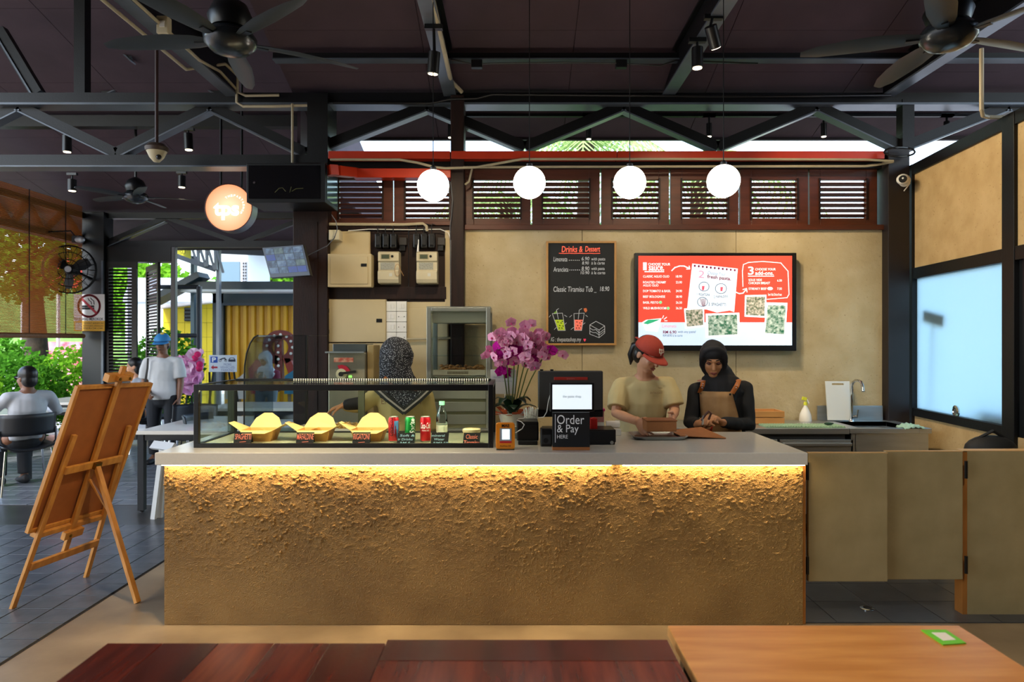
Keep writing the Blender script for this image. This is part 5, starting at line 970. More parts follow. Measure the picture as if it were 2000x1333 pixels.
MB().lathe([(0, -.2), (.07, -.2), (.085, -.1), (.08, -.02), (.05, .04), (0, .045)], c, 20, axis=ax).build('motor', black_plastic, k, smooth=40); MB().lathe([(0, 0), (.045, 0), (.04, .006), (0, .006)], c + ax * .085, 16, axis=ax).build('badge', M('badge_grey', '#c4c8cc', .4), k); MB().tube([c - ax * .15, V(-6.4, 10.45, c.z - .1)], .02, 8).build('arm', black_steel, k)
c = P(152, 468, 9.6); k = thing('floodlight', 'small floodlight on the truss above the wall fan', 'floodlight', c); MB().frame(c, V(.06, 0, 0), V(0, .05, 0), V(0, 0, .05)).build('housing', black_plastic, k, bevel=.008); MB().ell(c + V(.06, -.05, -.01), (.07, .04, .045)).build('reflector', M('reflector', '#aeb4b8', .3, .5), k, smooth=True); MB().tube([c, c + V(-.1, 0, .12), V(-6.6, c.y, PZ(470, 10.4))], .01, 6).build('bracket', black_steel, k)
# cameras
c = P(306, 296, 5.6); k = thing('dome_camera', 'cream dome security camera on a long ceiling rod', 'security camera', c); MB().tube([c + V(0, 0, .05), V(c.x, c.y, zl(5.6))], .014, 8).build('rod', M('rod_brown', '#3a2420', .5), k); MB().lathe([(0, 0), (.085, 0), (.09, .03), (.06, .06), (0, .06)], c + V(0, 0, .0), 24).build('mount', M('camera_mount', '#4a3a30', .5), k, smooth=40); MB().lathe([(0, -.09), (.025, -.085), (.055, -.05), (.078, 0), (0, .0)], c, 24).build('dome', cream_plastic, k, smooth=60); MB().ell(c + V(.035, -.035, -.055), .022).build('lens', black_plastic, k, smooth=True)
c = P(1769, 351, 5.8); k = thing('wall_camera', 'white swivel security camera on the corner column', 'security camera', c); MB().ell(c + V(.02, .05, 0), (.045, .05, .05)).build('base', white_plastic, k, smooth=True); MB().ell(c + V(-.03, -.01, 0), (.05, .05, .045)).build('head', white_plastic, k, smooth=True); MB().lathe([(0, 0), (.032, 0), (.028, .008), (0, .008)], c + V(-.05, -.045, -.005), 16, axis=(-.5, -.85, 0)).build('lens', black_plastic, k); MB().tube([c + V(.05, .04, .04), c + V(.07, .06, -.02), c + V(.03, .08, -.08)], .005, 6).build('lead', white_plastic, k)
k = thing('no_smoking_sign', 'white and yellow DILARANG MEROKOK no-smoking sign on the steel column', 'sign', P(174, 645, 10.4)); Yq = 10.38
pbox('plate', paper_white, k, 144, 204, 575, 627, Yq, .01); pbox('yellow_plate', M('sign_yellow', '#e0a81c', .5), k, 144, 204, 627, 647, Yq, .01); rd = M('sign_red', '#b3122c', .5)
ring = [(174 + 21 * math.cos(i * .1571), 598 + 21 * math.sin(i * .1571)) for i in range(41)]; stroke(ring, Yq, rd, k, .032, 'red_ring'); 
pbox('cigarette', black_matte, k, 160, 184, 597, 600.5, Yq - .001, .001); pbox('cigarette', black_matte, k, 160, 184, 601, 605, Yq - .001, .001); stroke([(179, 595), (178, 590), (174, 587), (172, 583)], Yq, black_matte, k, .012, 'smoke'); stroke([(184, 595), (183, 588), (179, 585), (177, 582)], Yq, black_matte, k, .012, 'smoke'); stroke([(160, 584), (188, 612)], Yq - .0015, rd, k, .035, 'red_bar')
txt('DILARANG MEROKOK', 145, 202, 621, 626, Yq, black_matte, k, bold=.02); pbox('blank_square', M('pale_grey', '#d8d4c4', .6), k, 147, 160, 630, 644, Yq - .001, .001)
for i, s in enumerate(('TEMPAT AWAM INI', 'KAWASAN LARANGAN', 'MEROKOK')): txt(s, 163, 202, 630 + i * 5, 633.5 + i * 5, Yq, black_matte, k)

# ================================================================ EASEL
B_ = V(-2.904, 4.263, 0); yaw, lean, roll = .191, .35, -.031; e = V(math.sin(yaw), math.cos(yaw), 0); n_ = V(math.cos(yaw), -math.sin(yaw), 0); u = V(0, 0, 1) * math.cos(lean) + n_ * math.sin(lean); pn = (n_ * math.cos(lean) - V(0, 0, 1) * math.sin(lean))   # pn: out of the board's back
e2 = e * math.cos(roll) + u * math.sin(roll); u2 = u * math.cos(roll) - e * math.sin(roll); cb = B_ + u * (.453 / math.cos(lean))
es = thing('easel', 'pine display easel with its hinged back strut', 'easel', B_)
def pl(a, b, off=0): return B_ + e * a + u * b + pn * off
def lath(name, p, q, wd=.032, th=.02, par=None): return MB().bar(p, q, wd, th, up=pn).build(name, pine, par or es, bevel=.002)
lath('leg', pl(-.269, 0, .03), pl(-.215, 1.10, .03)); lath('leg', pl(.269, 0, .03), pl(.215, 1.10, .03))
lath('mast', pl(0, .26, .03), pl(0, 1.52, .03), .036); lath('cross_bar', pl(-.25, .28, .045), pl(.25, .28, .045), .045); lath('cross_bar', pl(-.22, .88, .045), pl(.22, .88, .045), .045)
lath('ledge', cb - e2 * .26 + pn * .01 - u * .02, cb + e2 * .26 + pn * .01 - u * .02, .03, .05); lath('ledge_block', pl(-.07, .42, .045), pl(.07, .42, .045), .05, .03)
lath('top_clamp', pl(-.1, 1.445, .02), pl(.1, 1.445, .02), .05, .04); lath('clamp_block', pl(-.05, 1.45, .05), pl(.05, 1.45, .05), .03, .03)
foot = B_ + n_ * .68 - e * .042; hinge = pl(0, .88, .06); lath('strut', foot, hinge, .036, .022); MB().bar(hinge + u * .02, hinge - u * .02, .05, .03).build('hinge', M('brass', '#8a6a30', .35, .9), es)
lath('stay', pl(0, .78, .045), foot.lerp(hinge, .62), .02, .012)
for p in (pl(-.04, 1.45, .066), pl(.04, 1.45, .066), foot.lerp(hinge, .62), pl(-.03, .42, .062)): MB().ell(p, .01, seg=8, rings=6).build('bolt', MATS['brass'], es)
pb = thing('notice_board', 'notice board with a brown back standing on the pine easel', 'board', cb); w2, h2 = .3075, .907
MB().prism([cb - e2 * w2, cb + e2 * w2, cb + e2 * w2 + u2 * h2, cb - e2 * w2 + u2 * h2], -pn * .006).build('backing', hardboard, pb)
for (a, b, c_, d) in ((-w2, 0, -w2, h2), (w2, 0, w2, h2), (-w2, 0, w2, 0), (-w2, h2, w2, h2)):
    a = a - math.copysign(.01, a); c_ = c_ - math.copysign(.01, c_); b = b + (.01 if b == 0 else -.01); d = d + (.01 if d == 0 else -.01)
    if a == c_: b -= .01; d += .01
    MB().bar(cb + e2 * a + u2 * b, cb + e2 * c_ + u2 * d, .022, .024, up=pn).build('frame', pine, pb, bevel=.002)
# ================================================================ FOREGROUND TABLES
TZ = .75
def plank_mat(nm, c1, c2): return M(nm, c1, .22, c2=c2, vs=4, stretch=(6, .6, 1), bump=.03, bs=30)
wd_ = [plank_mat('mahogany_a', '#7a2c1a', '#4c1a10'), plank_mat('mahogany_b', '#93401f', '#6a2814'), plank_mat('mahogany_c', '#5e2214', '#40160d')]
def ftable(label, xl, xr, yb, mode):
    o = thing('dining_table', label, 'table', ((xl + xr) / 2, yb - .35, 0)); y0 = yb - .75
    if mode == 'light':
        bx('top', M('oak_top', '#d89a56', .3, c2='#c2813f', vs=5, stretch=(.7, 5, 1)), o, xl, xr, y0, yb, TZ - .03, TZ, .003)
    elif mode == 'y':
        n = 5
        for i in range(n): a = xl + (xr - xl) * i / n; bx('plank', wd_[(i * 2) % 3], o, a + .0006, a + (xr - xl) / n - .0006, y0, yb, TZ - .03, TZ, .0012)
    else:
        n = 6
        for i in range(n): a = y0 + (yb - y0) * i / n; bx('plank', wd_[(i * 2 + 1) % 3], o, xl, xr, a + .0006, a + (yb - y0) / n - .0006, TZ - .03, TZ, .0012)
    for x in (xl + .03, xr - .07):
        for y in (y0 + .03, yb - .07): bx('leg', black_steel, o, x, x + .04, y, y + .04, 0, TZ - .03)
    for y in (y0 + .04, yb - .06): bx('apron', black_steel, o, xl + .07, xr - .07, y, y + .02, TZ - .08, TZ - .03)
    return o
Yt1 = (CH - TZ) * F / (1257 - 666.5); Yt2 = (CH - TZ) * F / (1250 - 666.5); Yt3 = (CH - TZ) * F / (1222 - 666.5)
ftable('dark red-brown plank table end to end with another dark one', PX(210, Yt1), PX(753, Yt1), Yt1, 'y'); ftable('dark red-brown plank table butted against the light wood table', PX(757, Yt2), PX(1303, Yt2), Yt2, 'x'); t3 = ftable('light wood table with a green card lying on it', PX(1303, Yt3) , PX(1873, Yt3), Yt3, 'light')
k = thing('table_card', 'bright green order card lying on the light wood table', 'card', V(1.11, 1.85, TZ)); q = [V((px - 1000) * ((CH - TZ) * F / (py - 666.5)) / F, (CH - TZ) * F / (py - 666.5), TZ + .0005) for px, py in ((1799, 1233), (1848, 1233), (1887, 1259), (1842, 1262))]
MB().prism(q, (0, 0, .003)).build('card', M('card_green', '#6fd01e', .4), k); cc = sum(q, V(0, 0, 0)) / 4; MB().prism([cc + (p - cc) * .55 + V(0, 0, .0032) for p in q], (0, 0, .0004)).build('pale_panel', paper_white, k)
# ================================================================ HALL TABLES AND CHAIRS
tw = M('table_white', '#d0ccc2', .2)
def htable(label, x0, x1, y0, y1, grp=None):
    o = thing('cafe_table', label, 'table', ((x0 + x1) / 2, (y0 + y1) / 2, 0), grp); bx('top', tw, o, x0, x1, y0, y1, .715, .75, .003)
    for x in (x0 + .01, x1 - .065):
        for y in (y0 + .01, y1 - .065): bx('leg', black_matte, o, x, x + .055, y, y + .055, .02, .715); MB().lathe([(0, 0), (.022, 0), (.022, .012), (.008, .02), (0, .02)], (x + .027, y + .027, 0), 12).build('levelling_foot', black_plastic, o)
    bx('apron', black_steel, o, x0 + .06, x1 - .06, y0 + .02, y0 + .04, .66, .715); bx('apron', black_steel, o, x0 + .06, x1 - .06, y1 - .04, y1 - .02, .66, .715); return o
htable('white-topped table with black square legs next to the counter', PX(265, 6.22), -1.95, 6.22, 7.45); htable('white-topped table behind the one next to the counter', -3.75, -1.95, 8.3, 9.2)
htable('white-topped table in front of the seated person', -6.9, -5.38, 7.6, 8.4); htable('white-topped table beside the garden shrubs', -6.5, -5.75, 9.1, 10.0)
seat_m = M('chair_shell', '#14181d', .45)
def chair(label, x, y, rz, grp='black shell chairs'):
    o = thing('shell_chair', label, 'chair', (x, y, 0), grp)
    s = MB()
    def sheet(f, nu, nv):
        vs = []; fs = []
        for i in range(nu + 1):
            for j in range(nv + 1): vs.append(f(i / nu, j / nv))
        for i in range(nu):
            for j in range(nv): a = i * (nv + 1) + j; fs.append((a, a + 1, a + nv + 2, a + nv + 1))
        return vs, fs
    st, fs = sheet(lambda a, b: V((a - .5) * .46, (b - .5) * .44, .45 + .05 * (2 * (a - .5)) ** 2 * 1 + .02 * (b - .5) ** 2), 10, 8); so = MB().add(st, fs).build('seat', seat_m, o, smooth=180, local=True)
    bk, fs = sheet(lambda a, b: V((a - .5) * .50, .24 + .05 * b - .14 * (2 * (a - .5)) ** 2, .60 + .22 * b), 12, 5); bo = MB().add(bk, fs).build('backrest', seat_m, o, smooth=180, local=True)
    for q in (so, bo): m_ = q.modifiers.new('s', 'SOLIDIFY'); m_.thickness = .014
    for sx in (-1, 1):
        MB().tube([V(sx * .25, .12, .66), V(sx * .255, .1, .52), V(sx * .22, .06, .45)], .010, 8).build('arm', chrome, o, smooth=True, local=True)
        for sy in (-1, 1): MB().tube([V(sx * .2, sy * .16, .45), V(sx * .25, sy * .23, 0)], .010, 8).build('leg', chrome, o, smooth=True, local=True)
    o.rotation_euler = (0, 0, rz); return o
ch0 = chair('black shell chair the seated person leans back in', -5.15, 7.15, math.pi - .9)
for (x, y, r, lab) in ((-5.32, 8.75, .6, 'black shell chair between the two white tables by the garden'), (-3.05, 6.95, 1.45, 'black shell chair tucked under the table next to the counter, by its black leg'), (-2.35, 6.9, .3, 'black shell chair tucked under the table next to the counter, by the display case'), (-3.7, 7.9, .2, 'black shell chair behind the table next to the counter')):
    o = copy_tree(ch0); o.location = (x, y, 0); o.rotation_euler = (0, 0, r); o['label'] = lab
k = thing('folded_stool', 'white folded stool leaning behind the counter end', 'stool', (PX(313, 6.0), 6.0, 0)); sm_ = M('stool_white', '#b4b4b0', .5)
MB().bar((PX(311, 6.1), 6.0, 0), (PX(317, 6.1), 6.1, .62), .045, .025).build('leg', sm_, k); MB().bar((PX(318, 6.1), 6.05, 0), (PX(319, 6.1), 6.12, .62), .045, .025).build('leg', sm_, k); MB().bar((PX(316, 6.1), 6.08, .6), (PX(321, 6.1), 6.12, .66), .3, .03).build('seat', sm_, k)
ch = thing('wooden_stool', 'dark wooden stool behind the swing gates', 'stool', (2.75, 4.75, 0)); dw = M('stool_wood', '#4a3a2c', .5)
for (x, y) in ((2.55, 4.6), (2.9, 4.6), (2.55, 4.95), (2.9, 4.95)): MB().bar((x, y, 0), (2.725 + (x - 2.725) * .8, 4.775 + (y - 4.775) * .8, .45), .035, .035).build('leg', dw, ch)
bx('seat', dw, ch, 2.52, 2.93, 4.57, 4.98, .45, .485, .006)
bg_ = thing('black_bag', 'black bag hanging behind the low wall', 'bag', (3.05, 4.35, 0)); MB().ell((3.05, 4.35, .88), (.16, .1, .09)).build('body', black_matte, bg_, smooth=True); bx('crate', black_matte, bg_, 2.92, 3.17, 4.27, 4.43, 0, .86, .01); MB().tube([(2.93, 4.35, .93), (3.05, 4.33, 1.0), (3.17, 4.35, .93)], .01, 6).build('strap', black_matte, bg_, smooth=True)
# ================================================================ PEOPLE
skin_a = M('skin_light', '#d09a78', .5, vary=.08, vs=20); skin_b = M('skin_tan', '#b58058', .5, vary=.08, vs=20); skin_c = M('skin_brown', '#7e543c', .5, vary=.08, vs=20)
hair_m = M('hair_black', '#100d0c', .4, vary=.3, vs=60, stretch=(4, 4, .5)); lips_m = M('lips', '#8a4440', .5); lips_d = M('lips_dark', '#5e3028', .5); eye_w = M('eye_white', '#d8d2c8', .3)
def hframe(yaw, pitch):
    a, b = math.radians(yaw), math.radians(pitch)
    f = V(math.sin(a) * math.cos(b), -math.cos(a) * math.cos(b), -math.sin(b)); up = V(math.sin(a) * math.sin(b), -math.cos(a) * math.sin(b), math.cos(b)); return f, up, f.cross(up)
def hmat(f, up, r): return Matrix((r, f, up)).transposed()     # local x=right, y=forward, z=up
def add_head(mb, c, fr, neckb):
    f, u_, r = fr; R = hmat(f, u_, r); E = lambda a, b, c_, rad: mb.ell(c + r * a + f * b + u_ * c_, rad, R)
    E(0, -.012, .032, (.076, .093, .088)); E(0, .022, -.03, (.062, .070, .085)); E(0, .05, -.098, (.032, .030, .022)); E(0, .012, -.07, (.05, .055, .04))
    E(0, .078, .022, (.046, .016, .012)); E(.034, .064, -.028, (.024, .02, .024)); E(-.034, .064, -.028, (.024, .02, .024)); E(0, .086, -.068, (.024, .010, .013))
    for s in (-1, 1): E(s * .074, -.012, -.012, (.010, .02, .03))
    mb.tube([c + f * .086 + u_ * .012, c + f * .1 - u_ * .012, c + f * .108 - u_ * .030], [.008, .010, .014], 8, rnd=True)
    mb.tube([c - u_ * .04 - f * .022, neckb - V(0, 0, .03)], [.05, .058], 12, rnd=True)
def face(par, c, fr, lips, down=True):
    f, u_, r = fr; R = hmat(f, u_, r)
    for s in (-1, 1):
        MB().tube([c + r * s * a + f * b + u_ * h for a, b, h in ((.014, .091, .030), (.032, .088, .036), (.05, .072, .029))], [.003, .0045, .002], 6).build('eyebrow', hair_m, par, smooth=True)
        MB().ell(c + r * s * .032 + f * .0765 + u_ * .006, (.016, .010, .0085), R, 12, 8).build('eye', eye_w if not down else lips_d, par, smooth=True)
        MB().tube([c + r * s * a + f * b + u_ * h for a, b, h in ((.016, .086, .004 if down else .012), (.032, .088, -.002 if down else .015), (.049, .076, .003 if down else .01))], .0026, 6).build('lashes', hair_m, par, smooth=True)
        if not down: MB().ell(c + r * s * .032 + f * .086 + u_ * .006, .0055, None, 8, 6).build('iris', black_matte, par)
    MB().tube([c + r * a + f * b + u_ * h for a, b, h in ((-.024, .086, -.066), (-.01, .0965, -.063), (0, .0975, -.0645), (.01, .0965, -.063), (.024, .086, -.066))], [.002, .005, .0045, .005, .002], 8).build('upper_lip', lips, par, smooth=True)
    MB().tube([c + r * a + f * b + u_ * h for a, b, h in ((-.02, .087, -.069), (0, .097, -.0745), (.02, .087, -.069))], [.002, .006, .002], 8).build('lower_lip', lips, par, smooth=True)
def add_hand(mb, w_, d, nrm, curl, ts, k=1.0):
    d = Vector(d).normalized(); nrm = Vector(nrm); nrm = (nrm - d * nrm.dot(d)).normalized(); t = d.cross(nrm) * ts
    mb.tube([w_ - d * .02, w_ + d * .03, w_ + d * .07, w_ + d * .088], [(.027, .02), (.036, .017), (.042, .015), (.040, .012)], 12, axis=t, rnd=True)
    for i in range(4):
        L = (.070, .078, .073, .057)[i]; p = w_ + d * (.084, .088, .085, .078)[i] + t * (.031 - .0207 * i); dd = d + t * (.10 - .07 * i); pts = [p]; ang = 0
        for q, fr_ in enumerate((.45, .3, .25)):
            ang += curl * (.7 if q == 0 else 1); v = (dd * math.cos(ang) + nrm * math.sin(ang)).normalized(); p = p + v * L * fr_; pts.append(p)
        mb.tube(pts, [.0092, .0086, .008, .0068], 8, rnd=True)
    p = w_ + d * .02 + t * .028; v = (t * .75 + d * .65 + nrm * .25).normalized(); a = p + v * .04; v2 = (t * .3 + d * .85 + nrm * (.25 + curl * .4)).normalized(); b = a + v2 * .032; mb.tube([p, a, b, b + (v2 + nrm * .3).normalized() * .024], [.014, .0115, .0098, .008], 8, rnd=True)
def wrinkle(me, fn):
    """folds in the cloth: push each vertex along its normal"""
    n = len(me.vertices); co = [0.0] * (3 * n); no = [0.0] * (3 * n); me.vertices.foreach_get('co', co); me.vertex_normals.foreach_get('vector', no)
    for i in range(0, 3 * n, 3):
        d = fn(Vector(co[i:i + 3]))
        co[i] += no[i] * d; co[i + 1] += no[i + 1] * d; co[i + 2] += no[i + 2] * d
    me.vertices.foreach_set('co', co); me.update()
def person(label, S, cat='person'):
    root = thing('person', label, cat, (S['pel'].x, S['pel'].y, 0)); fr = hframe(*S['face']); b = S.get('b', 1.0); pel, ch, nb = S['pel'], S['chest'], S['neck']
    ax = (S['sR'] - S['sL']).normalized(); mb = MB()
    tors = lambda g, lo: ([pel - V(0, 0, lo), pel, pel.lerp(ch, .5), ch, ch.lerp(nb, .55), ch.lerp(nb, .82)], [(.155 * b + g, .105 * b + g), (.165 * b + g, .112 * b + g), (.135 * b + g, .098 * b + g), (.155 * b + g, .108 * b + g), (.145 * b + g, .088 * b + g), (.085 + g * .4, .065 + g * .4)])
    p_, r_ = tors(0, .06); mb.tube(p_, r_, 16, axis=ax, rnd=True); mb.tube([nb - V(0, 0, .06), nb + V(0, 0, .01)], [.06, .052], 12, rnd=True)
    for s in 'LR':
        sh, el, wr = S['s' + s], S['e' + s], S['w' + s]; mb.tube([nb - V(0, 0, .05), sh], [.055, .048 * b], 10, rnd=True); mb.tube([sh, sh.lerp(el, .5), el, el.lerp(wr, .3), wr], [.05 * b, .044 * b, .037 * b, .037 * b, .026], 12, rnd=True)
        h = S['h' + s]; add_hand(mb, wr, *h)
        hp, kn, an = S['p' + s], S['k' + s], S['a' + s]; mb.tube([hp, hp.lerp(kn, .5), kn, kn.lerp(an, .35), an], [.085 * b, .072 * b, .052 * b, .052 * b, .036], 12, rnd=True); mb.tube([an, an + S['toe'] * .08 - V(0, 0, .04), an + S['toe'] * .17 - V(0, 0, .05)], [.036, (.042, .034), (.04, .02)], 10, rnd=True)
    add_head(mb, S['hc'], fr, nb); body = blob('body', mb, S['skin'], root, S.get('vox', .008), 3); f, u_, r = fr; hc = S['hc']; R = hmat(f, u_, r)
    if S.get('facing', True): face(body, hc, fr, S.get('lips', lips_m), S.get('down', True))
    # shirt
    sm = MB(); g = S.get('loose', .02); hem = S.get('hem', .1); p_, r_ = tors(g, hem); sm.tube(p_, r_, 20, axis=ax)
    for s in 'LR':
        sh, el, wr = S['s' + s], S['e' + s], S['w' + s]; sm.tube([nb - V(0, 0, .062), sh], [.058, .05 * b + g * .5], 12, rnd=True)
        if S['sleeve'] == 'short': e_ = sh.lerp(el, .82); sm.tube([sh, sh.lerp(el, .4), e_], [.05 * b + g * .5, .053 * b + g * .8, .054 * b + g * .75], 14, rnd=False)
        else: sm.tube([sh, sh.lerp(el, .5), el, el.lerp(wr, .5), wr.lerp(el, .04)], [.05 * b + g * .5, .046 * b + g * .6, .042 * b + g * .6, .038 * b + g * .5, .03 + g * .4], 14, rnd=False)
    rnd = random.Random(len(label)); 
    shirt = blob('shirt', sm, S['shirt'], root, S.get('vox', .008) * 1.3, 4)
    wrinkle(shirt.data, lambda q: noise.noise((q.x * 9 + 3, q.y * 9, q.z * 5)) * .009 + noise.noise((q.x * 22, q.y * 22, q.z * 12 + 7)) * .004)
    pm_ = MB(); pm_.tube([pel - V(0, 0, .1), pel + V(0, 0, .04)], [(.16 * b, .115 * b), (.16 * b, .112 * b)], 16, axis=ax, rnd=True)
    for s in 'LR': hp, kn, an = S['p' + s], S['k' + s], S['a' + s]; pm_.tube([hp, hp.lerp(kn, .5), kn, kn.lerp(an, .5), an + (kn - an).normalized() * .03], [.10 * b, .088 * b, .072 * b, .068 * b, .062 * b], 14, rnd=False)
    blob('trousers', pm_, S['pants'], root, .012, 3)
    for s in 'LR':
        an = S['a' + s]; blob('shoe', MB().tube([an + V(0, 0, -.02) - S['toe'] * .05, an + S['toe'] * .06 - V(0, 0, .045), an + S['toe'] * .19 - V(0, 0, .055)], [(.045, .05), (.05, .04), (.044, .026)], 12, rnd=True), S.get('shoe', black_matte), root, .01, 2)
    return root, body, fr
def stand(cx, y, z_hip=.86, toe=(0, -1, 0), gap=.1):
    t = Vector(toe); sd = V(-t.y, t.x, 0); c = V(cx, y, 0); d = {}
    for s, k_ in (('L', -1), ('R', 1)):
        o = V(1, 0, 0) * gap * k_; d['p' + s] = c + o + V(0, 0, z_hip); d['k' + s] = c + o + t * .02 + V(0, 0, .47); d['a' + s] = c + o + V(0, 0, .085)
    d['toe'] = t; return d
def hair(par, c, fr, low=.0):
    f, u_, r = fr; R = hmat(f, u_, r); mb = MB(); mb.ell(c + u_ * .04 - f * .022, (.086, .1, .09), R); mb.ell(c - f * .045 - u_ * .02, (.078, .068, .085 + low), R); return blob('hair', mb, hair_m, par, .008, 2)
def hijab(par, c, fr, nb, ax, mat, drape=.25, bun=False, vox=.007):
    f, u_, r = fr; R = hmat(f, u_, r); mb = MB(); mb.ell(c - f * .032 + u_ * .012, (.098, .104, .122), R); mb.ell(c + u_ * .062 - f * .004, (.088, .094, .072), R)
    mb.tube([c + f * .036 + r * .082 * math.cos(t) + u_ * (.112 * math.sin(t) - .002) + f * (.022 * math.sin(t)) for t in [i * math.pi * 2 / 28 for i in range(29)]], .019, 10)
    mb.tube([c - u_ * .05 - f * .02, nb + V(0, 0, .03) , nb - V(0, 0, .03), nb - V(0, 0, .09)], [(.085, .088), (.09, .092), (.135, .112), (.18, .125)], 16, axis=ax, rnd=True)
    if bun: mb.ell(c - f * .07 + u_ * .0, (.125, .105, .135), R); mb.tube([c - f * .09 - u_ * .05, nb - f * .09 - V(0, 0, .03)], [(.11, .08), (.13, .07)], 14, axis=ax, rnd=True)
    if drape: h_ = V(f.x, f.y, 0).normalized(); mb.tube([nb - V(0, 0, .04) + h_ * .03, nb - V(0, 0, drape) + h_ * .045], [(.15, .10), (.13, .10)], 16, axis=ax, rnd=True)
    o = blob('headscarf', mb, mat, par, vox, 4)
    wrinkle(o.data, lambda q: noise.noise((q.x * 14, q.y * 14, q.z * 9)) * .006 + noise.noise((q.x * 5, q.y * 5 + 3, q.z * 34)) * .004)
    return o
def cap(par, c, fr, mat, letters=None, lm=None):
    f, u_, r = fr; mb = MB(); cc = c + u_ * .032 - f * .008; vs = []; N = 28
    for i in range(9):
        ph = i / 8 * math.pi / 2
        for k_ in range(N): t = 2 * math.pi * k_ / N; vs.append(cc + (r * math.cos(t) * .092 + f * math.sin(t) * .108) * max(math.cos(ph), .01) + u_ * (math.sin(ph) * .098))
    fs = [(i * N + k_, i * N + (k_ + 1) % N, (i + 1) * N + (k_ + 1) % N, (i + 1) * N + k_) for i in range(8) for k_ in range(N)]; mb.add(vs, fs); o = mb.build('cap', mat, par, smooth=60); m_ = o.modifiers.new('s', 'SOLIDIFY'); m_.thickness = .004; m_.offset = 1
    bm_ = MB(); vs = []; A = 15
    for i in range(A):
        t = math.radians(22 + 136 * i / (A - 1)); e_ = r * math.cos(t) * .094 + f * math.sin(t) * .110; k_ = math.sin(math.pi * i / (A - 1)) ** .5
        for q in range(5): vs.append(cc + e_ + (f * .072 * k_ + r * math.cos(t) * .012) * q / 4 - u_ * (.004 + .016 * (q / 4) * k_ + .018 * (q / 4) * math.cos(t) ** 2))
    fs = [(i * 5 + q, i * 5 + q + 1, (i + 1) * 5 + q + 1, (i + 1) * 5 + q) for i in range(A - 1) for q in range(4)]; b_ = MB().add(vs, fs).build('brim', mat, o, smooth=60, local=False); m_ = b_.modifiers.new('s', 'SOLIDIFY'); m_.thickness = .005
    MB().ell(cc + u_ * .1, .008, None, 8, 6).build('button', mat, o)
    for i in range(6): t = math.pi * i / 3 + .52; MB().tube([cc + (r * math.cos(t) * .0945 + f * math.sin(t) * .1105) * math.cos(q) + u_ * math.sin(q) * .1005 for q in (.05, .4, .8, 1.2, 1.5)], .0016, 5).build('seam', mat, o)
    if letters:
        cu = bpy.data.curves.new('lettering', 'FONT'); cu.body = letters; cu.align_x = 'CENTER'; cu.size = .06; cu.offset = .001; t_ = bpy.data.objects.new('lettering', cu); me = evaluated_mesh(t_); bpy.data.objects.remove(t_); off = ROOTLOC(o)
        for v in me.vertices:
            ph = .32 + v.co.y / .1; t = math.pi / 2 + v.co.x / .1 + .12; v.co = cc + (r * math.cos(t) * .0975 + f * math.sin(t) * .1135) * math.cos(ph) + u_ * math.sin(ph) * .1035 - off
        me.materials.clear(); link(me, 'lettering', lm, o)
    return o
# --- person in the red cap
S = dict(pel=V(PX(1256, 4.9), 4.92, .90), chest=V(PX(1257, 4.9), 4.9, 1.14), neck=P(1260, 733, 4.88), hc=P(1266, 692, 4.80), face=(36, 30), sL=P(1212, 754, 4.9), sR=P(1306, 752, 4.86), eL=P(1203, 808, 4.80), wL=P(1246, 824, 4.43), eR=P(1318, 802, 4.80), wR=P(1313, 816, 4.52), hL=((.22, -.8, -.42), (1, .1, -.3), .35, 1), hR=((-.1, -.8, -.25), (-1, -.2, -.1), .35, -1), skin=skin_a, shirt=M('tee_cream', '#c9b886', .85, vary=.06, vs=8), pants=M('trousers_dark', '#1e2024', .8), sleeve='short', vox=.0055, loose=.028, hem=.12, b=.95, lips=lips_m); S.update(stand(PX(1256, 4.9), 4.92))
root, body, fr = person('person in a red cap and cream T-shirt packing a brown carton', S); hair(root, S['hc'], fr); f, u_, r = fr
MB().tube([S['hc'] - f * .10 + u_ * .03, S['hc'] - f * .135 - u_ * .01, S['hc'] - f * .135 - u_ * .09, S['hc'] - f * .11 - u_ * .15], [.018, .034, .03, .006], 12, rnd=True).build('ponytail', hair_m, root, smooth=True)
capm = M('cap_red', '#a83a28', .8, vary=.1, vs=30, bump=.1, bs=200); letm = M('cap_letters', '#e8dcc8', .7); cp = cap(root, S['hc'], fr, capm, 'tps', letm); MB().bar(S['hc'] - f * .11 + u_ * .05, S['hc'] - f * .16 + u_ * .045, .02, .008).build('strap_tail', capm, cp)
txt('PASTA', 1286, 1294, 757, 760, 4.76, M('shirt_print', '#8a6a48', .8), root); txt('ENTHUSIAST', 1270, 1294, 766, 770, 4.755, MATS['shirt_print'], root)
# --- person in the black headscarf
S = dict(pel=V(PX(1410, 4.92), 4.94, .90), chest=V(PX(1409, 4.92), 4.94, 1.13), neck=P(1407, 741, 4.93), hc=P(1393, 702, 4.86), face=(-14, 24), sL=P(1360, 762, 4.93), sR=P(1456, 760, 4.93), eL=P(1350, 826, 4.88), wL=P(1364, 828, 4.68), eR=P(1462, 830, 4.86), wR=P(1410, 826, 4.66), hL=((.45, -.55, .28), (.75, .2, -.6), .45, 1), hR=((-.75, -.45, .25), (-.3, -.5, -.5), .45, -1), skin=skin_b, shirt=M('top_black', '#16181c', .85, vary=.15, vs=12), pants=MATS['trousers_dark'], sleeve='long', vox=.0055, loose=.024, hem=.14, b=.92, lips=lips_m); S.update(stand(PX(1410, 4.92), 4.94))
root, body, fr = person('person in a black headscarf and beige apron looking at her hands', S); hijab(root, S['hc'], fr, S['neck'], V(1, 0, 0), M('scarf_black', '#121318', .8), drape=.10)
apm = M('apron_beige', '#a07c50', .8, c2='#906c44', vs=14); lea = M('leather', '#a05a22', .5)
vs = []; fs = []
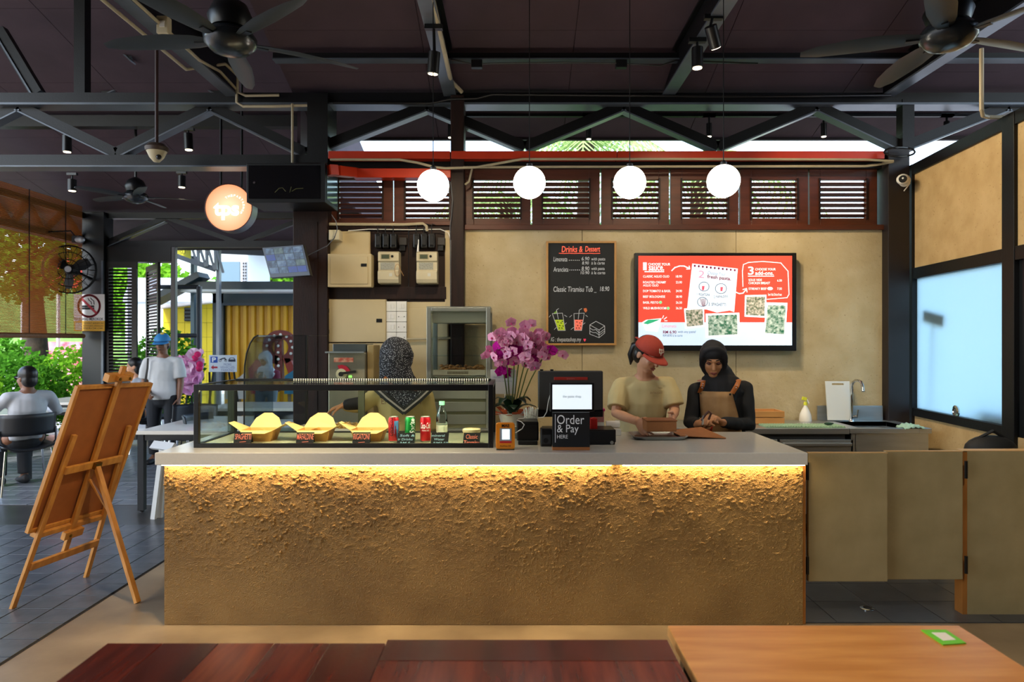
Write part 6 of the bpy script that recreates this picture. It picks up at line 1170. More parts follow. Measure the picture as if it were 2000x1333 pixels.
for i in range(13):
    for j in range(15):
        a = (i / 12 - .5) * 2; z = 1.215 - j * .046; x = PX(1390 + min(j, 7) * 2, 4.9) + a * (.104 + .005 * j if j < 7 else .14); dx_ = (x - PX(1409, 4.93)) / .215; y = 4.93 - .162 * math.sqrt(max(.12, 1 - dx_ * dx_)) + .004 * math.sin(i * 1.7 + j * .8); vs.append(V(x, y, z))
for i in range(12):
    for j in range(14): a = i * 15 + j; fs.append((a, a + 1, a + 16, a + 15))
ap = MB().add(vs, fs).build('apron', apm, root, smooth=180); m_ = ap.modifiers.new('s', 'SOLIDIFY'); m_.thickness = .004
tl_, tr_ = vs[0], vs[12 * 15]
for (q, s0) in ((tl_, P(1369, 744, 4.86)), (tr_, P(1438, 742, 4.86))):
    MB().tube([q + V(0, -.006, -.01), q.lerp(s0, .5) + V(0, -.055, 0), s0 + V(0, -.06, .0), s0 + V(0, .05, .0)], (.017, .003), 8, axis=(1, 0, .3)).build('strap', lea, root, smooth=True)
    MB().lathe([(0, 0), (.008, 0), (.006, .004), (0, .004)], q + V(.014 if q is tl_ else -.014, -.006, -.018), 10, axis=(0, -1, 0)).build('stud', black_steel, root)
    for t_ in (.35, .55, .75): MB().lathe([(0, 0), (.004, 0), (0, .003)], q.lerp(s0, t_) + V(0, -.06, 0), 8, axis=(0, -1, 0)).build('stud', chrome, root)
MB().ribbon([V(PX(1376, 4.75), 4.745, .965), V(PX(1378, 4.75), 4.745, .95), V(PX(1388, 4.75), 4.745, .948), V(PX(1390, 4.75), 4.745, .975)], .014).build('red_print', M('apron_print', '#c43a28', .7), root)
k = thing('tongs', 'small dark metal tool held by the person in the black headscarf', 'tool', P(1384, 812, 4.57)); MB().tube([P(1370, 822, 4.56), P(1378, 810, 4.55), P(1384, 804, 4.55), P(1389, 808, 4.55), P(1384, 820, 4.56)], .008, 8).build('grip', M('tool_brown', '#4a2a22', .4), k, smooth=True); MB().bar(P(1374, 812, 4.55), P(1372, 830, 4.56), .012, .006).build('blade', steel, k)
# --- person seen from behind
def speckle():
    ma = bpy.data.materials.new('scarf_speckle'); ma.use_nodes = True; nt = ma.node_tree; b = nt.nodes['Principled BSDF']; b.inputs['Roughness'].default_value = .8; tc = nt.nodes.new('ShaderNodeTexCoord'); v = nt.nodes.new('ShaderNodeTexVoronoi'); v.inputs['Scale'].default_value = 120; cr = nt.nodes.new('ShaderNodeValToRGB'); cr.color_ramp.interpolation = 'CONSTANT'; cr.color_ramp.elements[0].color = lin('#b9bfc4'); cr.color_ramp.elements[1].color = lin('#14161c'); cr.color_ramp.elements[1].position = .27
    nt.links.new(tc.outputs['Object'], v.inputs['Vector']); nt.links.new(v.outputs['Distance'], cr.inputs[0]); nt.links.new(cr.outputs[0], b.inputs['Base Color']); return ma
spk = speckle()
S = dict(pel=V(PX(785, 5.05), 5.05, .88), chest=V(PX(785, 5.05), 5.04, 1.08), neck=P(783, 742, 5.04), hc=P(779, 699, 5.07), face=(168, 22), sL=P(737, 772, 5.03), sR=P(832, 774, 5.03), eL=P(703, 795, 5.02), wL=P(672, 792, 4.93), eR=P(846, 832, 5.05), wR=P(826, 848, 5.2), hL=((-.9, -.1, -.3), (0, 0, -1), .5, 1), hR=((-.4, .8, -.1), (0, 0, -1), .4, -1), skin=skin_b, shirt=M('tee_yellow', '#b9a86c', .85, vary=.08, vs=9), pants=MATS['trousers_dark'], sleeve='long', loose=.022, hem=.14, facing=False); S.update(stand(PX(785, 5.05), 5.05, toe=(0, 1, 0)))
root, body, fr = person('person in a speckled headscarf and yellow top seen from behind', S); sc_ = hijab(root, S['hc'], fr, S['neck'], V(1, 0, 0), spk, drape=0, bun=True)
yb_ = 4.895
MB().prism([P(727, 748, yb_ + .05), P(785, 738, yb_ - .0), P(846, 750, yb_ + .05), P(826, 772, yb_), P(790, 800, yb_ - .01), P(750, 772, yb_)], (0, .02, 0)).build('scarf_tail', spk, root, bevel=.004)
bandm = M('scarf_band', '#22241f', .8); band2 = M('scarf_stripe', '#9a948a', .8)
for (a, b) in (((724, 749), (788, 803)), ((849, 751), (790, 803))):
    MB().ribbon([P(*a, yb_ + .036), P((a[0] + b[0]) / 2, (a[1] + b[1]) / 2 + 2, yb_ - .006), P(*b, yb_ - .014)], .05, th=.004).build('scarf_border', bandm, root); MB().ribbon([P(*a, yb_ + .03), P((a[0] + b[0]) / 2, (a[1] + b[1]) / 2 + 2, yb_ - .012), P(*b, yb_ - .02)], .012, th=.004).build('scarf_stripe', band2, root)
for pts in (((752, 738), (762, 748), (772, 760)), ((808, 742), (812, 752), (812, 762)), ((770, 759), (790, 760), (814, 760))): MB().ribbon([P(a, b, yb_ - .016) for a, b in pts], .022, th=.005).build('apron_strap', lea, root)
txt('ENTHUSIAST', 745, 825, 778, 790, yb_ - .001 + .012, M('shirt_print', '#8a6a48', .8), root); wl = S['wL']; MB().tube([wl + V(.03, 0, .004), wl + V(.10, .02, .012)], [.042, .046], 12, rnd=True).build('black_cuff', black_matte, root, smooth=True)
# --- walking person in the blue cap
Ym = 8.8; cx = PX(319, Ym)
S = dict(pel=V(cx, Ym, .92), chest=V(cx, Ym, 1.2), neck=P(318, 694, Ym), hc=P(317, 671, Ym - .03), face=(4, 8), sL=P(289, 708, Ym), sR=P(348, 708, Ym), eL=P(282, 748, Ym - .02), wL=P(290, 770, Ym - .2), eR=P(353, 746, Ym), wR=P(350, 778, Ym - .05), hL=((.3, -.5, -.2), (1, 0, 0), .6, 1), hR=((-.05, -.15, -1), (-1, 0, 0), .35, -1), skin=skin_c, shirt=M('tee_white', '#c6c6c4', .85, vary=.06, vs=8), pants=M('trousers_navy', '#15181d', .8), sleeve='short', loose=.03, hem=.1, b=1.08, lips=lips_d, down=False, vox=.009); S.update(stand(cx, Ym, .88, gap=.11))
root, body, fr = person('person in a blue cap, sunglasses and white T-shirt walking in with a shoulder bag', S); hair(root, S['hc'], fr); cap(root, S['hc'], fr, M('cap_blue', '#2f7fb8', .7)); f, u_, r = fr
for s in (-1, 1): MB().ell(S['hc'] + r * s * .034 + f * .094 + u_ * .008, (.03, .008, .02), hmat(f, u_, r)).build('sunglass_lens', M('lens_purple', '#1a1430', .15), root, smooth=True)
MB().tube([S['hc'] + r * .078 + u_ * .012 + f * .02, S['hc'] + r * .06 + f * .09 + u_ * .014, S['hc'] - r * .06 + f * .09 + u_ * .014, S['hc'] - r * .078 + u_ * .012 + f * .02], .004, 6).build('sunglass_frame', black_plastic, root); MB().ell(P(317, 652, Ym - .155), (.028, .01, .014)).build('cap_patch', M('patch_gold', '#b8a040', .6), root)
bgk = thing('shoulder_bag', 'dark shoulder bag hanging from the person in the blue cap', 'bag', P(287, 760, Ym + .05)); MB().tube([P(289, 700, Ym - .14), P(288, 720, Ym - .17), P(283, 750, Ym - .1)], (.014, .003), 8, axis=(1, 0, 0)).build('strap', M('strap_dark', '#2a2622', .7), bgk, smooth=True); MB().tube([P(288, 735, Ym + .04), P(286, 765, Ym + .06), P(286, 790, Ym + .06)], [(.06, .04), (.1, .07), (.09, .06)], 12, axis=(1, 0, 0), rnd=True).build('bag', black_matte, bgk, smooth=True)
# --- seated person
def seated(cx, cy, fy, zs=.47, sp=.11):
    fh = V(math.sin(math.radians(fy)), -math.cos(math.radians(fy)), 0); sd = V(fh.y, -fh.x, 0) ; d = {'toe': fh}
    for s, k_ in (('L', -1), ('R', 1)): o = V(cx, cy, 0) + sd * sp * k_; d['p' + s] = o + V(0, 0, zs + .09); d['k' + s] = o + fh * .42 + V(0, 0, zs + .07); d['a' + s] = o + fh * .40 + V(0, 0, .085)
    return d, fh, sd
d, fh, sd = seated(-5.13, 7.17, -130); pel = V(-5.13, 7.17, .60)
nb_ = pel + V(.10, -.07, .46); S = dict(pel=pel, chest=pel + V(.09, -.07, .27), neck=nb_, hc=nb_ + V(-.02, .0, .125), face=(-110, 2), sL=nb_ - sd * .18 - V(0, 0, .07), sR=nb_ + sd * .18 - V(0, 0, .07), eL=nb_ - sd * .3 + fh * .12 - V(0, 0, .24), wL=nb_ - sd * .26 + fh * .38 - V(0, 0, .2), eR=nb_ + sd * .3 + fh * .12 - V(0, 0, .24), wR=nb_ + sd * .24 + fh * .36 - V(0, 0, .2), hL=(fh, (0, 0, -1), .3, 1), hR=(fh, (0, 0, -1), .3, -1), skin=skin_c, shirt=M('shirt_pale', '#b8bcc2', .85, vary=.08, vs=7), pants=MATS['trousers_navy'], sleeve='long', loose=.018, hem=.06, b=1.0, down=False, lips=lips_d, vox=.009); S.update(d)
root, body, fr = person('person with short black hair in a pale shirt leaning back on a black chair', S); hair(root, S['hc'], fr); f, u_, r = fr
for s in (-1, 1): MB().ell(S['hc'] + r * s * .034 + f * .094 + u_ * .008, (.03, .008, .02), hmat(f, u_, r)).build('sunglass_lens', black_plastic, root, smooth=True); MB().tube([S['hc'] + r * s * .06 + f * .08 + u_ * .012, S['hc'] + r * s * .08 - f * .01 + u_ * .01], .004, 6).build('sunglass_arm', black_plastic, root)
ch0.location = (-5.10, 7.14, 0); ch0.rotation_euler = (0, 0, math.radians(-130))
# --- person seated by the shutters
d, fh, sd = seated(-5.25, 9.75, -60); pel = V(-5.25, 9.75, .58); nb_ = pel + V(0, 0, .47)
S = dict(pel=pel, chest=pel + V(0, 0, .27), neck=nb_, hc=P(262, 716, 9.72), face=(-70, 5), sL=nb_ - sd * .17 - V(0, 0, .07), sR=nb_ + sd * .17 - V(0, 0, .07), eL=nb_ - sd * .22 + fh * .1 - V(0, 0, .3), wL=nb_ - sd * .15 + fh * .3 - V(0, 0, .25), eR=nb_ + sd * .22 + fh * .1 - V(0, 0, .3), wR=nb_ + sd * .15 + fh * .3 - V(0, 0, .25), hL=(fh, (0, 0, -1), .3, 1), hR=(fh, (0, 0, -1), .3, -1), skin=skin_a, shirt=M('shirt_grey', '#8a8f98', .85, vary=.1), pants=MATS['trousers_navy'], sleeve='short', down=False, vox=.01); S['neck'] = S['hc'] - V(-.01, 0, .14); S.update(d)
root, body, fr = person('person with dark hair and grey top sitting by the louvred shutters', S); hair(root, S['hc'], fr, .04)
o = copy_tree(ch0); o.location = (-5.2, 9.73, 0); o.rotation_euler = (0, 0, math.radians(-60)); o['label'] = 'black shell chair by the louvred shutters'
# --- person outside with phone
Yw_ = 11.6; cx = PX(521, Yw_)
S = dict(pel=V(cx + .02, Yw_, .82), chest=V(cx, Yw_, 1.04), neck=P(522, 720, Yw_), hc=P(518, 702, Yw_ - .05), face=(-25, 20), sL=P(503, 730, Yw_), sR=P(540, 730, Yw_), eL=P(499, 752, Yw_ - .05), wL=P(505, 741, Yw_ - .25), eR=P(542, 753, Yw_ - .05), wR=P(520, 743, Yw_ - .25), hL=((.3, -.6, .4), (.2, .6, .6), .5, 1), hR=((-.5, -.5, .3), (0, .6, .6), .5, -1), skin=skin_b, shirt=M('top_maroon', '#6a1a34', .85, vary=.1), pants=M('skirt_grey', '#5d6a74', .8), sleeve='long', hem=.1, down=True, vox=.01, b=.95); S.update(stand(cx, Yw_, .8))
root, body, fr = person('person in a white headscarf and maroon top outside looking at a phone', S); hijab(root, S['hc'], fr, S['neck'], V(1, 0, 0), M('scarf_white', '#b9bcc4', .8), drape=.2, vox=.01)
k = thing('phone', 'dark phone held by the person in the white headscarf', 'phone', P(508, 734, Yw_ - .33)); MB().frame(P(509, 735, Yw_ - .34), V(.036, 0, 0), V(0, .02, .07), V(0, -.004, .001)).build('body', black_plastic, k, bevel=.004); MB().frame(P(509, 735, Yw_ - .334), V(.031, 0, 0), V(0, .018, .063), V(0, .003, -.001)).build('screen', M('phone_screen', '#5a6a78', .2), k)

# ================================================================ OUTDOORS
def leaves(name, mat, parent, c, r, n, size, seed=1, shell=.55):
    rnd = random.Random(seed); vs = []; fs = []; c = Vector(c); off = ROOTLOC(parent) if parent else V(0, 0, 0)
    for i in range(n):
        while True:
            q = V(rnd.uniform(-1, 1), rnd.uniform(-1, 1), rnd.uniform(-1, 1))
            if shell * rnd.random() < q.length <= 1: break
        p = c + V(q.x * r[0], q.y * r[1], q.z * r[2]) - off; d = V(rnd.uniform(-1, 1), rnd.uniform(-1, 1), rnd.uniform(-.6, .7)).normalized(); s = d.cross(V(rnd.uniform(-1, 1), rnd.uniform(-1, 1), rnd.uniform(-1, 1))).normalized(); L = size * rnd.uniform(.6, 1.3); w_ = L * .34; n_ = d.cross(s) * L * .12
        a = len(vs); vs += [p, p + d * L * .5 + s * w_ + n_, p + d * L, p + d * L * .5 - s * w_ + n_]; fs.append((a, a + 1, a + 2, a + 3))
    me = bpy.data.meshes.new(name); me.from_pydata([tuple(v) for v in vs], [], fs); o = link(me, name, mat, parent); o['kind'] = 'stuff'; return o
lf = [translucent('leaf_bright', '#6fa62c', .45), translucent('leaf_mid', '#4a8428', .4), translucent('leaf_deep', '#2c5a20', .35)]; bark = M('bark', '#4a3f34', .9, c2='#2e2822', vs=10, bump=.6, bs=20)
def shrub(label, x, y, rx, ry, h, n, size, m, seed, cat='shrub', name='garden_shrub'):
    o = thing(name, label, cat, (x, y, -.13)); leaves('foliage', lf[m], o, (x, y, h * .55), (rx, ry, h * .52), n, size, seed)
    for i in range(6): a = i * 1.05; MB().tube([(x + .08 * math.cos(a), y + .08 * math.sin(a), -.13), (x + rx * .5 * math.cos(a), y + ry * .5 * math.sin(a), h * .7)], [.014, .005], 5).build('stem', bark, o)
    return o
for i, (x, y, rx, ry, h, n, s, m, lab) in enumerate(((-7.6, 9.2, .7, .6, 1.25, 2600, .09, 0, 'bright green shrub behind the seated person'), (-7.5, 10.4, .7, .6, 1.3, 2600, .09, 1, 'green shrub next to the tree trunk'), (-7.4, 11.6, .8, .6, 1.4, 2600, .1, 0, 'bright leafy shrub beside the steel column'), (-8.6, 11.2, .8, .8, 1.6, 2600, .11, 1, 'taller green shrub behind the tree trunk'), (-8.4, 8.6, .7, .8, 1.3, 2200, .09, 2, 'dark green shrub at the garden edge'), (-6.7, 13.2, .7, .5, 1.7, 2400, .11, 1, 'leafy shrub seen through the shutter leaves'), (-9.6, 9.9, .9, .9, 1.6, 2400, .1, 0, 'wide bright shrub behind the bamboo blind'))): shrub(lab, x, y, rx, ry, h, n, s, m, i + 20)
def tree(label, x, y, zc, r, n, size, m, seed, tr_=.14):
    o = thing('tree', label, 'tree', (x, y, -.13)); leaves('crown', lf[m], o, (x, y, zc), r, n, size, seed, .3); MB().tube([(x, y, -.13), (x + .05, y, zc * .4), (x - .04, y, zc)], [tr_ * 1.3, tr_, tr_ * .5], 12).build('trunk', bark, o, smooth=True)
    for i in range(5): a = i * 1.3; MB().tube([(x - .01, y, zc * .6), (x + r[0] * .6 * math.cos(a), y + r[1] * .6 * math.sin(a), zc + r[2] * .3)], [tr_ * .4, .02], 6).build('branch', bark, o, smooth=True)
tree('thick-trunked tree standing behind the bamboo blind', -8.85, 12.6, 3.5, (1.3, 1.2, 1.2), 3600, .15, 0, 3, .21)
tree('light green tree far behind the yellow container', -9.6, 28.5, 5.2, (2.2, 2, 1.8), 5000, .22, 0, 5); tree('broad tree on the far hillside', -13, 38, 4.2, (3.5, 2, 2.3), 4200, .4, 1, 6); tree('second broad tree on the far hillside', -20.5, 38, 4.0, (3, 2, 2.2), 4000, .4, 0, 16)
palm_m = translucent('palm_leaf', '#9dbb78', .5)
def palm(label, x, y, z, seed):
    o = thing('palm_tree', label, 'palm tree', (x, y, -.13)); rnd = random.Random(seed); MB().tube([(x, y, -.13), (x + .1, y, z)], [.16, .12], 10).build('trunk', bark, o, smooth=True)
    for i in range(11):
        a = i * .571; L = 1.7; pts = [V(x + .1, y, z) + V(math.cos(a), math.sin(a), 0) * L * t + V(0, 0, .7 * t - 1.5 * t * t) for t in [q / 10 for q in range(11)]]; mb = MB(); mb.tube(pts, [.02 - .0015 * q for q in range(11)], 5)
        for q in range(1, 11):
            sd = V(-math.sin(a), math.cos(a), 0)
            for k_ in (0, .5):
                p = pts[q].lerp(pts[q - 1], k_)
                for s in (-1, 1): t_ = p + sd * s * .38 + V(0, 0, -.22) + (pts[q] - pts[q - 1]) * 1.2; b = (pts[q] - pts[q - 1]).normalized() * .03; mb.add([p - b, p + b, t_], [(0, 1, 2)])
        mb.build('frond', palm_m, o)
palm('palm tree behind the louvred shutters, near the second globe', 1.05, 10.5, 4.6, 1); palm('palm tree behind the louvred shutters, above the television', 2.7, 10.2, 4.2, 2); palm('palm tree behind the louvred shutters, above the orchid', -.2, 11.5, 3.9, 4)
hedge = shrub('tall hedge row behind the plaster wall', 1.8, 9.2, 2.3, .5, 3.0, 5200, .16, 1, 77, 'hedge', 'hedge')
# yellow building, container, gate, canopy
yel = M('yellow_wall', '#d6c614', .6, vary=.06, vs=3); teal = M('teal_steel', '#20333c', .45, vary=.1, vs=4); yc = M('container_yellow', '#d2a018', .5, vary=.08, vs=3)
k = thing('yellow_building', 'bright yellow block wall with a grey vent', 'building', (PX(330, 17), 17.2, -.13)); xa, xb = PX(318, 17), PX(418, 17)
for i in range(7):
    for j in range(9):
        w_ = (xb - xa) / 7; h_ = .36; z0 = -.13 + j * h_; 
        z1 = min(z0 + h_ - .008, PZ(592 + (6 - i) * 1.2, 17))
        if z1 > z0: bx('block', yel, k, xa + i * w_ + .004, xa + (i + 1) * w_ - .004, 17, 17.2, z0, z1)
bx('backing', M('block_joint', '#7d7410', .8), k, xa, xb, 17.03, 17.25, -.13, PZ(600, 17)); MB().bar(P(316, 601, 16.95), P(420, 590, 16.95), .5, .06).build('coping', M('coping_white', '#d4d8dc', .6), k)
for i in range(4): pbox('vent_slat', teal, k, 359.5, 383, 601.5 + i * 7, 605 + i * 7, 16.93, .07)
pbox('vent_box', black_matte, k, 360, 382.5, 601, 628, 16.97, .04)
k = thing('yellow_container', 'yellow corrugated container with a dark teal frame', 'container', (PX(505, 15), 15.5, -.13)); mb = MB(); n = 13; Xa, Xb = PX(436, 15), PX(640, 15); z0, z1 = -.13, PZ(597, 15)
for i in range(n):
    a = Xa + (Xb - Xa) * i / n; w_ = (Xb - Xa) / n; o = MB().prism([(a, 15.06, z0), (a + w_ * .35, 15.06, z0), (a + w_ * .5, 15.0, z0), (a + w_ * .85, 15.0, z0), (a + w_, 15.06, z0), (a + w_, 15.1, z0), (a, 15.1, z0)], (0, 0, z1 - z0)).build('corrugation', yc, k)
pbox('corner_post', teal, k, 415, 436, 572, 760, 14.95, .3); bx('post_foot', teal, k, PX(413, 15), PX(438, 15), 14.93, 15.27, -.13, 0); pbox('header', teal, k, 415, 640, 570, 592, 14.95, .3); pbox('header_lip', M('lip_grey', '#2b3a48', .5), k, 432, 640, 592, 597, 14.93, .1); bx('roof', teal, k, PX(415, 15), Xb, 15.0, 19, z1, z1 + .1); pbox('cap_plate', teal, k, 409, 436, 568, 573, 14.9, .36)
k = thing('roof_beam', 'dark teal canopy beam with a white underside above the container', 'beam', P(480, 556, 13.6)); pbox('beam', teal, k, 352, 640, 550, 565, 13.6, .3); pbox('soffit', M('soffit_white', '#cfd8e0', .5), k, 352, 640, 565, 570, 13.62, .5); MB().bar(P(300, 590, 13.7), P(398, 538, 13.7), .5, .12).build('sloping_roof', teal, k)
for a in (372, 636): pbox('post', M('blue_post', '#33505f', .5), k, a, a + 7, 500, 780, 13.95, .15)
bx('footing', M('footing', '#77787a', .8), k, PX(372, 14), PX(379, 14), 13.95, 14.1, -.13, PZ(778, 13.95))
# marquee letter on the container
k = thing('marquee_letter', 'big maroon marquee letter studded with bulbs in front of the container', 'marquee letter', P(548, 770, 14)); mq = M('marquee_maroon', '#6a2420', .5); Yk = 13.9
ringo = [P(546 + 34 * math.cos(t * .2), 679 - 34 * math.sin(t * .2), Yk) for t in range(-6, 24)]; ringi = [P(546 + 17 * math.cos(t * .2), 679 - 17 * math.sin(t * .2), Yk) for t in range(-6, 24)]
mb = MB()
for a, b, c_, d_ in zip(ringo[:-1], ringo[1:], ringi[1:], ringi[:-1]): mb.prism([a, b, c_, d_], (0, .12, 0))
mb.build('bowl', mq, k); MB().prism([P(536, 655, Yk), P(550, 655, Yk), P(552, 760, Yk), P(536, 770, Yk)], (0, .12, 0)).build('stem', mq, k); MB().prism([P(552, 700, Yk), P(566, 700, Yk), P(598, 770, Yk), P(578, 770, Yk)], (0, .12, 0)).build('leg', M('marquee_red', '#8c2a20', .5), k)
bm = M('marquee_bulb', '#d8d8d0', .2)
for pts in ([(546 + 25 * math.cos(t * .5), 679 - 25 * math.sin(t * .5)) for t in range(-1, 9)], [(543 + q * .2, 676 + q * 13) for q in range(7)]):
    for (a, b) in pts: MB().ell(P(a, b, Yk - .02), .03, None, 8, 6).build('bulb', bm, k)
for (nm, pts, cc, yy) in (('red_board', [(490, 770), (486, 720), (500, 702), (520, 712), (530, 770)], '#a02a38', 14.2), ('teal_board', [(555, 770), (556, 735), (575, 722), (600, 735), (600, 770)], '#1f6a8a', 13.8), ('white_board', [(440, 780), (440, 755), (470, 735), (478, 728), (478, 780)], '#c8cacb', 14.3)):
    o = thing('painted_board', {'red_board': 'crimson painted cut-out board left of the marquee letter', 'teal_board': 'teal painted cut-out board at the foot of the marquee letter', 'white_board': 'low white painted board behind the parking sign'}[nm], 'board', P(pts[0][0], 790, yy)); bot = PZ(790, yy); pp = [P(a, b, yy) for a, b in pts]; MB().prism(pp, (0, .05, 0)).build('board', M(nm, cc, .6), o); MB().bar(P(pts[0][0] + 10, 770, yy + .05), V(PX(pts[0][0] + 10, yy), yy + .06, -.13), .05, .05).build('prop', M('prop_wood', '#6a5a44', .7), o); MB().bar(P(pts[-1][0] - 10, 770, yy + .05), V(PX(pts[-1][0] - 10, yy), yy + .06, -.13), .05, .05).build('prop', MATS['prop_wood'], o)
# parking sign, gate leaf, hanging sign, bouquet
k = thing('parking_sign', 'white MORE VEHICLES PARKING sign with a red arrow on a black stand', 'sign', P(435, 800, 12.6)); Yg = 12.5; pbox('plate', M('sign_plate', '#d4dce4', .5), k, 408, 462, 694, 727, Yg, .012, .002); bl_ = M('sign_blue', '#1f4fae', .5); pbox('p_square', bl_, k, 411, 425, 697, 709, Yg - .001, .002); txt('P', 414, 422, 698.5, 707.5, Yg - .002, M('white_mark', '#f2f4f6', .5), k, bold=.03)
for i, s in enumerate(('MORE', 'VEHICLES', 'PARKING')): txt(s, (437, 430, 432)[i], (452, 458, 457)[i], 710 + i * 5.6, 714.5 + i * 5.6, Yg, M('sign_text', '#6f7fa8', .5), k)
ppoly('arrow', [(412, 718), (417, 713.5), (417, 716.3), (425, 716.3), (425, 719.7), (417, 719.7), (417, 722.5)], Yg - .001, -.001, rd, k); mk_ = M('sign_icon', '#222c44', .5)
ppoly('car_mark', [(446, 707), (446, 703), (449, 699), (457, 699), (460, 703), (460, 707)], Yg - .001, -.001, mk_, k); ppoly('car_window', [(448.5, 702.5), (450, 700.2), (456, 700.2), (457.5, 702.5)], Yg - .002, -.001, MATS['sign_plate'], k)
for a in (430, 441): stroke([(a + 2.4 * math.cos(i * .785), 704.5 + 2.4 * math.sin(i * .785)) for i in range(9)], Yg, mk_, k, .008, 'wheel_mark')
stroke([(430, 703), (434, 701), (439, 700), (441, 704)], Yg, mk_, k, .02, 'motorcycle_mark')
for (a, b) in ((397, 408), (405, 396), (462, 468), (452, 458)): MB().bar(P(a + 12 if a < 440 else a - 5, 727, 12.52), V(PX(b, 12.5), 12.6, -.13), .03, .03).build('leg', black_steel, k)
k = thing('steel_gate', 'grey tubular gate leaf standing open outside the doorway', 'gate', P(364, 800, 11.5)); gt = M('gate_grey', '#555b66', .4, .3); zg = -.1
MB().tube([P(389, 560, 11.5), V(PX(389, 11.5), 11.5, zg)], .045, 10).build('upright', gt, k, smooth=40); MB().tube([V(PX(342, 11.5), 11.5, zg), P(342, 560, 11.5)], .035, 10).build('upright', gt, k, smooth=40)
for y in (561, 656, 748): MB().tube([P(300 if y == 561 else 340, y, 11.5), P(389, y, 11.5)], .038, 10).build('rail', gt, k, smooth=40)
k = thing('hanging_sign', 'yellow hanging banner sign lettered 1 NOV under the canopy', 'sign', P(357, 480, 12)); MB().prism([P(341, 462, 12.3), P(372, 470, 11.9), P(372, 506, 11.9), P(342, 494, 12.3)], (0, .02, 0)).build('banner', M('banner_yellow', '#c8c83a', .6), k); txt('ISU', 349, 362, 489, 497, 11.93, M('banner_text', '#6a6a48', .6), k)
for (a, b) in ((341, 462), (372, 470)): MB().tube([P(a, b, 12.1), P(a, b - 22, 12.1)], .006, 5).build('cord', black_matte, k)
k = thing('pink_bouquet', 'tall pink tulle bouquet on a black stand behind the walking person', 'bouquet', P(372, 830, 9.6)); k.location.z = 0; rnd = random.Random(8); pk = [translucent('tulle_%d' % i, c_, .3) for i, c_ in enumerate(('#e8b8d8', '#dfa0cc', '#f0d4e6', '#e03c78'))]
for i in range(46):
    t = rnd.random(); p = P(372 + rnd.gauss(0, 9) * (1.3 - .6 * t), 690 + 75 * t, 9.6 + rnd.uniform(-.12, .12)); mb = MB(); R0 = rnd.uniform(.06, .11); ax_ = V(rnd.uniform(-.6, .6), -1, rnd.uniform(-.5, .8)).normalized(); a_ = ax_.orthogonal().normalized(); b_ = ax_.cross(a_); ring = [p + ax_ * (.05 + .03 * math.sin(q * 2.5)) + (a_ * math.cos(q * .628) + b_ * math.sin(q * .628)) * R0 * (1 + .25 * math.sin(q * 3.1)) for q in range(10)]
    mb.add([p] + ring, [(0, 1 + q, 1 + (q + 1) % 10) for q in range(10)]); mb.build('ruffle', pk[rnd.choice((0, 0, 1, 2))], k)
for (a, b) in ((386, 693), (390, 712), (381, 700), (389, 720)): MB().ell(P(a, b, 9.45), (.045, .04, .045)).build('rose', pk[3], k, smooth=True)
for (a, b) in ((366, 352), (378, 395), (372, 374)): MB().tube([P(a, 765, 9.6), V(PX(b, 9.6), 9.6 + (.25 if b == 374 else 0), 0)], .012, 6).build('stand_leg', black_steel, k)
# canopy trusses, white house, red stall
k = thing('canopy_truss', 'grey steel canopy truss outside the doorway', 'truss', P(400, 500, 13)); cg = M('canopy_grey', '#6f7780', .45, .3)
MB().bar(P(330, 455, 12.8), P(422, 478, 13), .06, .08).build('chord', cg, k); MB().bar(P(345, 500, 12.8), P(422, 527, 13), .06, .1).build('chord', cg, k)
for a in range(5): x = 352 + a * 17; MB().bar(P(x, 462 + a * 4, 12.9), P(x + 2, 503 + a * 6, 12.9), .04, .05).build('web', cg, k); MB().bar(P(x, 462 + a * 4, 12.9), P(x + 16, 509 + a * 6, 12.9), .03, .04).build('web', cg, k)
pbox('post', cg, k, 422, 428, 470, 800, 13, .1)
k = thing('canopy_truss', 'second grey canopy truss under the dark outdoor roof', 'truss', P(520, 470, 14.5)); MB().bar(P(420, 455, 14.5), P(590, 462, 14.5), .06, .1).build('chord', cg, k); MB().bar(P(420, 490, 14.5), P(640, 500, 14.5), .06, .12).build('chord', cg, k)
for a in range(9): x = 428 + a * 20; MB().bar(P(x, 457, 14.5), P(x + 10, 491, 14.5), .04, .05).build('web', cg, k); MB().bar(P(x + 20, 457, 14.5), P(x + 10, 491, 14.5), .04, .05).build('web', cg, k)
cr_ = thing('canopy_roof', 'dark outdoor canopy roof beyond the doorway', 'roof', (-6, 14, 3.4)); MB().prism([(-9, 12, PZ(440, 12)), (-2.5, 12, PZ(440, 12)), (-2.5, 16, PZ(478, 16)), (-9, 16, PZ(478, 16))], (0, 0, .08)).build('deck', M('canopy_deck', '#5b4a50', .7), cr_)
for y in (13, 14.2, 15.4): bx('rafter', cg, cr_, -9, -2.5, y, y + .08, PZ(440, 12) + (PZ(478, 16) - PZ(440, 12)) * (y - 12) / 4 - .12, PZ(440, 12) + (PZ(478, 16) - PZ(440, 12)) * (y - 12) / 4)
for x in (-8.9, -2.6): bx('post', cg, cr_, x, x + .1, 15.8, 15.9, -.13, PZ(478, 16))
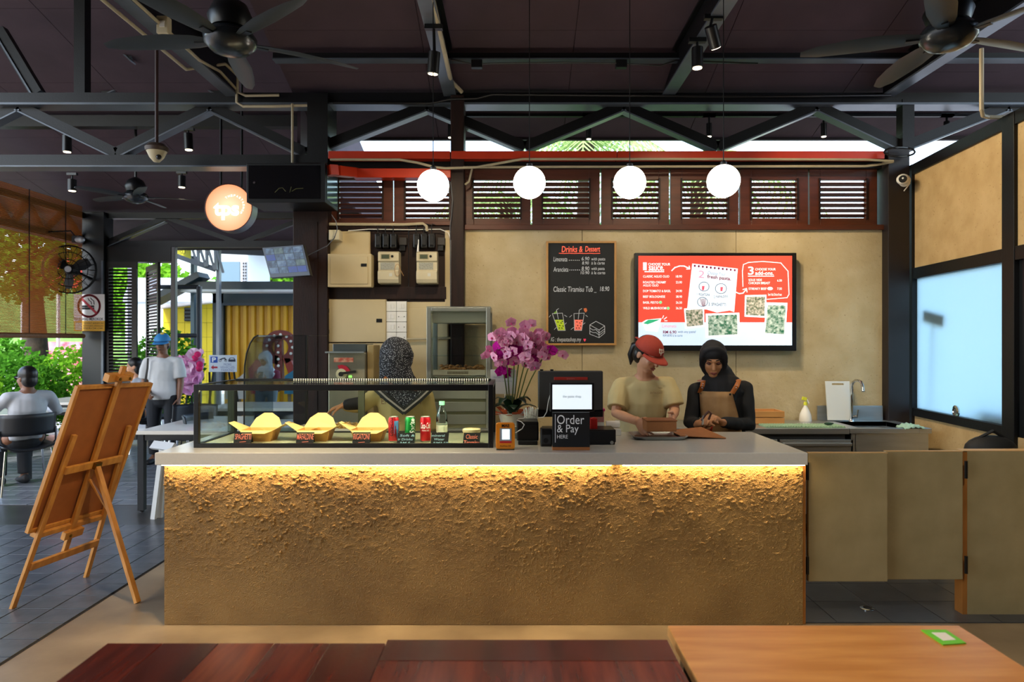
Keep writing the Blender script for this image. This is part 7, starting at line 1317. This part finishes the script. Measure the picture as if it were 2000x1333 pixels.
k = thing('white_house', 'white house with a blue-grey shutter door behind the container', 'house', (PX(460, 22), 22.5, -.13)); wh = M('house_white', '#cdd6dc', .7); pbox('wall', wh, k, 425, 484, 485, 800, 22, 2); pbox('shutter_door', M('door_blue', '#4c6674', .5), k, 428, 468, 511, 552, 21.95, .05); pbox('edge_strip', M('vent_grey', '#8a9098', .6), k, 473, 482, 510, 552, 21.95, .05)
for i in range(7): pbox('vent', black_matte, k, 474, 476.5, 513 + i * 6, 516.5 + i * 6, 21.93, .03); pbox('vent', black_matte, k, 478.5, 481, 513 + i * 6, 516.5 + i * 6, 21.93, .03)
pbox('roof_edge', wh, k, 420, 600, 482, 488, 21.9, 3)
k = thing('grey_roof_house', 'low pale house roof far beyond the gate', 'house', (PX(330, 24), 25, -.13)); MB().prism([P(240, 590, 24), P(420, 590, 24), P(395, 548, 27), P(255, 548, 27)], (0, 0, .1)).build('roof', M('roof_grey', '#8c98a4', .7), k); pbox('wall', wh, k, 245, 415, 590, 690, 24.2, 2)
k = thing('red_stall', 'red awning stall in the garden behind the wall fan', 'stall', (-8.4, 15, -.13)); rda = M('awning_red', '#d8321f', .6); MB().prism([P(70, 560, 15), P(205, 545, 15), P(205, 500, 16.5), P(70, 505, 16.5)], (0, 0, .06)).build('awning', rda, k); pbox('valance', rda, k, 70, 205, 548, 562, 14.95, .05)
for a in (75, 110, 200): pbox('post', white_paint, k, a, a + 3, 560, 800, 15, .08)
pbox('counter_front', M('stall_red', '#c43048', .6, c2='#d8a0b0', vs=6), k, 72, 203, 668, 770, 15.3, .3); pbox('side_panel', M('stall_white', '#c9ced4', .6), k, 40, 72, 560, 680, 15.6, .1)
hl = tag(MB().prism([(-40, 44, -.2), (-40, 44, 5.2), (-26, 44, 6.2), (-12, 44, 4.6), (0, 44, 4.0), (20, 44, 4.6), (20, 44, -.2)], (0, 1, 0)).build('hillside', M('hill_green', '#6f9a4a', .9, c2='#4f7a3a', vs=1.5), None), kind='structure')

bpy.data.scenes.remove(TMP)
